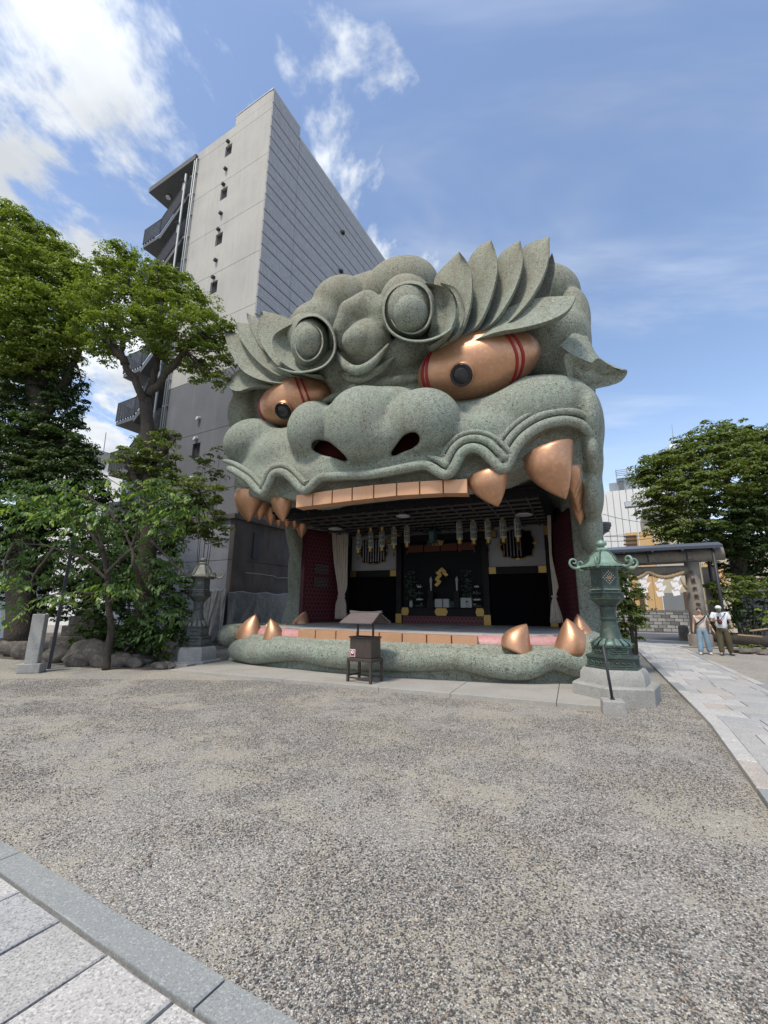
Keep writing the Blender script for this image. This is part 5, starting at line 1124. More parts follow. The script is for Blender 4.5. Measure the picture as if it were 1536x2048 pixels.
# white building behind the left trees
P0=Vector((-14,33,0)); 
def left_house():
    r=empty('white_building',(P0.x,P0.y,0),0,'white building with a dark roof edge glimpsed between the left trees','building')
    nrm=Vector((0.25,1,0)).normalized()
    def q(x,y): return onpl(x,y,P0,nrm)-P0
    a=q(60,868);b=q(250,925); c=q(250,1010)
    MB().loft([[tuple(a),tuple(b),(b.x,b.y,0),(a.x,a.y,0)],[(p.x,p.y+6,p.z) for p in (a,b)]+[(b.x,b.y+6,0),(a.x,a.y+6,0)]]).build('wall',M_WSID,r)
    a2=q(50,858);b2=q(262,921);a3=q(50,874);b3=q(262,935)
    MB().loft([[(p.x,p.y-.6,p.z) for p in (a2,b2,b3,a3)],[(p.x,p.y+7,p.z+.5) for p in (a2,b2,b3,a3)]]).build('roof_edge',M_ROOFG,r)
    m0=q(193,898);m1=q(198,856); MB().tube([(m0.x,m0.y+1,m0.z-1),(m1.x,m1.y+1,m1.z)],.035,5).build('aerial',M_GSID,r)
left_house()
# boundary wall of pale blocks along the road
M_BLK=[mat('wall_block_'+n,c,.85,noise=[(6,.5,tuple(x*.7 for x in c),4)]) for n,c in (('pale',(.40,.39,.37)),('mid',(.28,.275,.265)),('dark',(.17,.165,.16)))]
def block_wall():
    d=11.3; P=RO+DD*d; r=empty('block_wall',(P.x,P.y,0),-AL,'low wall of pale mottled blocks along the far side of the road','wall'); f=facade(d)
    x0=f(1262,1250)[0]-3; x1=f(1400,1250)[0]+1; zt=f(1330,1223)[1]; n=6; h=zt/n
    MB().box(((x0+x1)/2,.2,zt/2-.02),(x1-x0,.3,zt-.04)).build('mortar_core',M_BLK[2],r)
    bl=[]
    for m in M_BLK: bl.append(m)
    src=[]
    for m in bl:
        o=MB().box((0,0,0),(.50,.18,h-.03),bev=.012).build('block',m,r); src.append(o)
    cnt=0
    for j in range(n):
        x=x0+(.26 if j%2 else 0)
        while x<x1 and cnt<270:
            s=random.choices(src,[5,4,2])[0]; o=s if s.location.length==0 else s.copy()
            if o is not s: COL.objects.link(o)
            o.location=(x,.0+random.uniform(-.012,.012),h*(j+.5)); x+=.53; cnt+=1
    MB().box(((x0+x1)/2,.1,zt+.05),(x1-x0+.1,.45,.1)).build('coping',M_BLK[2],r)
block_wall()
# ================================================================ LANTERNS ON STONE PEDESTALS
M_BRZ=mat('verdigris_bronze',(.050,.075,.062),.55,.25,noise=[(3,.6,(.035,.05,.045),6,.42,.62),(11,.45,(.12,.185,.155),5,.52,.7),(6,.35,(.13,.10,.06),4,.56,.7)],bump=(30,.35,.01),coord='Object')
M_BRZL=mat('pale_verdigris',(.22,.33,.265),.5,.2,noise=[(4,.6,(.09,.14,.115),6),(5,.4,(.25,.20,.12),4,.55,.68)],bump=(30,.25,.008))
M_BRZM=mat('mid_verdigris',(.10,.17,.14),.55,.25,noise=[(9,.6,(.2,.30,.26),5),(4,.5,(.05,.08,.07),5)],bump=(30,.3,.008))
M_BRZG=mat('grey_bronze',(.075,.085,.08),.55,.25,noise=[(3,.5,(.05,.055,.055),6),(16,.4,(.18,.20,.19),5,.5,.66)],bump=(30,.35,.01))
M_BRZGL=mat('pale_grey_bronze',(.20,.20,.17),.6,.15,noise=[(4,.5,(.12,.13,.12),6)],bump=(30,.25,.01))
M_STONE=mat('pedestal_stone',(.33,.325,.305),.85,noise=[(1.5,.6,(.22,.215,.20),6,.42,.64),(60,.5,(.15,.15,.145),2,.5,.62),(7,.35,(.42,.41,.38),4,.52,.66)],bump=(60,.35,.006))
M_MARK=mat('copper_mark',(.36,.21,.11),.5,.4)
def zat(x,y,P):
    """height on the vertical through P met by a sight line"""
    d=ray(x,y); t=(P.x*d[0]+P.y*d[1])/(d[0]**2+d[1]**2); return CH+d[2]*t
def bronze_lantern(P,zs,k,rot,mats,label,checks=True):
    """zs: heights of the stages from stone foot to finial; k: radius scale"""
    t=empty('bronze_lantern',P,rot,label,'lantern','bronze lanterns flanking the stage')
    mb_,ml=mats
    z=zs
    def hexa(name,prof,m,n=6,par=t,ro=0,auto=35): return MB().lathe([(r*k,h) for r,h in prof],n,rot=ro).build(name,m,par,auto=auto)
    hexa('stone_foot',[(.84,-.02),(.84,z[0]-.03),(.81,z[0])],M_STONE); hexa('stone_base',[(.68,z[0]),(.66,z[1]-.07),(.60,z[1])],M_STONE)
    a=hexa('lower_drum',[(.55,z[1]),(.55,z[1]+.03),(.51,z[1]+.045),(.50,z[2]-.05),(.53,z[2]-.035),(.53,z[2])],mb_)
    b=hexa('upper_drum',[(.42,z[2]),(.42,z[2]+.02),(.395,z[2]+.03),(.385,z[3]-.035),(.41,z[3]-.025),(.41,z[3])],mb_)
    for par,r,h0,h1 in ((a,.505,z[1]+.06,z[2]-.065),(b,.392,z[2]+.045,z[3]-.05)):
        for i in range(6):
            an=math.pi/6+i*math.pi/3; rr=r*k*math.cos(math.pi/6); w=r*k*.78; hh=h1-h0
            mb=MB(); ca,sa=math.cos(an),math.sin(an)
            def Q(s,h,o): return (rr*ca+o*ca-s*sa,rr*sa+o*sa+s*ca,h)
            mb.tube([Q(-w/2,h0,.004),Q(w/2,h0,.004),Q(w/2,h1,.004),Q(-w/2,h1,.004),Q(-w/2,h0,.004)],.010,4)
            pts=[Q(-w*.38+w*.76*q/24,h0+hh*(.5+.30*math.sin(q*1.05)*math.cos(q*.35)),.006) for q in range(25)]
            mb.tube(pts,.011,4); mb.build('relief_panel',mb_,par)
    # lotus with petals
    lo=MB().lathe([(.37*k,z[3]),(.36*k,z[3]+.03),(.26*k,z[4]),(.22*k,z[4]+.01)],18).build('lotus_base',mb_,t,auto=50)
    mb=MB()
    for i in range(16):
        an=i*math.pi/8; c,s=math.cos(an),math.sin(an); pr=[]
        for (r,h,w) in ((.385,.0,.03),(.40,.04,.055),(.35,.09,.05),(.27,.15,.03)): pr.append([((r*c-q*w*s)*k,(r*s+q*w*c)*k,z[3]+h*(z[4]-z[3])/.14+.012*(1-abs(q))) for q in(-1,-.4,.4,1)])
        mb.loft(pr,close=False,caps=False)
    mb.build('lotus_petals',M_BRZM if checks else ml,lo,smooth=True)
    s0,s1=z[4],z[5]; sh=s1-s0
    MB().lathe([(.235*k,s0),(.225*k,s0+.03),(.205*k,s0+.05),(.155*k,s0+sh*.45),(.15*k,s0+sh*.58),(.175*k,s0+sh*.60),(.178*k,s0+sh*.64),(.15*k,s0+sh*.66),(.145*k,s0+sh*.80),(.165*k,s0+sh*.99),(.18*k,s1)],20).build('shaft',mb_,t,auto=45)
    br=MB().lathe([(.18*k,s1),(.24*k,s1+(z[6]-s1)*.4),(.33*k,z[6]),(.30*k,z[6]+.005)],6).build('bracket',mb_,t,auto=35)
    pl=hexa('gallery',[(.36,z[6]),(.365,z[6]+.02),(.335,z[6]+.03),(.335,z[7]-.03),(.365,z[7]-.02),(.365,z[7])],mb_)
    for i in range(6):
        an=math.pi/6+i*math.pi/3; rr=.337*k*math.cos(math.pi/6); w=.25*k; ca,sa=math.cos(an),math.sin(an)
        def Q(s,h,o): return (rr*ca+o*ca-s*sa,rr*sa+o*sa+s*ca,h)
        h0,h1=z[6]+.05,z[7]-.05; MB().tube([Q(-w/2,h0,.004),Q(w/2,h0,.004),Q(w/2,h1,.004),Q(-w/2,h1,.004),Q(-w/2,h0,.004)],.010,4).build('gallery_panel',mb_,pl)
    fb=hexa('fire_box',[(.30,z[7]),(.30,z[7]+.10),(.285,z[7]+.11),(.285,z[8]-.05),(.31,z[8]-.02)],mb_)
    for i in range(6):
        an=math.pi/6+i*math.pi/3; rr=.287*k*math.cos(math.pi/6); ca,sa=math.cos(an),math.sin(an); zm=(z[7]+.11+z[8]-.05)/2; hh=(z[8]-z[7]-.2)
        def Q(s,h,o): return (rr*ca+o*ca-s*sa,rr*sa+o*sa+s*ca,h)
        mb=MB(); d=.115*k
        if i%2==0:  # pierced diamond with a mark
            for r_ in range(9):
                for c_ in range(9):
                    if (r_+c_)%2: continue
                    x=(c_-4)/4*d; h=(r_-4)/4*d*1.15
                    if abs(x)/d+abs(h)/(d*1.15)>1.02: continue
                    e=d/10; mb.add([Q(x-e,zm+h,.006),Q(x,zm+h-e,.006),Q(x+e,zm+h,.006),Q(x,zm+h+e,.006)],[(0,1,2,3)])
            lt=mb.build('pierced_lattice',M_WSID if checks else ml,fb)
            mk=MB(); mk.add([Q(-.06*k,zm-.02,.012),Q(-.01*k,zm-.045,.012),Q(.06*k,zm+.0,.012),Q(.05*k,zm+.045,.012),Q(-.03*k,zm+.02,.012)],[(0,1,2,3,4)]); mk.build('mark',M_MARK if checks else ml,lt)
        else:
            for q in range(9): mb.box((rr*ca,rr*sa,zm-hh/2+q*hh/8),(.012,.20*k,.012),rz=an)
            mb.build('louvre',mb_,fb)
        MB().tube([Q(-.14*k,z[7]+.05,.02),Q(.14*k,z[7]+.05,.02)],.012,4).build('rail',ml,fb)
    # roof: ribbed dome on a wide eave with curled corners
    ze=z[8]; zd=z[9]; rf=[]
    prof=[(.50,ze-.01),(.49,ze+.02),(.38,ze+.05),(.30,ze+(zd-ze)*.35),(.25,ze+(zd-ze)*.68),(.16,ze+(zd-ze)*.92),(.11,zd)]
    roof=MB().lathe([(.30*k,ze-.035)]+[(r*k,h) for r,h in prof],6).build('roof',ml,t,auto=30)
    MB().lathe([(.13*k,zd-.01),(.14*k,zd+.03),(.10*k,zd+.06)],12).build('roof_collar',ml,roof,auto=40)
    for i in range(24): an=i*math.pi/12; MB().box((.42*k*math.cos(an),.42*k*math.sin(an),ze-.025),(.10*k,.022,.02),rz=an).build('rafter_end',mb_,roof)
    for i in range(6):
        an=i*math.pi/3; c,s=math.cos(an),math.sin(an)
        MB().tube([((r+.004)*k*c,(r+.004)*k*s,h+.006) for r,h in prof[1:]],[.016]*6,6).build('roof_rib',mb_,roof,smooth=True)
        pts=[(.47,.0),(.56,-.03),(.645,.0),(.69,.07),(.67,.145),(.61,.17),(.56,.14),(.56,.09),(.60,.075),(.625,.10)]
        q=bez(pts,4); MB().tube([(r*k*c,r*k*s,ze+h*k) for r,h in q],list(np.linspace(.034,.014,len(q))*k),7).build('roof_curl',ml,roof,smooth=True)
    zf=zd+.06; h=z[10]-zf
    MB().lathe([(.05*k,zf-.02),(.045*k,zf+h*.18),(.10*k,zf+h*.30),(.115*k,zf+h*.52),(.08*k,zf+h*.78),(.025*k,zf+h*.93),(.008*k,z[10])],16).build('finial',ml,t,smooth=True)
    return t
P=G(1234,1398); P=Vector((P.x,P.y,0))
zs=[zat(1234,y,P) for y in (1364,1335,1310,1291,1278,1213,1199,1185,1133,1101,1077)]
bronze_lantern(P,zs,.90,math.radians(-8),(M_BRZ,M_BRZL),'tall green verdigris bronze lantern on a stepped stone pedestal right of the stage')
P=G(386,1326); P=Vector((P.x,P.y,0))
zs=[zat(386,y,P) for y in (1318,1292,1272,1252,1241,1203,1193,1183,1153,1128,1114)]
bronze_lantern(P,zs,.90,math.radians(12),(M_BRZG,M_BRZGL),'grey bronze lantern on a pale stone pedestal left of the stage, under the trees',False)
# leaning black post in its concrete foot
def pole():
    P=G(1228,1428); t=empty('barrier_post',(P.x,P.y,0),-.35,'black leaning metal post set in a square concrete block','post')
    MB().box((0,0,.10),(.34,.34,.22),taper=.93,bev=.012).build('concrete_foot',M_STONE,t)
    top=zat(1212,1292,P); MB().tube([(0,0,.2),(-.055,.03,top)],.022,8).build('post',M_DARK,t,smooth=True); MB().lathe([(.035,.2),(.035,.23),(.02,.235)],10).build('collar',M_DARK,t,auto=40)
pole()
# ================================================================ FOLIAGE
def leafmat(name,c,c2,c3,tr=.35):
    m=mat(name,c,.5,noise=[(1.1,.75,c2,3,.42,.6),(7,.6,c3,2,.45,.65)],coord='World'); nt=m.node_tree; b=nt.nodes['Principled BSDF']; o=nt.nodes['Material Output']
    t=nt.nodes.new('ShaderNodeBsdfTranslucent'); x=nt.nodes.new('ShaderNodeMixShader'); x.inputs[0].default_value=tr
    src=b.inputs['Base Color'].links[0].from_socket; br=nt.nodes.new('ShaderNodeMix'); br.data_type='RGBA'; br.blend_type='MULTIPLY'; br.inputs[0].default_value=1; br.inputs[7].default_value=(1.25,1.35,.6,1); nt.links.new(src,br.inputs[6]); nt.links.new(br.outputs[2],t.inputs[0])
    nt.links.new(b.outputs[0],x.inputs[1]); nt.links.new(t.outputs[0],x.inputs[2]); nt.links.new(x.outputs[0],o.inputs[0]); b.inputs['Specular IOR Level'].default_value=.35; return m
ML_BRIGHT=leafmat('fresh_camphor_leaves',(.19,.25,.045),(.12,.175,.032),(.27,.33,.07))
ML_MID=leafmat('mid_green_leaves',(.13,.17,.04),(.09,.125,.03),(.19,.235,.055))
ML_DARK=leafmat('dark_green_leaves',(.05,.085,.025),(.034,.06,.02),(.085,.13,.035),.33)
ML_BLUE=leafmat('cherry_leaves',(.075,.14,.05),(.05,.10,.038),(.12,.20,.055),.35)
ML_YOUNG=leafmat('young_cherry_leaves',(.24,.34,.07),(.18,.27,.06),(.32,.42,.09),.45)
M_BARK=mat('bark',(.055,.042,.032),.95,noise=[(4,.6,(.03,.024,.02),6,.4,.6,(1,1,.25)),(14,.4,(.095,.08,.062),4,.5,.65,(1,1,.3))],bump=(18,.9,.04),coord='World')
def leaves_mesh(C,Nr,size,rg,asp=.5):
    """one folded diamond per centre"""
    n=len(C); r=rg.normal(size=(n,3)); d=np.cross(Nr,r); d/=np.linalg.norm(d,axis=1)[:,None]+1e-9; s=np.cross(d,Nr); s/=np.linalg.norm(s,axis=1)[:,None]+1e-9
    L_=size[:,None]*1.2; a=C-d*L_*.5; b=C+d*L_*.5-Nr*L_*.12; l=C+s*L_*asp*.5+Nr*L_*.10; r_=C-s*L_*asp*.5+Nr*L_*.10
    V=np.stack([a,r_,b,l],1).reshape(-1,3); F=np.arange(4*n).reshape(-1,4); return V,F
def tufts(blobs,dens,rg,flat=.75,tuft=.26,per=34,lsz=.075,shell=.55):
    """blobs: (centre, radius xyz). Tufts sit mostly in the outer shell; leaves cap each tuft"""
    C=[];Nn=[];S=[]; dens=dens*1.7
    for c,r in blobs:
        r=np.array(r,float); c=np.array(c,float); nt=max(3,int(dens*(r[0]*r[1]+r[0]*r[2]+r[1]*r[2])*1.3))
        u=rg.normal(size=(nt,3)); u/=np.linalg.norm(u,axis=1)[:,None]; rad=shell+(1.04-shell)*rg.uniform(0,1,nt)**.6
        T=c+u*rad[:,None]*r
        for p,dv in zip(T,u):
            k=int(per*rg.uniform(.5,1.4)); tr=tuft*rg.uniform(.6,1.4)
            q=rg.normal(size=(k,3)); q/=np.linalg.norm(q,axis=1)[:,None]; q[:,2]=np.abs(q[:,2])*.9-.25
            pos=p+q*tr*np.array([1,1,flat])*rg.uniform(.5,1.0,(k,1))
            nr=q*.55+np.array([0,0,.7])+dv*.25+rg.normal(size=(k,3))*.32; nr/=np.linalg.norm(nr,axis=1)[:,None]
            C.append(pos);Nn.append(nr);S.append(lsz*rg.uniform(.65,1.35,k))
    return np.concatenate(C),np.concatenate(Nn),np.concatenate(S)
def limb(mb,pts,r0,r1,n=8,wob=.04,seed=0):
    rnd=random.Random(seed); q=bez(pts,4); q=[p+np.array([rnd.uniform(-wob,wob)*(0 if i in(0,) else 1) for _ in range(3)]) for i,p in enumerate(q)]
    mb.tube([tuple(p) for p in q],list(np.linspace(r0,r1,len(q))**1.0),n)
def twigs(mb,limbs,blobs,rg,r=.035):
    tips=[np.array(l[-1],float) for l in limbs]+[np.array(l[len(l)//2],float) for l in limbs]
    for c,rr in blobs:
        c=np.array(c); s=min(tips,key=lambda t:np.linalg.norm(t-c)); 
        for k in range(3):
            e=c+rg.normal(size=3)*np.array(rr)*.5; m=(s+e)/2+rg.normal(size=3)*.15; mb.tube([tuple(p) for p in bez([s,m,e],4)],list(np.linspace(r,.008,9)),5)
def pxblob(x,y,Y,r,fy=1.0,dy=None):
    """blob from a sight line, distance and apparent radius"""
    p=AY(x,y,Y); d=(p-Vector((0,0,CH))).length; R=r/FPX*d*.92; return ((p.x,p.y,p.z),(R,dy or R*.85,R*fy))
def tree(name,base,label,group,trunk,limbs,blobs,mats,rg,dens=7,r0=.3,cat='tree',**kw):
    b=Vector(base); t=empty(name,b,0,label,cat,group); off=np.array([b.x,b.y,b.z])
    mb=MB(); limb(mb,[np.array(p)-off for p in trunk],r0,r0*.62,12,.03,1)
    for i,l in enumerate(limbs): limb(mb,[np.array(p)-off for p in l],r0*.48,.05,8,.05,i+2)
    ml=[[np.array(p)-off for p in l] for l in limbs] or [[np.array(p)-off for p in trunk]]
    bl=[((np.array(c)-off),r) for c,r,_ in blobs]
    twigs(mb,ml,bl,rg); mb.build('trunk',M_BARK,t,smooth=True)
    ms=[];
    for g in sorted(set(x[2] for x in blobs)):
        sub=[(np.array(c)-off,r) for c,r,h in blobs if h==g]; C_,N_,S_=tufts(sub,dens,rg,**kw); V,F=leaves_mesh(C_,N_,S_,rg); ms.append((V,F,g))
    V=np.concatenate([m[0] for m in ms]); o=0; F=[];mi=[]
    for v,f,g in ms: F.append(f+o); o+=len(v); mi+= [g]*len(f)
    cr=mesh('crown',V,np.concatenate(F),mats,t); cr.data.polygons.foreach_set('material_index',np.array(mi,dtype=np.int32)); cr['kind']='stuff'
    return t
rg=np.random.default_rng(11)
def pts(Y,*q): return [tuple(AY(x,y,Y if len(r)==0 else r[0])) for x,y,*r in q]
def bl(Y,lst,g=0): return [(*pxblob(x,y,Y+(dY[0] if dY else 0),r,.78),g) for x,y,r,*dY in lst]
# middle camphor tree in front of the tower
YA=13.2
A_bl=bl(YA,[(232,520,34),(262,545,42,.5),(215,560,45,-.3),(300,565,44,.2),(340,580,46,.6),(185,600,44,-.4),(245,600,52,-.6),(380,590,32,.4),(400,612,36,.3),(325,625,52,-.5),(175,650,36),(215,655,42,-.8),(270,655,46,-.9),(375,655,48,-.4),(420,660,40,.3),(445,655,22,.2),(340,690,40,-.3),(400,710,44,0),(435,720,36,.2),(425,755,28,.1),(205,705,26,-.4),(395,750,18),(350,735,20,.4),(235,690,26,.2)])
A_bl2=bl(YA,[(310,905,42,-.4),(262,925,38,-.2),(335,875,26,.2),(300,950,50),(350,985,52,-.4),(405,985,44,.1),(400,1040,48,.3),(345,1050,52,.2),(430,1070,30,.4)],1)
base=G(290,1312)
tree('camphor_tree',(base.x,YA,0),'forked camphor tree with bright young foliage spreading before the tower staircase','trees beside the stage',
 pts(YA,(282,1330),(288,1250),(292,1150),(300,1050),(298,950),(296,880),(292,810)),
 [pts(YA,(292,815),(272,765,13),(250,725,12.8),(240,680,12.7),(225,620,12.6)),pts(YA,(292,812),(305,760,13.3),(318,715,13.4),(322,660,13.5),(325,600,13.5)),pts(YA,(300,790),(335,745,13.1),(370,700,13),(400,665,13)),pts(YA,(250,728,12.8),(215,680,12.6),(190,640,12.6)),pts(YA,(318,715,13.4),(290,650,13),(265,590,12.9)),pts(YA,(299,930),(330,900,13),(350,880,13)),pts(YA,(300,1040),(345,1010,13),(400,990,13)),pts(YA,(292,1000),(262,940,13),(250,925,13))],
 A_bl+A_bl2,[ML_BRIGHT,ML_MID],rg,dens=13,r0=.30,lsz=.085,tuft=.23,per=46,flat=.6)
# big tree at the left edge
YB=14.5
B_bl=bl(YB,[(10,445,34),(45,470,40),(85,500,42,.3),(20,510,48,-.5),(60,540,52,-.6),(120,530,40,.3),(150,560,40,.2),(105,575,52,-.2),(20,590,56,-.8),(70,620,58,-1),(130,625,46,-.4),(160,610,34),(30,665,54,-.9),(95,680,50,-.8),(140,680,38,-.2),(-60,560,90),(-70,700,100),(60,720,44,-.6),(125,720,30)])
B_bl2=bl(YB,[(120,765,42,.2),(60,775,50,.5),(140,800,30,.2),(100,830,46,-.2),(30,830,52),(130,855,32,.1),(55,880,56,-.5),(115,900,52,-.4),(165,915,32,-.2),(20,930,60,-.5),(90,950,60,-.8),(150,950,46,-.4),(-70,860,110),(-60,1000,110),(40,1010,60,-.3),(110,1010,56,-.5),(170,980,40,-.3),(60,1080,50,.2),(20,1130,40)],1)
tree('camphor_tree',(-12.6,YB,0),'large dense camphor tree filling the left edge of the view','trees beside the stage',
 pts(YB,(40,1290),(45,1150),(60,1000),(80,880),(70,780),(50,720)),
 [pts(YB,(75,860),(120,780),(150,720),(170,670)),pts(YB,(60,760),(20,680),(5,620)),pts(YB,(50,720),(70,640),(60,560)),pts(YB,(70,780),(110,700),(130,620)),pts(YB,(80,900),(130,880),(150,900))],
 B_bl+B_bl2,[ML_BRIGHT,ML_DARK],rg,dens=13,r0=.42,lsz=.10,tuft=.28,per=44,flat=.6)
# dark undergrowth and hedging behind the rocks
def bush(name,label,blobs,mats,base,dens=9,cat='shrub',group=None,**kw):
    b=Vector(base); b.x=float(np.mean([q[0][0] for q in blobs])); b.y=float(np.mean([q[0][1] for q in blobs])); t=empty(name,b,0,label,cat,group); off=np.array(b)
    mb=MB()
    for c,r,g in blobs[:14]:
        c=np.array(c)-off; mb.tube([(c[0]*.3,c[1]*.3,0),(c[0]*.6,c[1]*.6,c[2]*.5),tuple(c)],[.035,.025,.01] if c[2]<4 else [.012,.01,.006],5)
    mb.build('stems',M_BARK,t,smooth=True)
    C_,N_,S_=tufts([(np.array(c)-off,r) for c,r,g in blobs],dens,rg,**kw); V,F=leaves_mesh(C_,N_,S_,rg); cr=mesh('foliage',V,F,mats,t); cr['kind']='stuff'; return t
bush('shrub','dark undergrowth filling the ground between the trees behind the rocks',bl(13.6,[(150,1130,60,.8),(230,1110,70,.6),(310,1130,60,.3),(350,1180,40,-.2),(250,1200,60,.2),(320,1240,52,-.4),(270,1280,42,-.6),(220,1240,50,.6),(180,1190,50,1.2),(340,1290,30,-1.0),(300,1305,24,-1.3),(365,1240,26),(250,1285,38,-.9),(300,1262,40,-.9),(200,1285,30,.0),(345,1225,34,-.3),(120,1200,46,1.5),(60,1180,50,2),(300,1060,60,.9),(240,1150,70,.8),(190,1280,36,.8),(60,1100,70,2.2),(130,1050,60,1.4),(210,1040,70,1.4)]),ML_DARK,(G(270,1305).x,13.2,0),dens=13,lsz=.10,tuft=.22,per=34)
bush('shrub','low light green plant at the rock edge beside the left lantern pedestal',bl(12.2,[(325,1300,14),(335,1318,9),(330,1285,8)]),ML_MID,(G(328,1325).x,12.1,0),dens=12,lsz=.10,tuft=.14,per=14)
bush('shrub','leafy climber against the wall left of the lion upper lip',bl(15.5,[(425,930,26),(440,960,22),(412,915,20),(440,905,16),(420,985,14),(405,940,14)]),ML_MID,(G(430,1270).x,15.5,0),dens=9,lsz=.10,tuft=.2,per=22)
# young cherry tree with large drooping leaves, in front
def cherry():
    Y0=11.3; b=G(214,1338); t=empty('cherry_tree',(b.x,b.y,0),0,'small cherry tree with large drooping fresh leaves in front of the rocks','tree','trees beside the stage'); off=np.array([b.x,b.y,0])
    mb=MB(); T=pts(Y0,(212,1340,11.5),(216,1300,11.5),(223,1250,11.4),(216,1205,11.3),(214,1150,11.3),(205,1100,11.3)); limb(mb,[np.array(p)-off for p in T],.10,.055,10,.012,1)
    limbs=[((295,1190,12.2),(270,1135),(263,1095),(248,1060),(236,1045)),((263,1095),(272,1070),(274,1050),(285,1020)),((214,1160),(170,1120),(110,1095),(30,1085)),((212,1150),(250,1110),(300,1080),(350,1060)),((205,1100),(170,1050),(110,1010),(40,995)),((206,1100),(190,1040),(180,990),(160,965)),((236,1045),(200,1010),(150,985),(100,970)),((285,1020),(320,1000),(370,1000)),((216,1205),(250,1190),(290,1185)),((214,1190),(160,1185),(100,1190)),((30,1085),(10,1130),(20,1180)),((300,1080),(340,1120),(370,1150)),((110,1095),(70,1150),(60,1190))]
    LL=[]
    for i,l in enumerate(limbs):
        q=[np.array(AY(p[0],p[1],p[2] if len(p)>2 else Y0-.3))-off for p in l]; LL.append(q); limb(mb,q,.045 if i else .06,.012,7,.02,i+9)
    mb.build('trunk',M_BARK,t,smooth=True)
    # leaf shape: pointed, folded along the midrib, drooping
    def one(L_=.13,W_=.055):
        st=[(0,.0),(.25,.8),(.55,1.0),(.82,.6),(1,0)]; v=[];f=[]
        for s,w in st: z=-.35*s*s*L_; v+=[(s*L_,-w*W_/2,z+.12*w*W_),(s*L_,0,z),(s*L_,w*W_/2,z+.12*w*W_)]
        for i in range(4): a=i*3; f+=[(a,a+1,a+4,a+3),(a+1,a+2,a+5,a+4)]
        return np.array(v),np.array(f)
    lv,lf=one(); places=[]
    rr=np.random.default_rng(4)
    zones=[((20,200),(985,1030),70,1),((130,330),(955,985),52,1),((90,235),(1000,1040),55,1),((150,215),(1040,1060),18,1),((250,400),(985,1035),70,1),((290,365),(1020,1060),30,1),((60,110),(1030,1045),8,1),((170,270),(1165,1185),42,1),((95,150),(1180,1200),12,1),((0,60),(1150,1240),26,1),
           ((0,230),(1030,1170),150,0),((230,365),(1040,1130),70,0),((0,120),(960,1010),46,0),((260,360),(1100,1270),60,0),((280,350),(1150,1260),26,0),((330,370),(1130,1170),10,0)]
    for (x0,x1),(y0,y1),n,young in zones:
        for _ in range(n):
            x=rr.uniform(x0,x1);y=rr.uniform(y0,y1); c=np.array(AY(x,y,Y0+rr.uniform(-.7,.5) if young else Y0+rr.uniform(.0,1.5)))-off
            az=rr.uniform(0,2*math.pi); dr=np.array([math.cos(az),math.sin(az)*.8,rr.uniform(-.35,.05)]); ln=rr.uniform(.30,.6); m=rr.integers(6,11)
            for k in range(m):
                s=k/(m-1); p=c+dr*ln*s+np.array([0,0,-.18*s*s*ln]); a=az+(1 if k%2 else -1)*rr.uniform(.5,.95)*(1-.6*s); places.append((p,a,rr.uniform(-.5,.15)-.25,rr.uniform(.75,1.25),young and s>.45 and rr.uniform()<.55))
    singles=[p for p in places if p[4]]; rr.shuffle(places)
    mesh_=[None,None]
    V=[[],[]];F=[[],[]]; single=[]
    for p,a,tl,s,y in places:
        ca,sa,ct,stt=math.cos(a),math.sin(a),math.cos(tl),math.sin(tl)
        if y and len(single)<280: single.append((p,a,tl,s)); continue
        x=lv[:,0]*ct*s-lv[:,2]*-stt*s*-1; z=lv[:,0]*stt*s+lv[:,2]*s; yy=lv[:,1]*s; g=1 if y else 0
        q=np.stack([x*ca-yy*sa,x*sa+yy*ca,z],1)+p; F[g].append(lf+len(V[g])*15); V[g].append(q)
    VV=np.concatenate(V[0]+V[1]); FF=np.concatenate(F[0]+[f+len(V[0])*15 for f in F[1]]); o=mesh('crown',VV,FF,[ML_BLUE,ML_YOUNG],t,True); mi=np.array([0]*(len(V[0])*8)+[1]*(len(V[1])*8),dtype=np.int32); o.data.polygons.foreach_set('material_index',mi); o['kind']='stuff'
    src=mesh('leaf',lv,lf,ML_YOUNG,t,True)
    for i,(p,a,tl,s) in enumerate(single):
        o=src if i==0 else src.copy(); 
        if i: COL.objects.link(o)
        o.location=p; o.rotation_euler=(0,-tl,a); o.scale=(s,s,s)
cherry()
# thin leaning dark post and the carved stone marker at the left
def left_posts():
    a=G(62,1345); t=empty('stone_marker',(a.x,a.y,0),.25,'pale square stone marker post on a plinth at the left edge of the gravel','marker post')
    zt=zat(85,1228,a); MB().box((0,0,.11),(.48,.36,.22),bev=.015).build('plinth',M_STONE,t); MB().box((0,0,(.22+zt)/2),(.28,.22,zt-.22),taper=.97,bev=.012).build('shaft',M_STONE,t)
    for k,ch in enumerate('奉納'): text_mesh('carved_letter',ch,.15,M_DARKC,t,(-.142,0,zt-.5-k*.3),(math.pi/2,0,-math.pi/2),.002)
    b_=G(97,1338); MB_=MB(); zt=zat(121,1205,b_)+1.6; o=MB().tube([(0,0,0),(.06,.05,zt)],.055,4).build('leaning_post',M_DARK); o.location=(b_.x,b_.y,0); tag(o,'thin black square post leaning beside the stone marker','post')
left_posts()
M_ROCK=mat('garden_rock',(.115,.10,.085),.92,noise=[(3,.6,(.06,.053,.05),6,.42,.62),(9,.5,(.25,.22,.19),5,.5,.66)],bump=(7,.8,.05),coord='World')
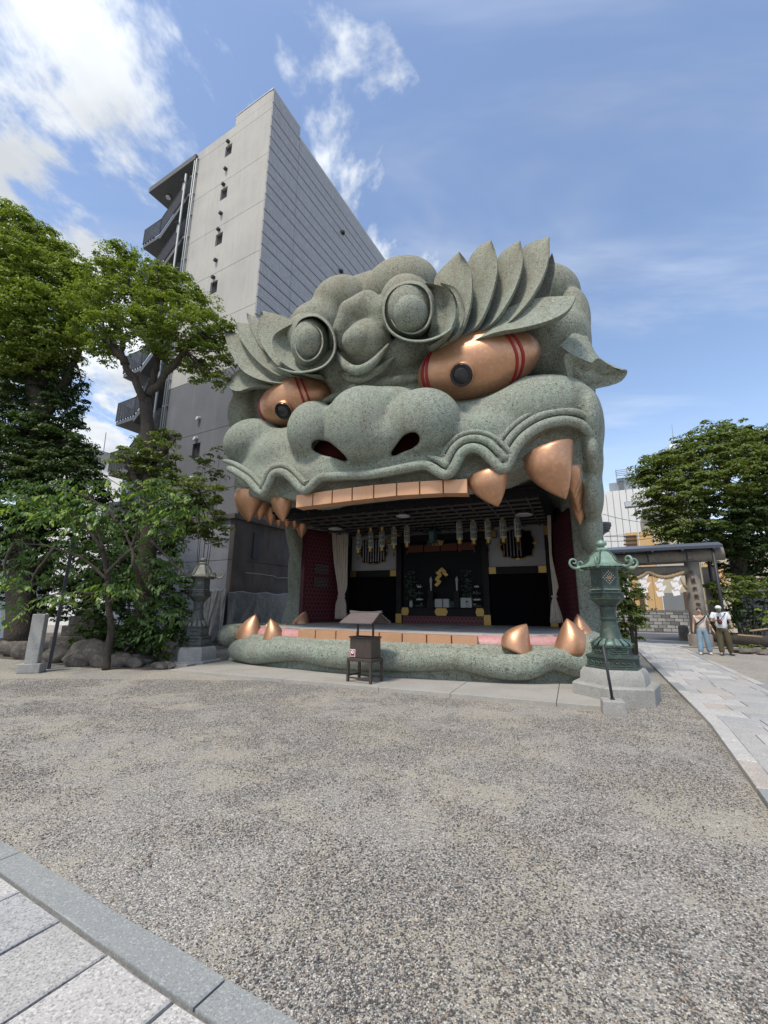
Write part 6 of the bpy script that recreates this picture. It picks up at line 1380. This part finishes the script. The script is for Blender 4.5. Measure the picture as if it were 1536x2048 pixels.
def rock(P,r,seed,label,m=None):
    rg2=np.random.default_rng(seed); vv,f=ellmesh((0,0,0),(1,1,1),0,0,18,11); V=np.array(vv); k=rg2.normal(size=(9,3)); k/=np.linalg.norm(k,axis=1)[:,None]; dcut=rg2.uniform(.55,.9,9)
    for n_,d_ in zip(k,dcut): h=V@n_-d_; V-=np.maximum(h,0)[:,None]*n_*.9
    V+=.035*np.sin(V[:,[1,2,0]]*5+seed)+.02*np.sin(V[:,[2,0,1]]*13+seed*2); V=V*np.array(r); o=mesh('rock',V,np.array(f),m or M_ROCK,None,True); o.location=(P.x,P.y,r[2]*.55); o.rotation_euler=(0,0,rg2.uniform(-.4,.4)); tag(o,label,'rock','rocks edging the tree bed'); return o
for i,(x,y,w,h,lb) in enumerate(((24,1312,.62,.36,'rounded brown rock at the far left edge of the tree bed'),(52,1318,.45,.38,'brown rock immediately left of the stone marker'),(112,1325,.42,.30,'rock right behind the thin black leaning post'),(178,1330,.62,.46,'large dark rock left of the cherry trunk'),(150,1333,.38,.22,'long sloping rock fragment left of the big dark rock'),(196,1334,.30,.24,'small rock touching the cherry trunk on its left'),(236,1333,.44,.26,'dark rock just right of the cherry trunk'),(262,1335,.34,.18,'low flat rock between the cherry tree and drain cover'),(285,1330,.5,.2,'broad flat dark rock behind the drain cover'),(318,1338,.26,.12,'small brown kerb rock at the left end of the apron'),(335,1337,.26,.12,'squared kerb rock next to the apron corner'),(170,1316,.4,.4,'dark boulder standing behind the large dark rock'),(10,1300,.5,.3,'pale rock at the foot of the white sheet'))):
    rock(G(x,y),(w,w*.7,h),i+3,lb)
def dark_pedestal():
    P=G(140,1312); t=empty('stone_lantern',(P.x,P.y+.6,0),.2,'old brown stone lantern base on stacked square blocks in the shade at the left','stone lantern')
    z=0
    for w,h in ((1.5,.62),(1.1,.32),(.85,.30),(.62,.10)): MB().box((0,0,z+h/2),(w,w*.85,h),bev=.02).build('stone_block',M_ROCK,t); z+=h
    MB().lathe([(.28,z),(.22,z+.1),(.2,z+.7),(.26,z+.8)],12).build('shaft',M_ROCK,t,auto=40); MB().lathe([(.3,z+.8),(.34,z+.9),(.3,z+1.2),(.55,z+1.25),(.2,z+1.5),(.05,z+1.6)],6).build('lantern_top',M_ROCK,t,auto=40)
dark_pedestal()
# drain block
o=MB().box((0,0,.06),(.62,.28,.12),bev=.01).build('drain_block',M_STONE); p=G(305,1326); o.location=(p.x,p.y,.03); tag(o,'perforated grey drain block lying left of the left lantern pedestal','block')
# earth bed under the trees
M_EARTH=mat('earth_bed',(.10,.08,.06),.95,noise=[(2,.6,(.17,.14,.11),5),(12,.5,(.06,.05,.04),4)],bump=(10,.6,.03),coord='World')
q=[G(-60,1312),G(60,1322),G(150,1334),G(240,1338),G(320,1340),G(345,1332),G(430,1300),G(560,1285)]
v=[(p.x,p.y,.012) for p in q]+[(-1.5,26,.012),(-30,26,.012)]; o=mesh('earth_bed',v,[tuple(range(len(v)))],M_EARTH); o['kind']='structure'
# ================================================================ RIGHT SIDE
YR=21.5
R_bl=bl(YR,[(1290,940,30),(1305,965,36),(1320,930,34,.3),(1345,950,46,-.5),(1350,915,30,.4),(1385,900,36,.2),(1420,880,40,.2),(1460,870,34,.3),(1410,925,50,-.8),(1460,910,50,-.5),(1500,890,44),(1540,900,50),(1330,1000,44,-.5),(1310,1025,28),(1380,985,56,-1.2),(1440,970,60,-1.3),(1500,950,60,-1),(1550,970,70,-.6),(1345,1045,40,-.4),(1325,1070,26),(1385,1050,50,-1),(1600,920,80),(1600,1020,90)])
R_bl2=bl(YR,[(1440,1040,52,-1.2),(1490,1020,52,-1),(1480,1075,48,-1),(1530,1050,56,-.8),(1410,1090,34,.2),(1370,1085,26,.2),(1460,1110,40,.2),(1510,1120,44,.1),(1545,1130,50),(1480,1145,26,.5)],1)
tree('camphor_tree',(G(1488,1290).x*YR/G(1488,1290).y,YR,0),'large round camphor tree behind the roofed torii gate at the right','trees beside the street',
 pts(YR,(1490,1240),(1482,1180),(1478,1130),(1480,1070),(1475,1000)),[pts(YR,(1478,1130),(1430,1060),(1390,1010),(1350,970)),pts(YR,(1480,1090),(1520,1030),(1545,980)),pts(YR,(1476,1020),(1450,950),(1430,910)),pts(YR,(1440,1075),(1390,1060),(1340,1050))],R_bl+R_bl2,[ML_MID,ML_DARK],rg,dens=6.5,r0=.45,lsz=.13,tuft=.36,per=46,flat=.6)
bush('shrub','dark conical shrub directly behind the green bronze lantern',bl(11.5,[(1248,1150,18),(1256,1175,22),(1262,1205,24),(1258,1235,26),(1262,1262,22),(1250,1280,16),(1272,1225,14),(1240,1200,20),(1268,1180,12)]),ML_MID,(G(1255,1300).x,11.5,0),dens=34,lsz=.075,tuft=.15,per=40)
bush('shrub','leafy green shrub right of the torii behind the white shirted man',bl(19.5,[(1440,1180,22),(1465,1175,24),(1490,1172,22),(1450,1195,22),(1480,1195,20),(1505,1185,16),(1530,1190,22),(1545,1175,24)]),ML_MID,(G(1470,1295).x*19.5/G(1470,1295).y,19.5,0),dens=9,lsz=.13,tuft=.22,per=24)
bush('shrub','dark shade shrub beneath the large right hand tree',bl(19.8,[(1460,1225,24),(1480,1240,26),(1445,1245,20),(1500,1230,24),(1530,1215,22),(1520,1250,22)]),ML_DARK,(G(1490,1300).x*19.8/G(1490,1300).y,19.8,0),dens=8,lsz=.12,tuft=.22,per=24)
bush('shrub','small bright green plant at the kerb at the right edge',bl(18.0,[(1490,1300,10),(1505,1296,10),(1520,1300,9)]),ML_MID,(G(1500,1308).x,18.0,0),dens=14,lsz=.12,tuft=.14,per=14)
bush('shrub','bright leafy branch tip entering at the right edge',bl(17,[(1530,1225,14),(1540,1240,12)]),ML_BRIGHT,(G(1545,1300).x,17,0),dens=12,lsz=.12,tuft=.16,per=14)
def topiary(x,ytop,ybot,lst,label):
    Yw=36.0; p=AY(x,ybot,Yw); bush('garden_tree',label,bl(Yw,lst),ML_DARK,(p.x,Yw,0),dens=4.5,lsz=.22,tuft=.35,per=26,cat='tree',group='clipped garden trees behind the block wall')
topiary(1314,1205,1222,[(1303,1212,6),(1312,1208,8),(1322,1212,7),(1308,1218,5)],'left clipped garden tree above the block wall')
topiary(1347,1185,1222,[(1338,1195,8),(1347,1190,9),(1356,1197,8),(1347,1203,9),(1340,1210,6),(1354,1210,6)],'taller clipped garden tree above the block wall, before the garage door')
# torii with its protective roof
M_TOR=mat('torii_stone',(.27,.24,.205),.85,noise=[(2,.55,(.13,.115,.10),6),(30,.4,(.33,.30,.26),3,.5,.65),(.9,.5,(.12,.08,.07),4,.5,.66)],bump=(30,.35,.01),coord='World')
M_ROPE=mat('straw_rope',(.36,.27,.16),.9,noise=[(30,.5,(.24,.17,.10),3)])
def torii():
    P=G(1402,1294); Y0=P.y; t=empty('torii',(P.x,P.y,0),-AL,'stone torii gate with rope and paper streamers, beneath a dark roof','torii gate')
    n=DD
    def q(x,y,e=0.0): p=onpl(x,y,P+n*e,n)-P; return (p@NN,p@DD,p.z)
    a=q(1403,1291); b=q(1380,1104); 
    MB().tube([(a[0],0,0),((a[0]+b[0])/2,0,b[2]/2),(b[0],0,b[2]+.05)],[.36,.32,.28],20).build('pillar',M_TOR,t,smooth=True)
    MB().lathe([(.46,0),(.46,.5),(.42,.56)],20,c=(a[0],0,0)).build('pillar_collar',M_TOR,t,auto=40)
    span=7.0; a2=-span; MB().tube([(a2-.5,0,0),(a2-.15,0,b[2]/2),(a2+.1,0,b[2]+.05)],[.36,.32,.28],20).build('pillar',M_TOR,t,smooth=True)
    e=q(1447,1110); mid=(b[0]+a2)/2
    MB().tube([(e[0],0,e[2]+.12),(b[0],0,e[2]+.02),(mid,0,e[2]-.06),(a2,0,e[2]+.02),(a2-1.6,0,e[2]+.12)],[.34,.32,.31,.32,.34],20).build('top_lintel',M_TOR,t,auto=50)
    c=q(1370,1141); MB().tube([(c[0]+.1,0,c[2]),(a2+.2,0,c[2])],.235,18).build('tie_beam',M_TOR,t,auto=50)
    # roof over the gate
    r0=q(1443,1083,-.8); r1=q(1443,1092,-.8); z=r1[2]+.05; xl=a2-1.6; xr=r0[0]
    rf=MB().loft([[(x,-.95,z),(x,0,z+.24),(x,.95,z),(x,.9,z-.12),(x,0,z+.10),(x,-.9,z-.12)] for x in (xl,xr)]).build('roof',M_ROOFG2,t)
    for x in np.linspace(xl+.3,xr-.3,9): MB().box((x,0,z-.13),(.10,1.8,.10)).build('roof_beam',M_DARK,t)
    for x in (xl+.6,xr-.9):
        for s in(-1,1):
            pt=q(1426,1097,-.8); pb=q(1457,1296,-.8); dx0=pt[0]-(xr-.9); dx1=pb[0]-(xr-.9); sx=1 if x>0 else -1
            MB().tube([(x+dx0*sx,s*.75,z-.1),(x+dx1*sx,s*.8,0)],.065,8).build('roof_post',M_DARK,t,smooth=True)
    for x in (-5.2,-3.4,-1.6,-.1): MB().tube([(x,-.6,z-.1),(x,-.6,c[2]+.35)],.035,5).build('hanger',M_DARK,t)
    MB().tube([(xl+.6,-.6,c[2]+.36),(xr-.8,-.6,c[2]+.36)],.035,5).build('hanger_rail',M_DARK,t)
    MB().box((b[0]+.75,.9,(b[2]-.6)/2),(.55,.3,b[2]-.7)).build('rear_brace',M_TOR,t)
    for k,ch in enumerate('大阪木津市場中'): 
        zz=c[2]+.1-k*.36; text_mesh('carved_letter',ch,.19,M_BROWNT,t,((a[0]+b[0])/2-.06+.02*k,-.345,zz-.2),(math.pi/2,0,0),.03)
    # straw rope
    R=[q(x,y) for x,y in ((1366,1146),(1345,1153),(1328,1156),(1312,1153),(1300,1147),(1293,1147),(1285,1153),(1270,1158),(1255,1150))]
    rp=MB(); Q=bez([np.array([p[0],-.35,p[2]]) for p in R],5)
    for ph in (0,2.09,4.19): rp.tube([tuple(p+np.array([0,math.cos(i*1.2+ph),math.sin(i*1.2+ph)])*.05) for i,p in enumerate(Q)],.055,6)
    rp.build('straw_rope',M_ROPE,t,smooth=True)
    for (x,y) in ((1357,1152),(1338,1157)): p=q(x,y); MB().tube([(p[0],-.36,p[2]),(p[0]+.12,-.36,p[2]-.4),(p[0]+.25,-.36,p[2]-.62)],[.03,.06,.09],7).build('straw_tassel',M_ROPE,t,smooth=True) if x==1357 else None
    for x,y in ((1351,1154),(1320,1156),(1289,1150)):
        p=q(x,y); X,Z=p[0],p[2]-.02; sd=1
        for k in range(4):
            w=.30; h=.20; v=[(X-w*.5+sd*.08,-.4,Z),(X+w*.4+sd*.08,-.4,Z+.06),(X+w*.25-sd*.02,-.4,Z-h),(X-w*.6-sd*.02,-.4,Z-h-.06)]
            mesh('paper_streamer',v+[(a_,b_+.01,c_) for a_,b_,c_ in v],[(0,1,2,3),(7,6,5,4),(0,4,5,1),(1,5,6,2),(2,6,7,3),(3,7,4,0)],M_STW,t); Z-=.20; sd=-sd; X+=.03*sd
M_ROOFG2=mat('slate_blue_roof',(.11,.13,.17),.5)
torii()
# street lamp behind the lantern
def lamp():
    P=G(1214,1330); Yl=14.5; p=AY(1218,1200,Yl); t=empty('street_lamp',(p.x,Yl,0),0,'black street lamp with a ribbed bowl shade behind the green lantern','street lamp')
    zb=AY(1217,1068,Yl).z; zt=AY(1217,1047,Yl).z
    MB().tube([(0,0,0),(-.02,0,zb)],.05,8).build('pole',M_DARK,t,smooth=True)
    R=.31; MB().lathe([(.04,zb-.05),(.08,zb),(R*.62,zb+.06),(R*.92,zt-.15),(R,zt-.02),(R*.96,zt),(.02,zt+.05)],24).build('bowl',M_PIPE2,t,auto=40)
    for k in range(3): z=zb+.08+k*.09; r=R*(.66+.13*k)+.02; MB().tube([(r*math.cos(a),r*math.sin(a),z) for a in np.linspace(0,2*math.pi,25)],.012,4,caps=False).build('shade_ring',M_DARK,t)
M_PIPE2=mat('lamp_shade_grey',(.09,.09,.10),.5)
lamp()
# overhead wires
def wire(a,b,sag,label):
    q=[tuple((Vector(a)*(1-s)+Vector(b)*s)+Vector((0,0,-sag*4*s*(1-s)))-Vector(a)) for s in np.linspace(0,1,14)]; o=MB().tube(q,.018,4).build('wire',M_DARK); o.location=a; tag(o,label,'wire','overhead wires across the street')
for (x0,y0,x1,y1,lb) in ((1205,1028,1330,1046,'upper thin wire crossing in front of the white building'),(1200,1072,1345,1062,'middle thin wire passing the orange house'),(1200,1082,1340,1068,'lower thin wire passing the orange house')):
    wire(tuple(AY(x0,y0,29)),tuple(AY(x1,y1,33)),.2,lb)
# log, bamboo, hose, notice stone, low walls at right
o=MB(); o.tube([(-1.4,.2,.42),(-.6,.05,.40),(.2,0,.33),(1.0,-.1,.26),(1.9,-.15,.3)],[.16,.24,.27,.24,.2],12); lg=o.build('fallen_log',M_BARK,smooth=True); p=G(1505,1297); lg.location=(p.x,p.y+.3,0); tag(lg,'thick dark log lying propped at the right edge behind the couple','log')
for (x0,y0,x1,y1,lb) in ((1476,1270,1524,1274,'pale bamboo pole lying along the log'),(1500,1262,1560,1255,'pale bamboo pole leaning above the log at the right edge')):
    a=AY(x0,y0,18.0);b=AY(x1,y1,18.0); bp=MB().tube([(0,0,0),tuple(b-a)],.035,7).build('bamboo_pole',M_ROPE,smooth=True); bp.location=a; tag(bp,lb,'bamboo pole')
a=AY(1500,1200,20.6); st=empty('grey_notice_slab',(a.x+1.0,20.6,0),-.3,'dark grey upright slab standing in the shade at the right edge','slab'); MB().box((0,0,1.25),(3.0,.2,2.5),bev=.02).build('slab',M_ROOFG,st); MB().box((0,0,.06),(3.2,.5,.12)).build('foot',M_STONE,st)
for i,(x,lb) in enumerate(((1386,'short round stone bollard behind the torii pillar'),)):
    p=G(x,1284); t=empty('stone_bollard',(p.x,p.y+.6,0),0,lb,'bollard'); zt=zat(x,1252,Vector((p.x,p.y+.6,0))); MB().lathe([(.24,0),(.23,zt*.96),(.18,zt)],16).build('shaft',M_TOR,t,auto=40)
hs=MB(); hs.tube([(.35*math.cos(a)*(1+.02*a),.12*math.sin(a)+.05*a/6,.35+.33*math.sin(a)) for a in np.linspace(0,14,60)],.022,6); h=hs.build('hose_coil',M_VENT,smooth=True); p=G(1446,1300); h.location=(p.x+.1,p.y+1.4,0); tag(h,'grey garden hose coiled behind the walking couple','hose')
for i,(x,y) in enumerate(((1478,1306),(1495,1308),(1512,1307),(1530,1310))):
    k=['first','second','third','fourth'][i]; rock(G(x,y),(.30,.2,.14),40+i,k+' low kerb rock from the couple along the right hand planting')
# ================================================================ PEOPLE
M_SKIN=mat('skin',(.46,.29,.21),.5); M_SKIN2=mat('skin_tan',(.38,.24,.17),.5); M_HAIR=mat('dark_brown_hair',(.03,.016,.012),.5); M_KNIT=mat('cream_top',(.62,.55,.50),.85); M_WTEE=mat('white_shirt',(.72,.74,.78),.8,noise=[(6,.2,(.6,.62,.68),3)]); M_JEAN=mat('light_blue_jeans',(.17,.27,.36),.85,noise=[(5,.5,(.28,.38,.46),4),(30,.3,(.12,.2,.28),2)]); M_OLIVE=mat('olive_trousers',(.085,.07,.035),.85,noise=[(7,.4,(.055,.045,.025),4)]); M_SHOE=mat('pale_shoe',(.55,.52,.48),.6); M_SHOED=mat('dark_shoe',(.06,.06,.07),.6); M_BAG=mat('black_strap',(.012,.012,.014),.5); M_BAGR=mat('dark_red_pouch',(.12,.02,.02),.5); M_CAPW=mat('white_cap',(.75,.76,.74),.7); M_CAPG=mat('green_visor',(.03,.26,.15),.6); M_INKT=mat('tattoo_ink',(.10,.07,.065),.6); M_LIP=mat('lips',(.28,.08,.07),.5)
def skin_obj(name,V,E,R,m,parent,sub=2,root=0):
    me=bpy.data.meshes.new(name); me.from_pydata(V,E,[]); o=bpy.data.objects.new(name,me); COL.objects.link(o)
    md=o.modifiers.new('skin','SKIN'); md.use_smooth_shade=True
    sv=me.skin_vertices[0].data
    for i,r in enumerate(R): sv[i].radius=(r,r) if not isinstance(r,tuple) else r
    sv[root].use_root=True
    s=o.modifiers.new('sub','SUBSURF'); s.levels=sub; s.render_levels=sub
    dg=bpy.context.evaluated_depsgraph_get(); dg.update(); nm=bpy.data.meshes.new_from_object(o.evaluated_get(dg)); bpy.data.objects.remove(o); nm.name=name
    nm.materials.clear(); nm.materials.append(m); nm.polygons.foreach_set('material_index',[0]*len(nm.polygons)); nm.polygons.foreach_set('use_smooth',[True]*len(nm.polygons)); return link(bpy.data.objects.new(name,nm),parent)
def person(P,rz,h,label,J,top,legs,skin,hair,shoes,female):
    """J: joint offsets in a body frame, x = the person's left->right as seen, y = forward(-), z up, in metres for a 1.7 m figure"""
    t=empty('person',P,rz,label,'person'); s=h/1.7; t.scale=(s,s,s)
    j={k:Vector(v) for k,v in J.items()}
    names=['pelvis','waist','chest','neck','headb','head','crown','shL','elL','wrL','shR','elR','wrR','hipL','knL','anL','toL','hipR','knR','anR','toR']
    rad=dict(pelvis=(.15,.11),waist=(.13,.095),chest=(.155,.105),neck=.052,headb=.066,head=(.082,.098),crown=(.068,.08),shL=.058,elL=.042,wrL=.028,shR=.058,elR=.042,wrR=.028,hipL=.085,knL=.058,anL=.04,toL=.034,hipR=.085,knR=.058,anR=.04,toR=.034)
    E=[('pelvis','waist'),('waist','chest'),('chest','neck'),('neck','headb'),('headb','head'),('head','crown'),('chest','shL'),('shL','elL'),('elL','wrL'),('chest','shR'),('shR','elR'),('elR','wrR'),('pelvis','hipL'),('hipL','knL'),('knL','anL'),('anL','toL'),('pelvis','hipR'),('hipR','knR'),('knR','anR'),('anR','toR')]
    V=[tuple(j[n]) for n in names]; EE=[(names.index(a),names.index(b)) for a,b in E]; R=[rad[n] for n in names]
    # palms and fingers grown from the wrists
    for sd in 'LR':
        w=j['wr'+sd]; d=(w-j['el'+sd]).normalized(); side=d.cross(Vector((0,1,0))).normalized() if abs(d.y)<.9 else Vector((1,0,0)); fw=side.cross(d)
        if sd=='R' and J.get('phone'): pass
        pi=len(V); V.append(tuple(w+d*.055)); R.append((.034,.020)); EE.append((names.index('wr'+sd),pi))
        for k in range(4):
            o=fw*(.024-.016*k); ln=(.032,.037,.034,.026)[k]; a=w+d*.085+o; b=a+d*ln+side*.006; c=b+d*ln*.7+side*.018*(1 if sd=='L' else -1)
            i0=len(V); V+= [tuple(a),tuple(b),tuple(c)]; R+=[.0095,.0085,.007]; EE+=[(pi,i0),(i0,i0+1),(i0+1,i0+2)]
        a=w+d*.035+fw*.034; b=a+d*.035+fw*.014; i0=len(V); V+=[tuple(a),tuple(b)]; R+=[.012,.009]; EE+=[(pi,i0),(i0,i0+1)]
    body=skin_obj('body',V,EE,R,skin,t)
    hd=j['head']; fwd=Vector(J['look']).normalized(); right=fwd.cross(Vector((0,0,1))).normalized(); up=right.cross(fwd)
    def at(r_,f_,u_): return hd+right*r_+fwd*f_+up*u_
    MB().lathe([(.001,-.02),(.011,-.016),(.016,0),(.008,.02),(.001,.026)],8,c=tuple(at(0,.092,-.005))).build('nose',skin,t,smooth=True)
    for sx in(-1,1):
        e=MB(); c=at(sx*.032,.078,.018); vv,f=ellmesh(tuple(c),(.014,.010,.008),0,0,10,6); e.add(vv,f); e.build('eye',M_BAG,t,smooth=True)
        c=at(sx*.078,.0,.0); vv,f=ellmesh(tuple(c),(.012,.02,.03),0,0,10,6); mesh('ear',vv,f,skin,t,True)
        MB().tube([tuple(at(sx*.016,.086,.035)),tuple(at(sx*.048,.074,.036))],.004,4).build('eyebrow',hair,t)
    MB().tube([tuple(at(-.024,.080,-.042)),tuple(at(0,.088,-.046)),tuple(at(.024,.080,-.042))],.006,5).build('mouth',M_LIP,t)
    # clothes
    sh=.058
    def mid(a,b,f): return j[a]+(j[b]-j[a])*f
    tv=[j['pelvis']+Vector((0,0,-.07 if female else -.12)),j['waist'],j['chest'],mid('chest','neck',.55),j['shL'],mid('shL','elL',.12 if female else .78),j['shR'],mid('shR','elR',.12 if female else .78)]
    tr=[(.172,.135),(.15,.118),(.172,.128),(.075,.07),.066,.058 if female else .078,.066,.058 if female else .078] if female else [(.195,.15),(.18,.135),(.19,.135),(.085,.075),.082,.088,.082,.088]
    skin_obj('top',[tuple(p) for p in tv],[(0,1),(1,2),(2,3),(2,4),(4,5),(2,6),(6,7)],tr,top,t)
    lv=[j['pelvis']+Vector((0,0,.10)),j['pelvis']-Vector((0,0,.03)),j['hipL'],j['knL'],j['anL']-Vector((0,0,.03)),j['hipR'],j['knR'],j['anR']-Vector((0,0,.03))]
    lr=[(.15,.125),(.175,.14),.112,.100,.098,.112,.100,.098] if female else [(.16,.13),(.18,.145),.12,.105,.088,.12,.105,.088]
    skin_obj('trousers',[tuple(p) for p in lv],[(0,1),(1,2),(2,3),(3,4),(1,5),(5,6),(6,7)],lr,legs,t)
    for sd in 'LR':
        a=j['an'+sd];b=j['to'+sd]; d=(b-a); d.z=0; d.normalize(); c=a+d*.055; vv=[]; sh_=MB()
        sh_.loft([[tuple(Vector((a.x,a.y,0))+d*q+d.cross(Vector((0,0,1)))*(w*sx)+Vector((0,0,z))) for sx,z in ((-1,.0),(1,.0),(1,hh*.6),(.5,hh),(-.5,hh),(-1,hh*.6))] for q,w,hh in ((-.08,.025,.05),(-.06,.04,.09),(.0,.043,.10),(.08,.046,.075),(.15,.042,.05),(.19,.02,.03))]).build('shoe',shoes,t,smooth=True)
    return t,j,at
# woman
P=G(1411,1309); 
J=dict(pelvis=(0,0,.93),waist=(0,0,1.08),chest=(.0,0,1.28),neck=(.0,.0,1.44),headb=(0,-.01,1.50),head=(-.01,-.02,1.58),crown=(-.01,-.01,1.65),shL=(-.185,0,1.37),elL=(-.235,.02,1.09),wrL=(-.27,-.06,.87),shR=(.185,0,1.37),elR=(.25,.03,1.10),wrR=(.34,-.05,.88),hipL=(-.09,0,.86),knL=(-.105,-.05,.48),anL=(-.13,-.12,.08),toL=(-.15,-.26,.03),hipR=(.09,0,.86),knR=(.12,-.0,.47),anR=(.16,.06,.08),toR=(.18,-.08,.03),look=(.15,-1,-.08))
h=zat(1409,1217,P)
t,j,at=person(Vector((P.x,P.y,.02)),math.radians(-34),h,'woman in cream knit top, black cross strap and wide light blue jeans',J,M_KNIT,M_JEAN,M_SKIN,M_HAIR,M_SHOE,True)
vv,f=ellmesh(tuple(j['head']+Vector((0,.045,.035))),(.098,.10,.10),0,0,20,12); mesh('hair',vv,f,M_HAIR,t,True); vv,f=ellmesh(tuple(j['head']+Vector((0.01,.09,-.06))),(.06,.05,.09),0,0,16,10); mesh('hair',vv,f,M_HAIR,t,True)
MB().tube([(.17,-.07,1.42),(.08,-.135,1.30),(-.06,-.15,1.17),(-.16,-.10,1.08),(-.18,.02,1.04),(-.1,.12,1.12),(.08,.13,1.32),(.17,.03,1.43)],.022,6).build('shoulder_strap',M_BAG,t,smooth=True)
rnd=random.Random(2)
for k in range(9):
    s=rnd.uniform(.2,.9); a=(j['shR']+(j['elR']-j['shR'])*s) if k<5 else (j['elR']+(j['wrR']-j['elR'])*s*.7); vv,f=ellmesh(tuple(a+Vector((rnd.uniform(-.02,.02),-.040,0))),(.015,.012,.02),0,0,8,5); mesh('tattoo',vv,f,M_INKT,t,True)
# man
P=G(1452,1311); h=zat(1444,1213,P)
J=dict(pelvis=(0,0,.95),waist=(0,0,1.10),chest=(.0,-.01,1.32),neck=(-.01,-.03,1.48),headb=(-.015,-.06,1.53),head=(-.02,-.10,1.60),crown=(-.02,-.09,1.67),shL=(-.20,0,1.42),elL=(-.27,-.06,1.16),wrL=(-.12,-.26,1.20),shR=(.20,0,1.42),elR=(.275,.02,1.14),wrR=(.30,-.03,.90),hipL=(-.095,0,.88),knL=(-.10,-.06,.49),anL=(-.10,-.10,.08),toL=(-.14,-.25,.03),hipR=(.095,0,.88),knR=(.14,.0,.48),anR=(.17,.08,.08),toR=(.22,-.05,.03),look=(-.1,-1,-.75))
t,j,at=person(Vector((P.x,P.y,.02)),math.radians(-34),h,'man in white shirt, olive trousers and green brimmed white cap, looking at his phone',J,M_WTEE,M_OLIVE,M_SKIN2,M_HAIR,M_SHOED,False)
vv,f=ellmesh(tuple(j['head']+Vector((0,.02,.035))),(.095,.105,.085),0,0,20,12); mesh('cap',vv,f,M_CAPW,t,True)
c=j['head']+Vector((-.015,-.125,.005)); MB().loft([[tuple(c+Vector((x,y,z))) for x,z in ((-.075,0),(0,.018),(.075,0),(.07,-.010),(0,.006),(-.07,-.010))] for y,z_ in ((.04,0),(-.06,-.04))]).build('cap_visor',M_CAPG,t,smooth=True)
ph=MB().box(tuple(j['wrL']+Vector((.04,-.09,.06))),(.075,.012,.15),bev=.004).build('phone',M_BAG,t); ph.name='phone'
vv,f=ellmesh((-.04,-.18,1.14),(.075,.05,.10),0,0,14,9); mesh('pouch',vv,f,M_BAGR,t,True)
MB().tube([(.17,-.09,1.47),(.10,-.16,1.36),(.0,-.185,1.22),(-.05,-.18,1.18)],.012,6).build('pouch_strap',M_BAG,t,smooth=True)
MB().lathe([(.030,-.012),(.034,0),(.030,.012)],10,c=tuple(j['wrR']+Vector((-.0,0,.03)))).build('wristband',M_BAG,t,auto=40)
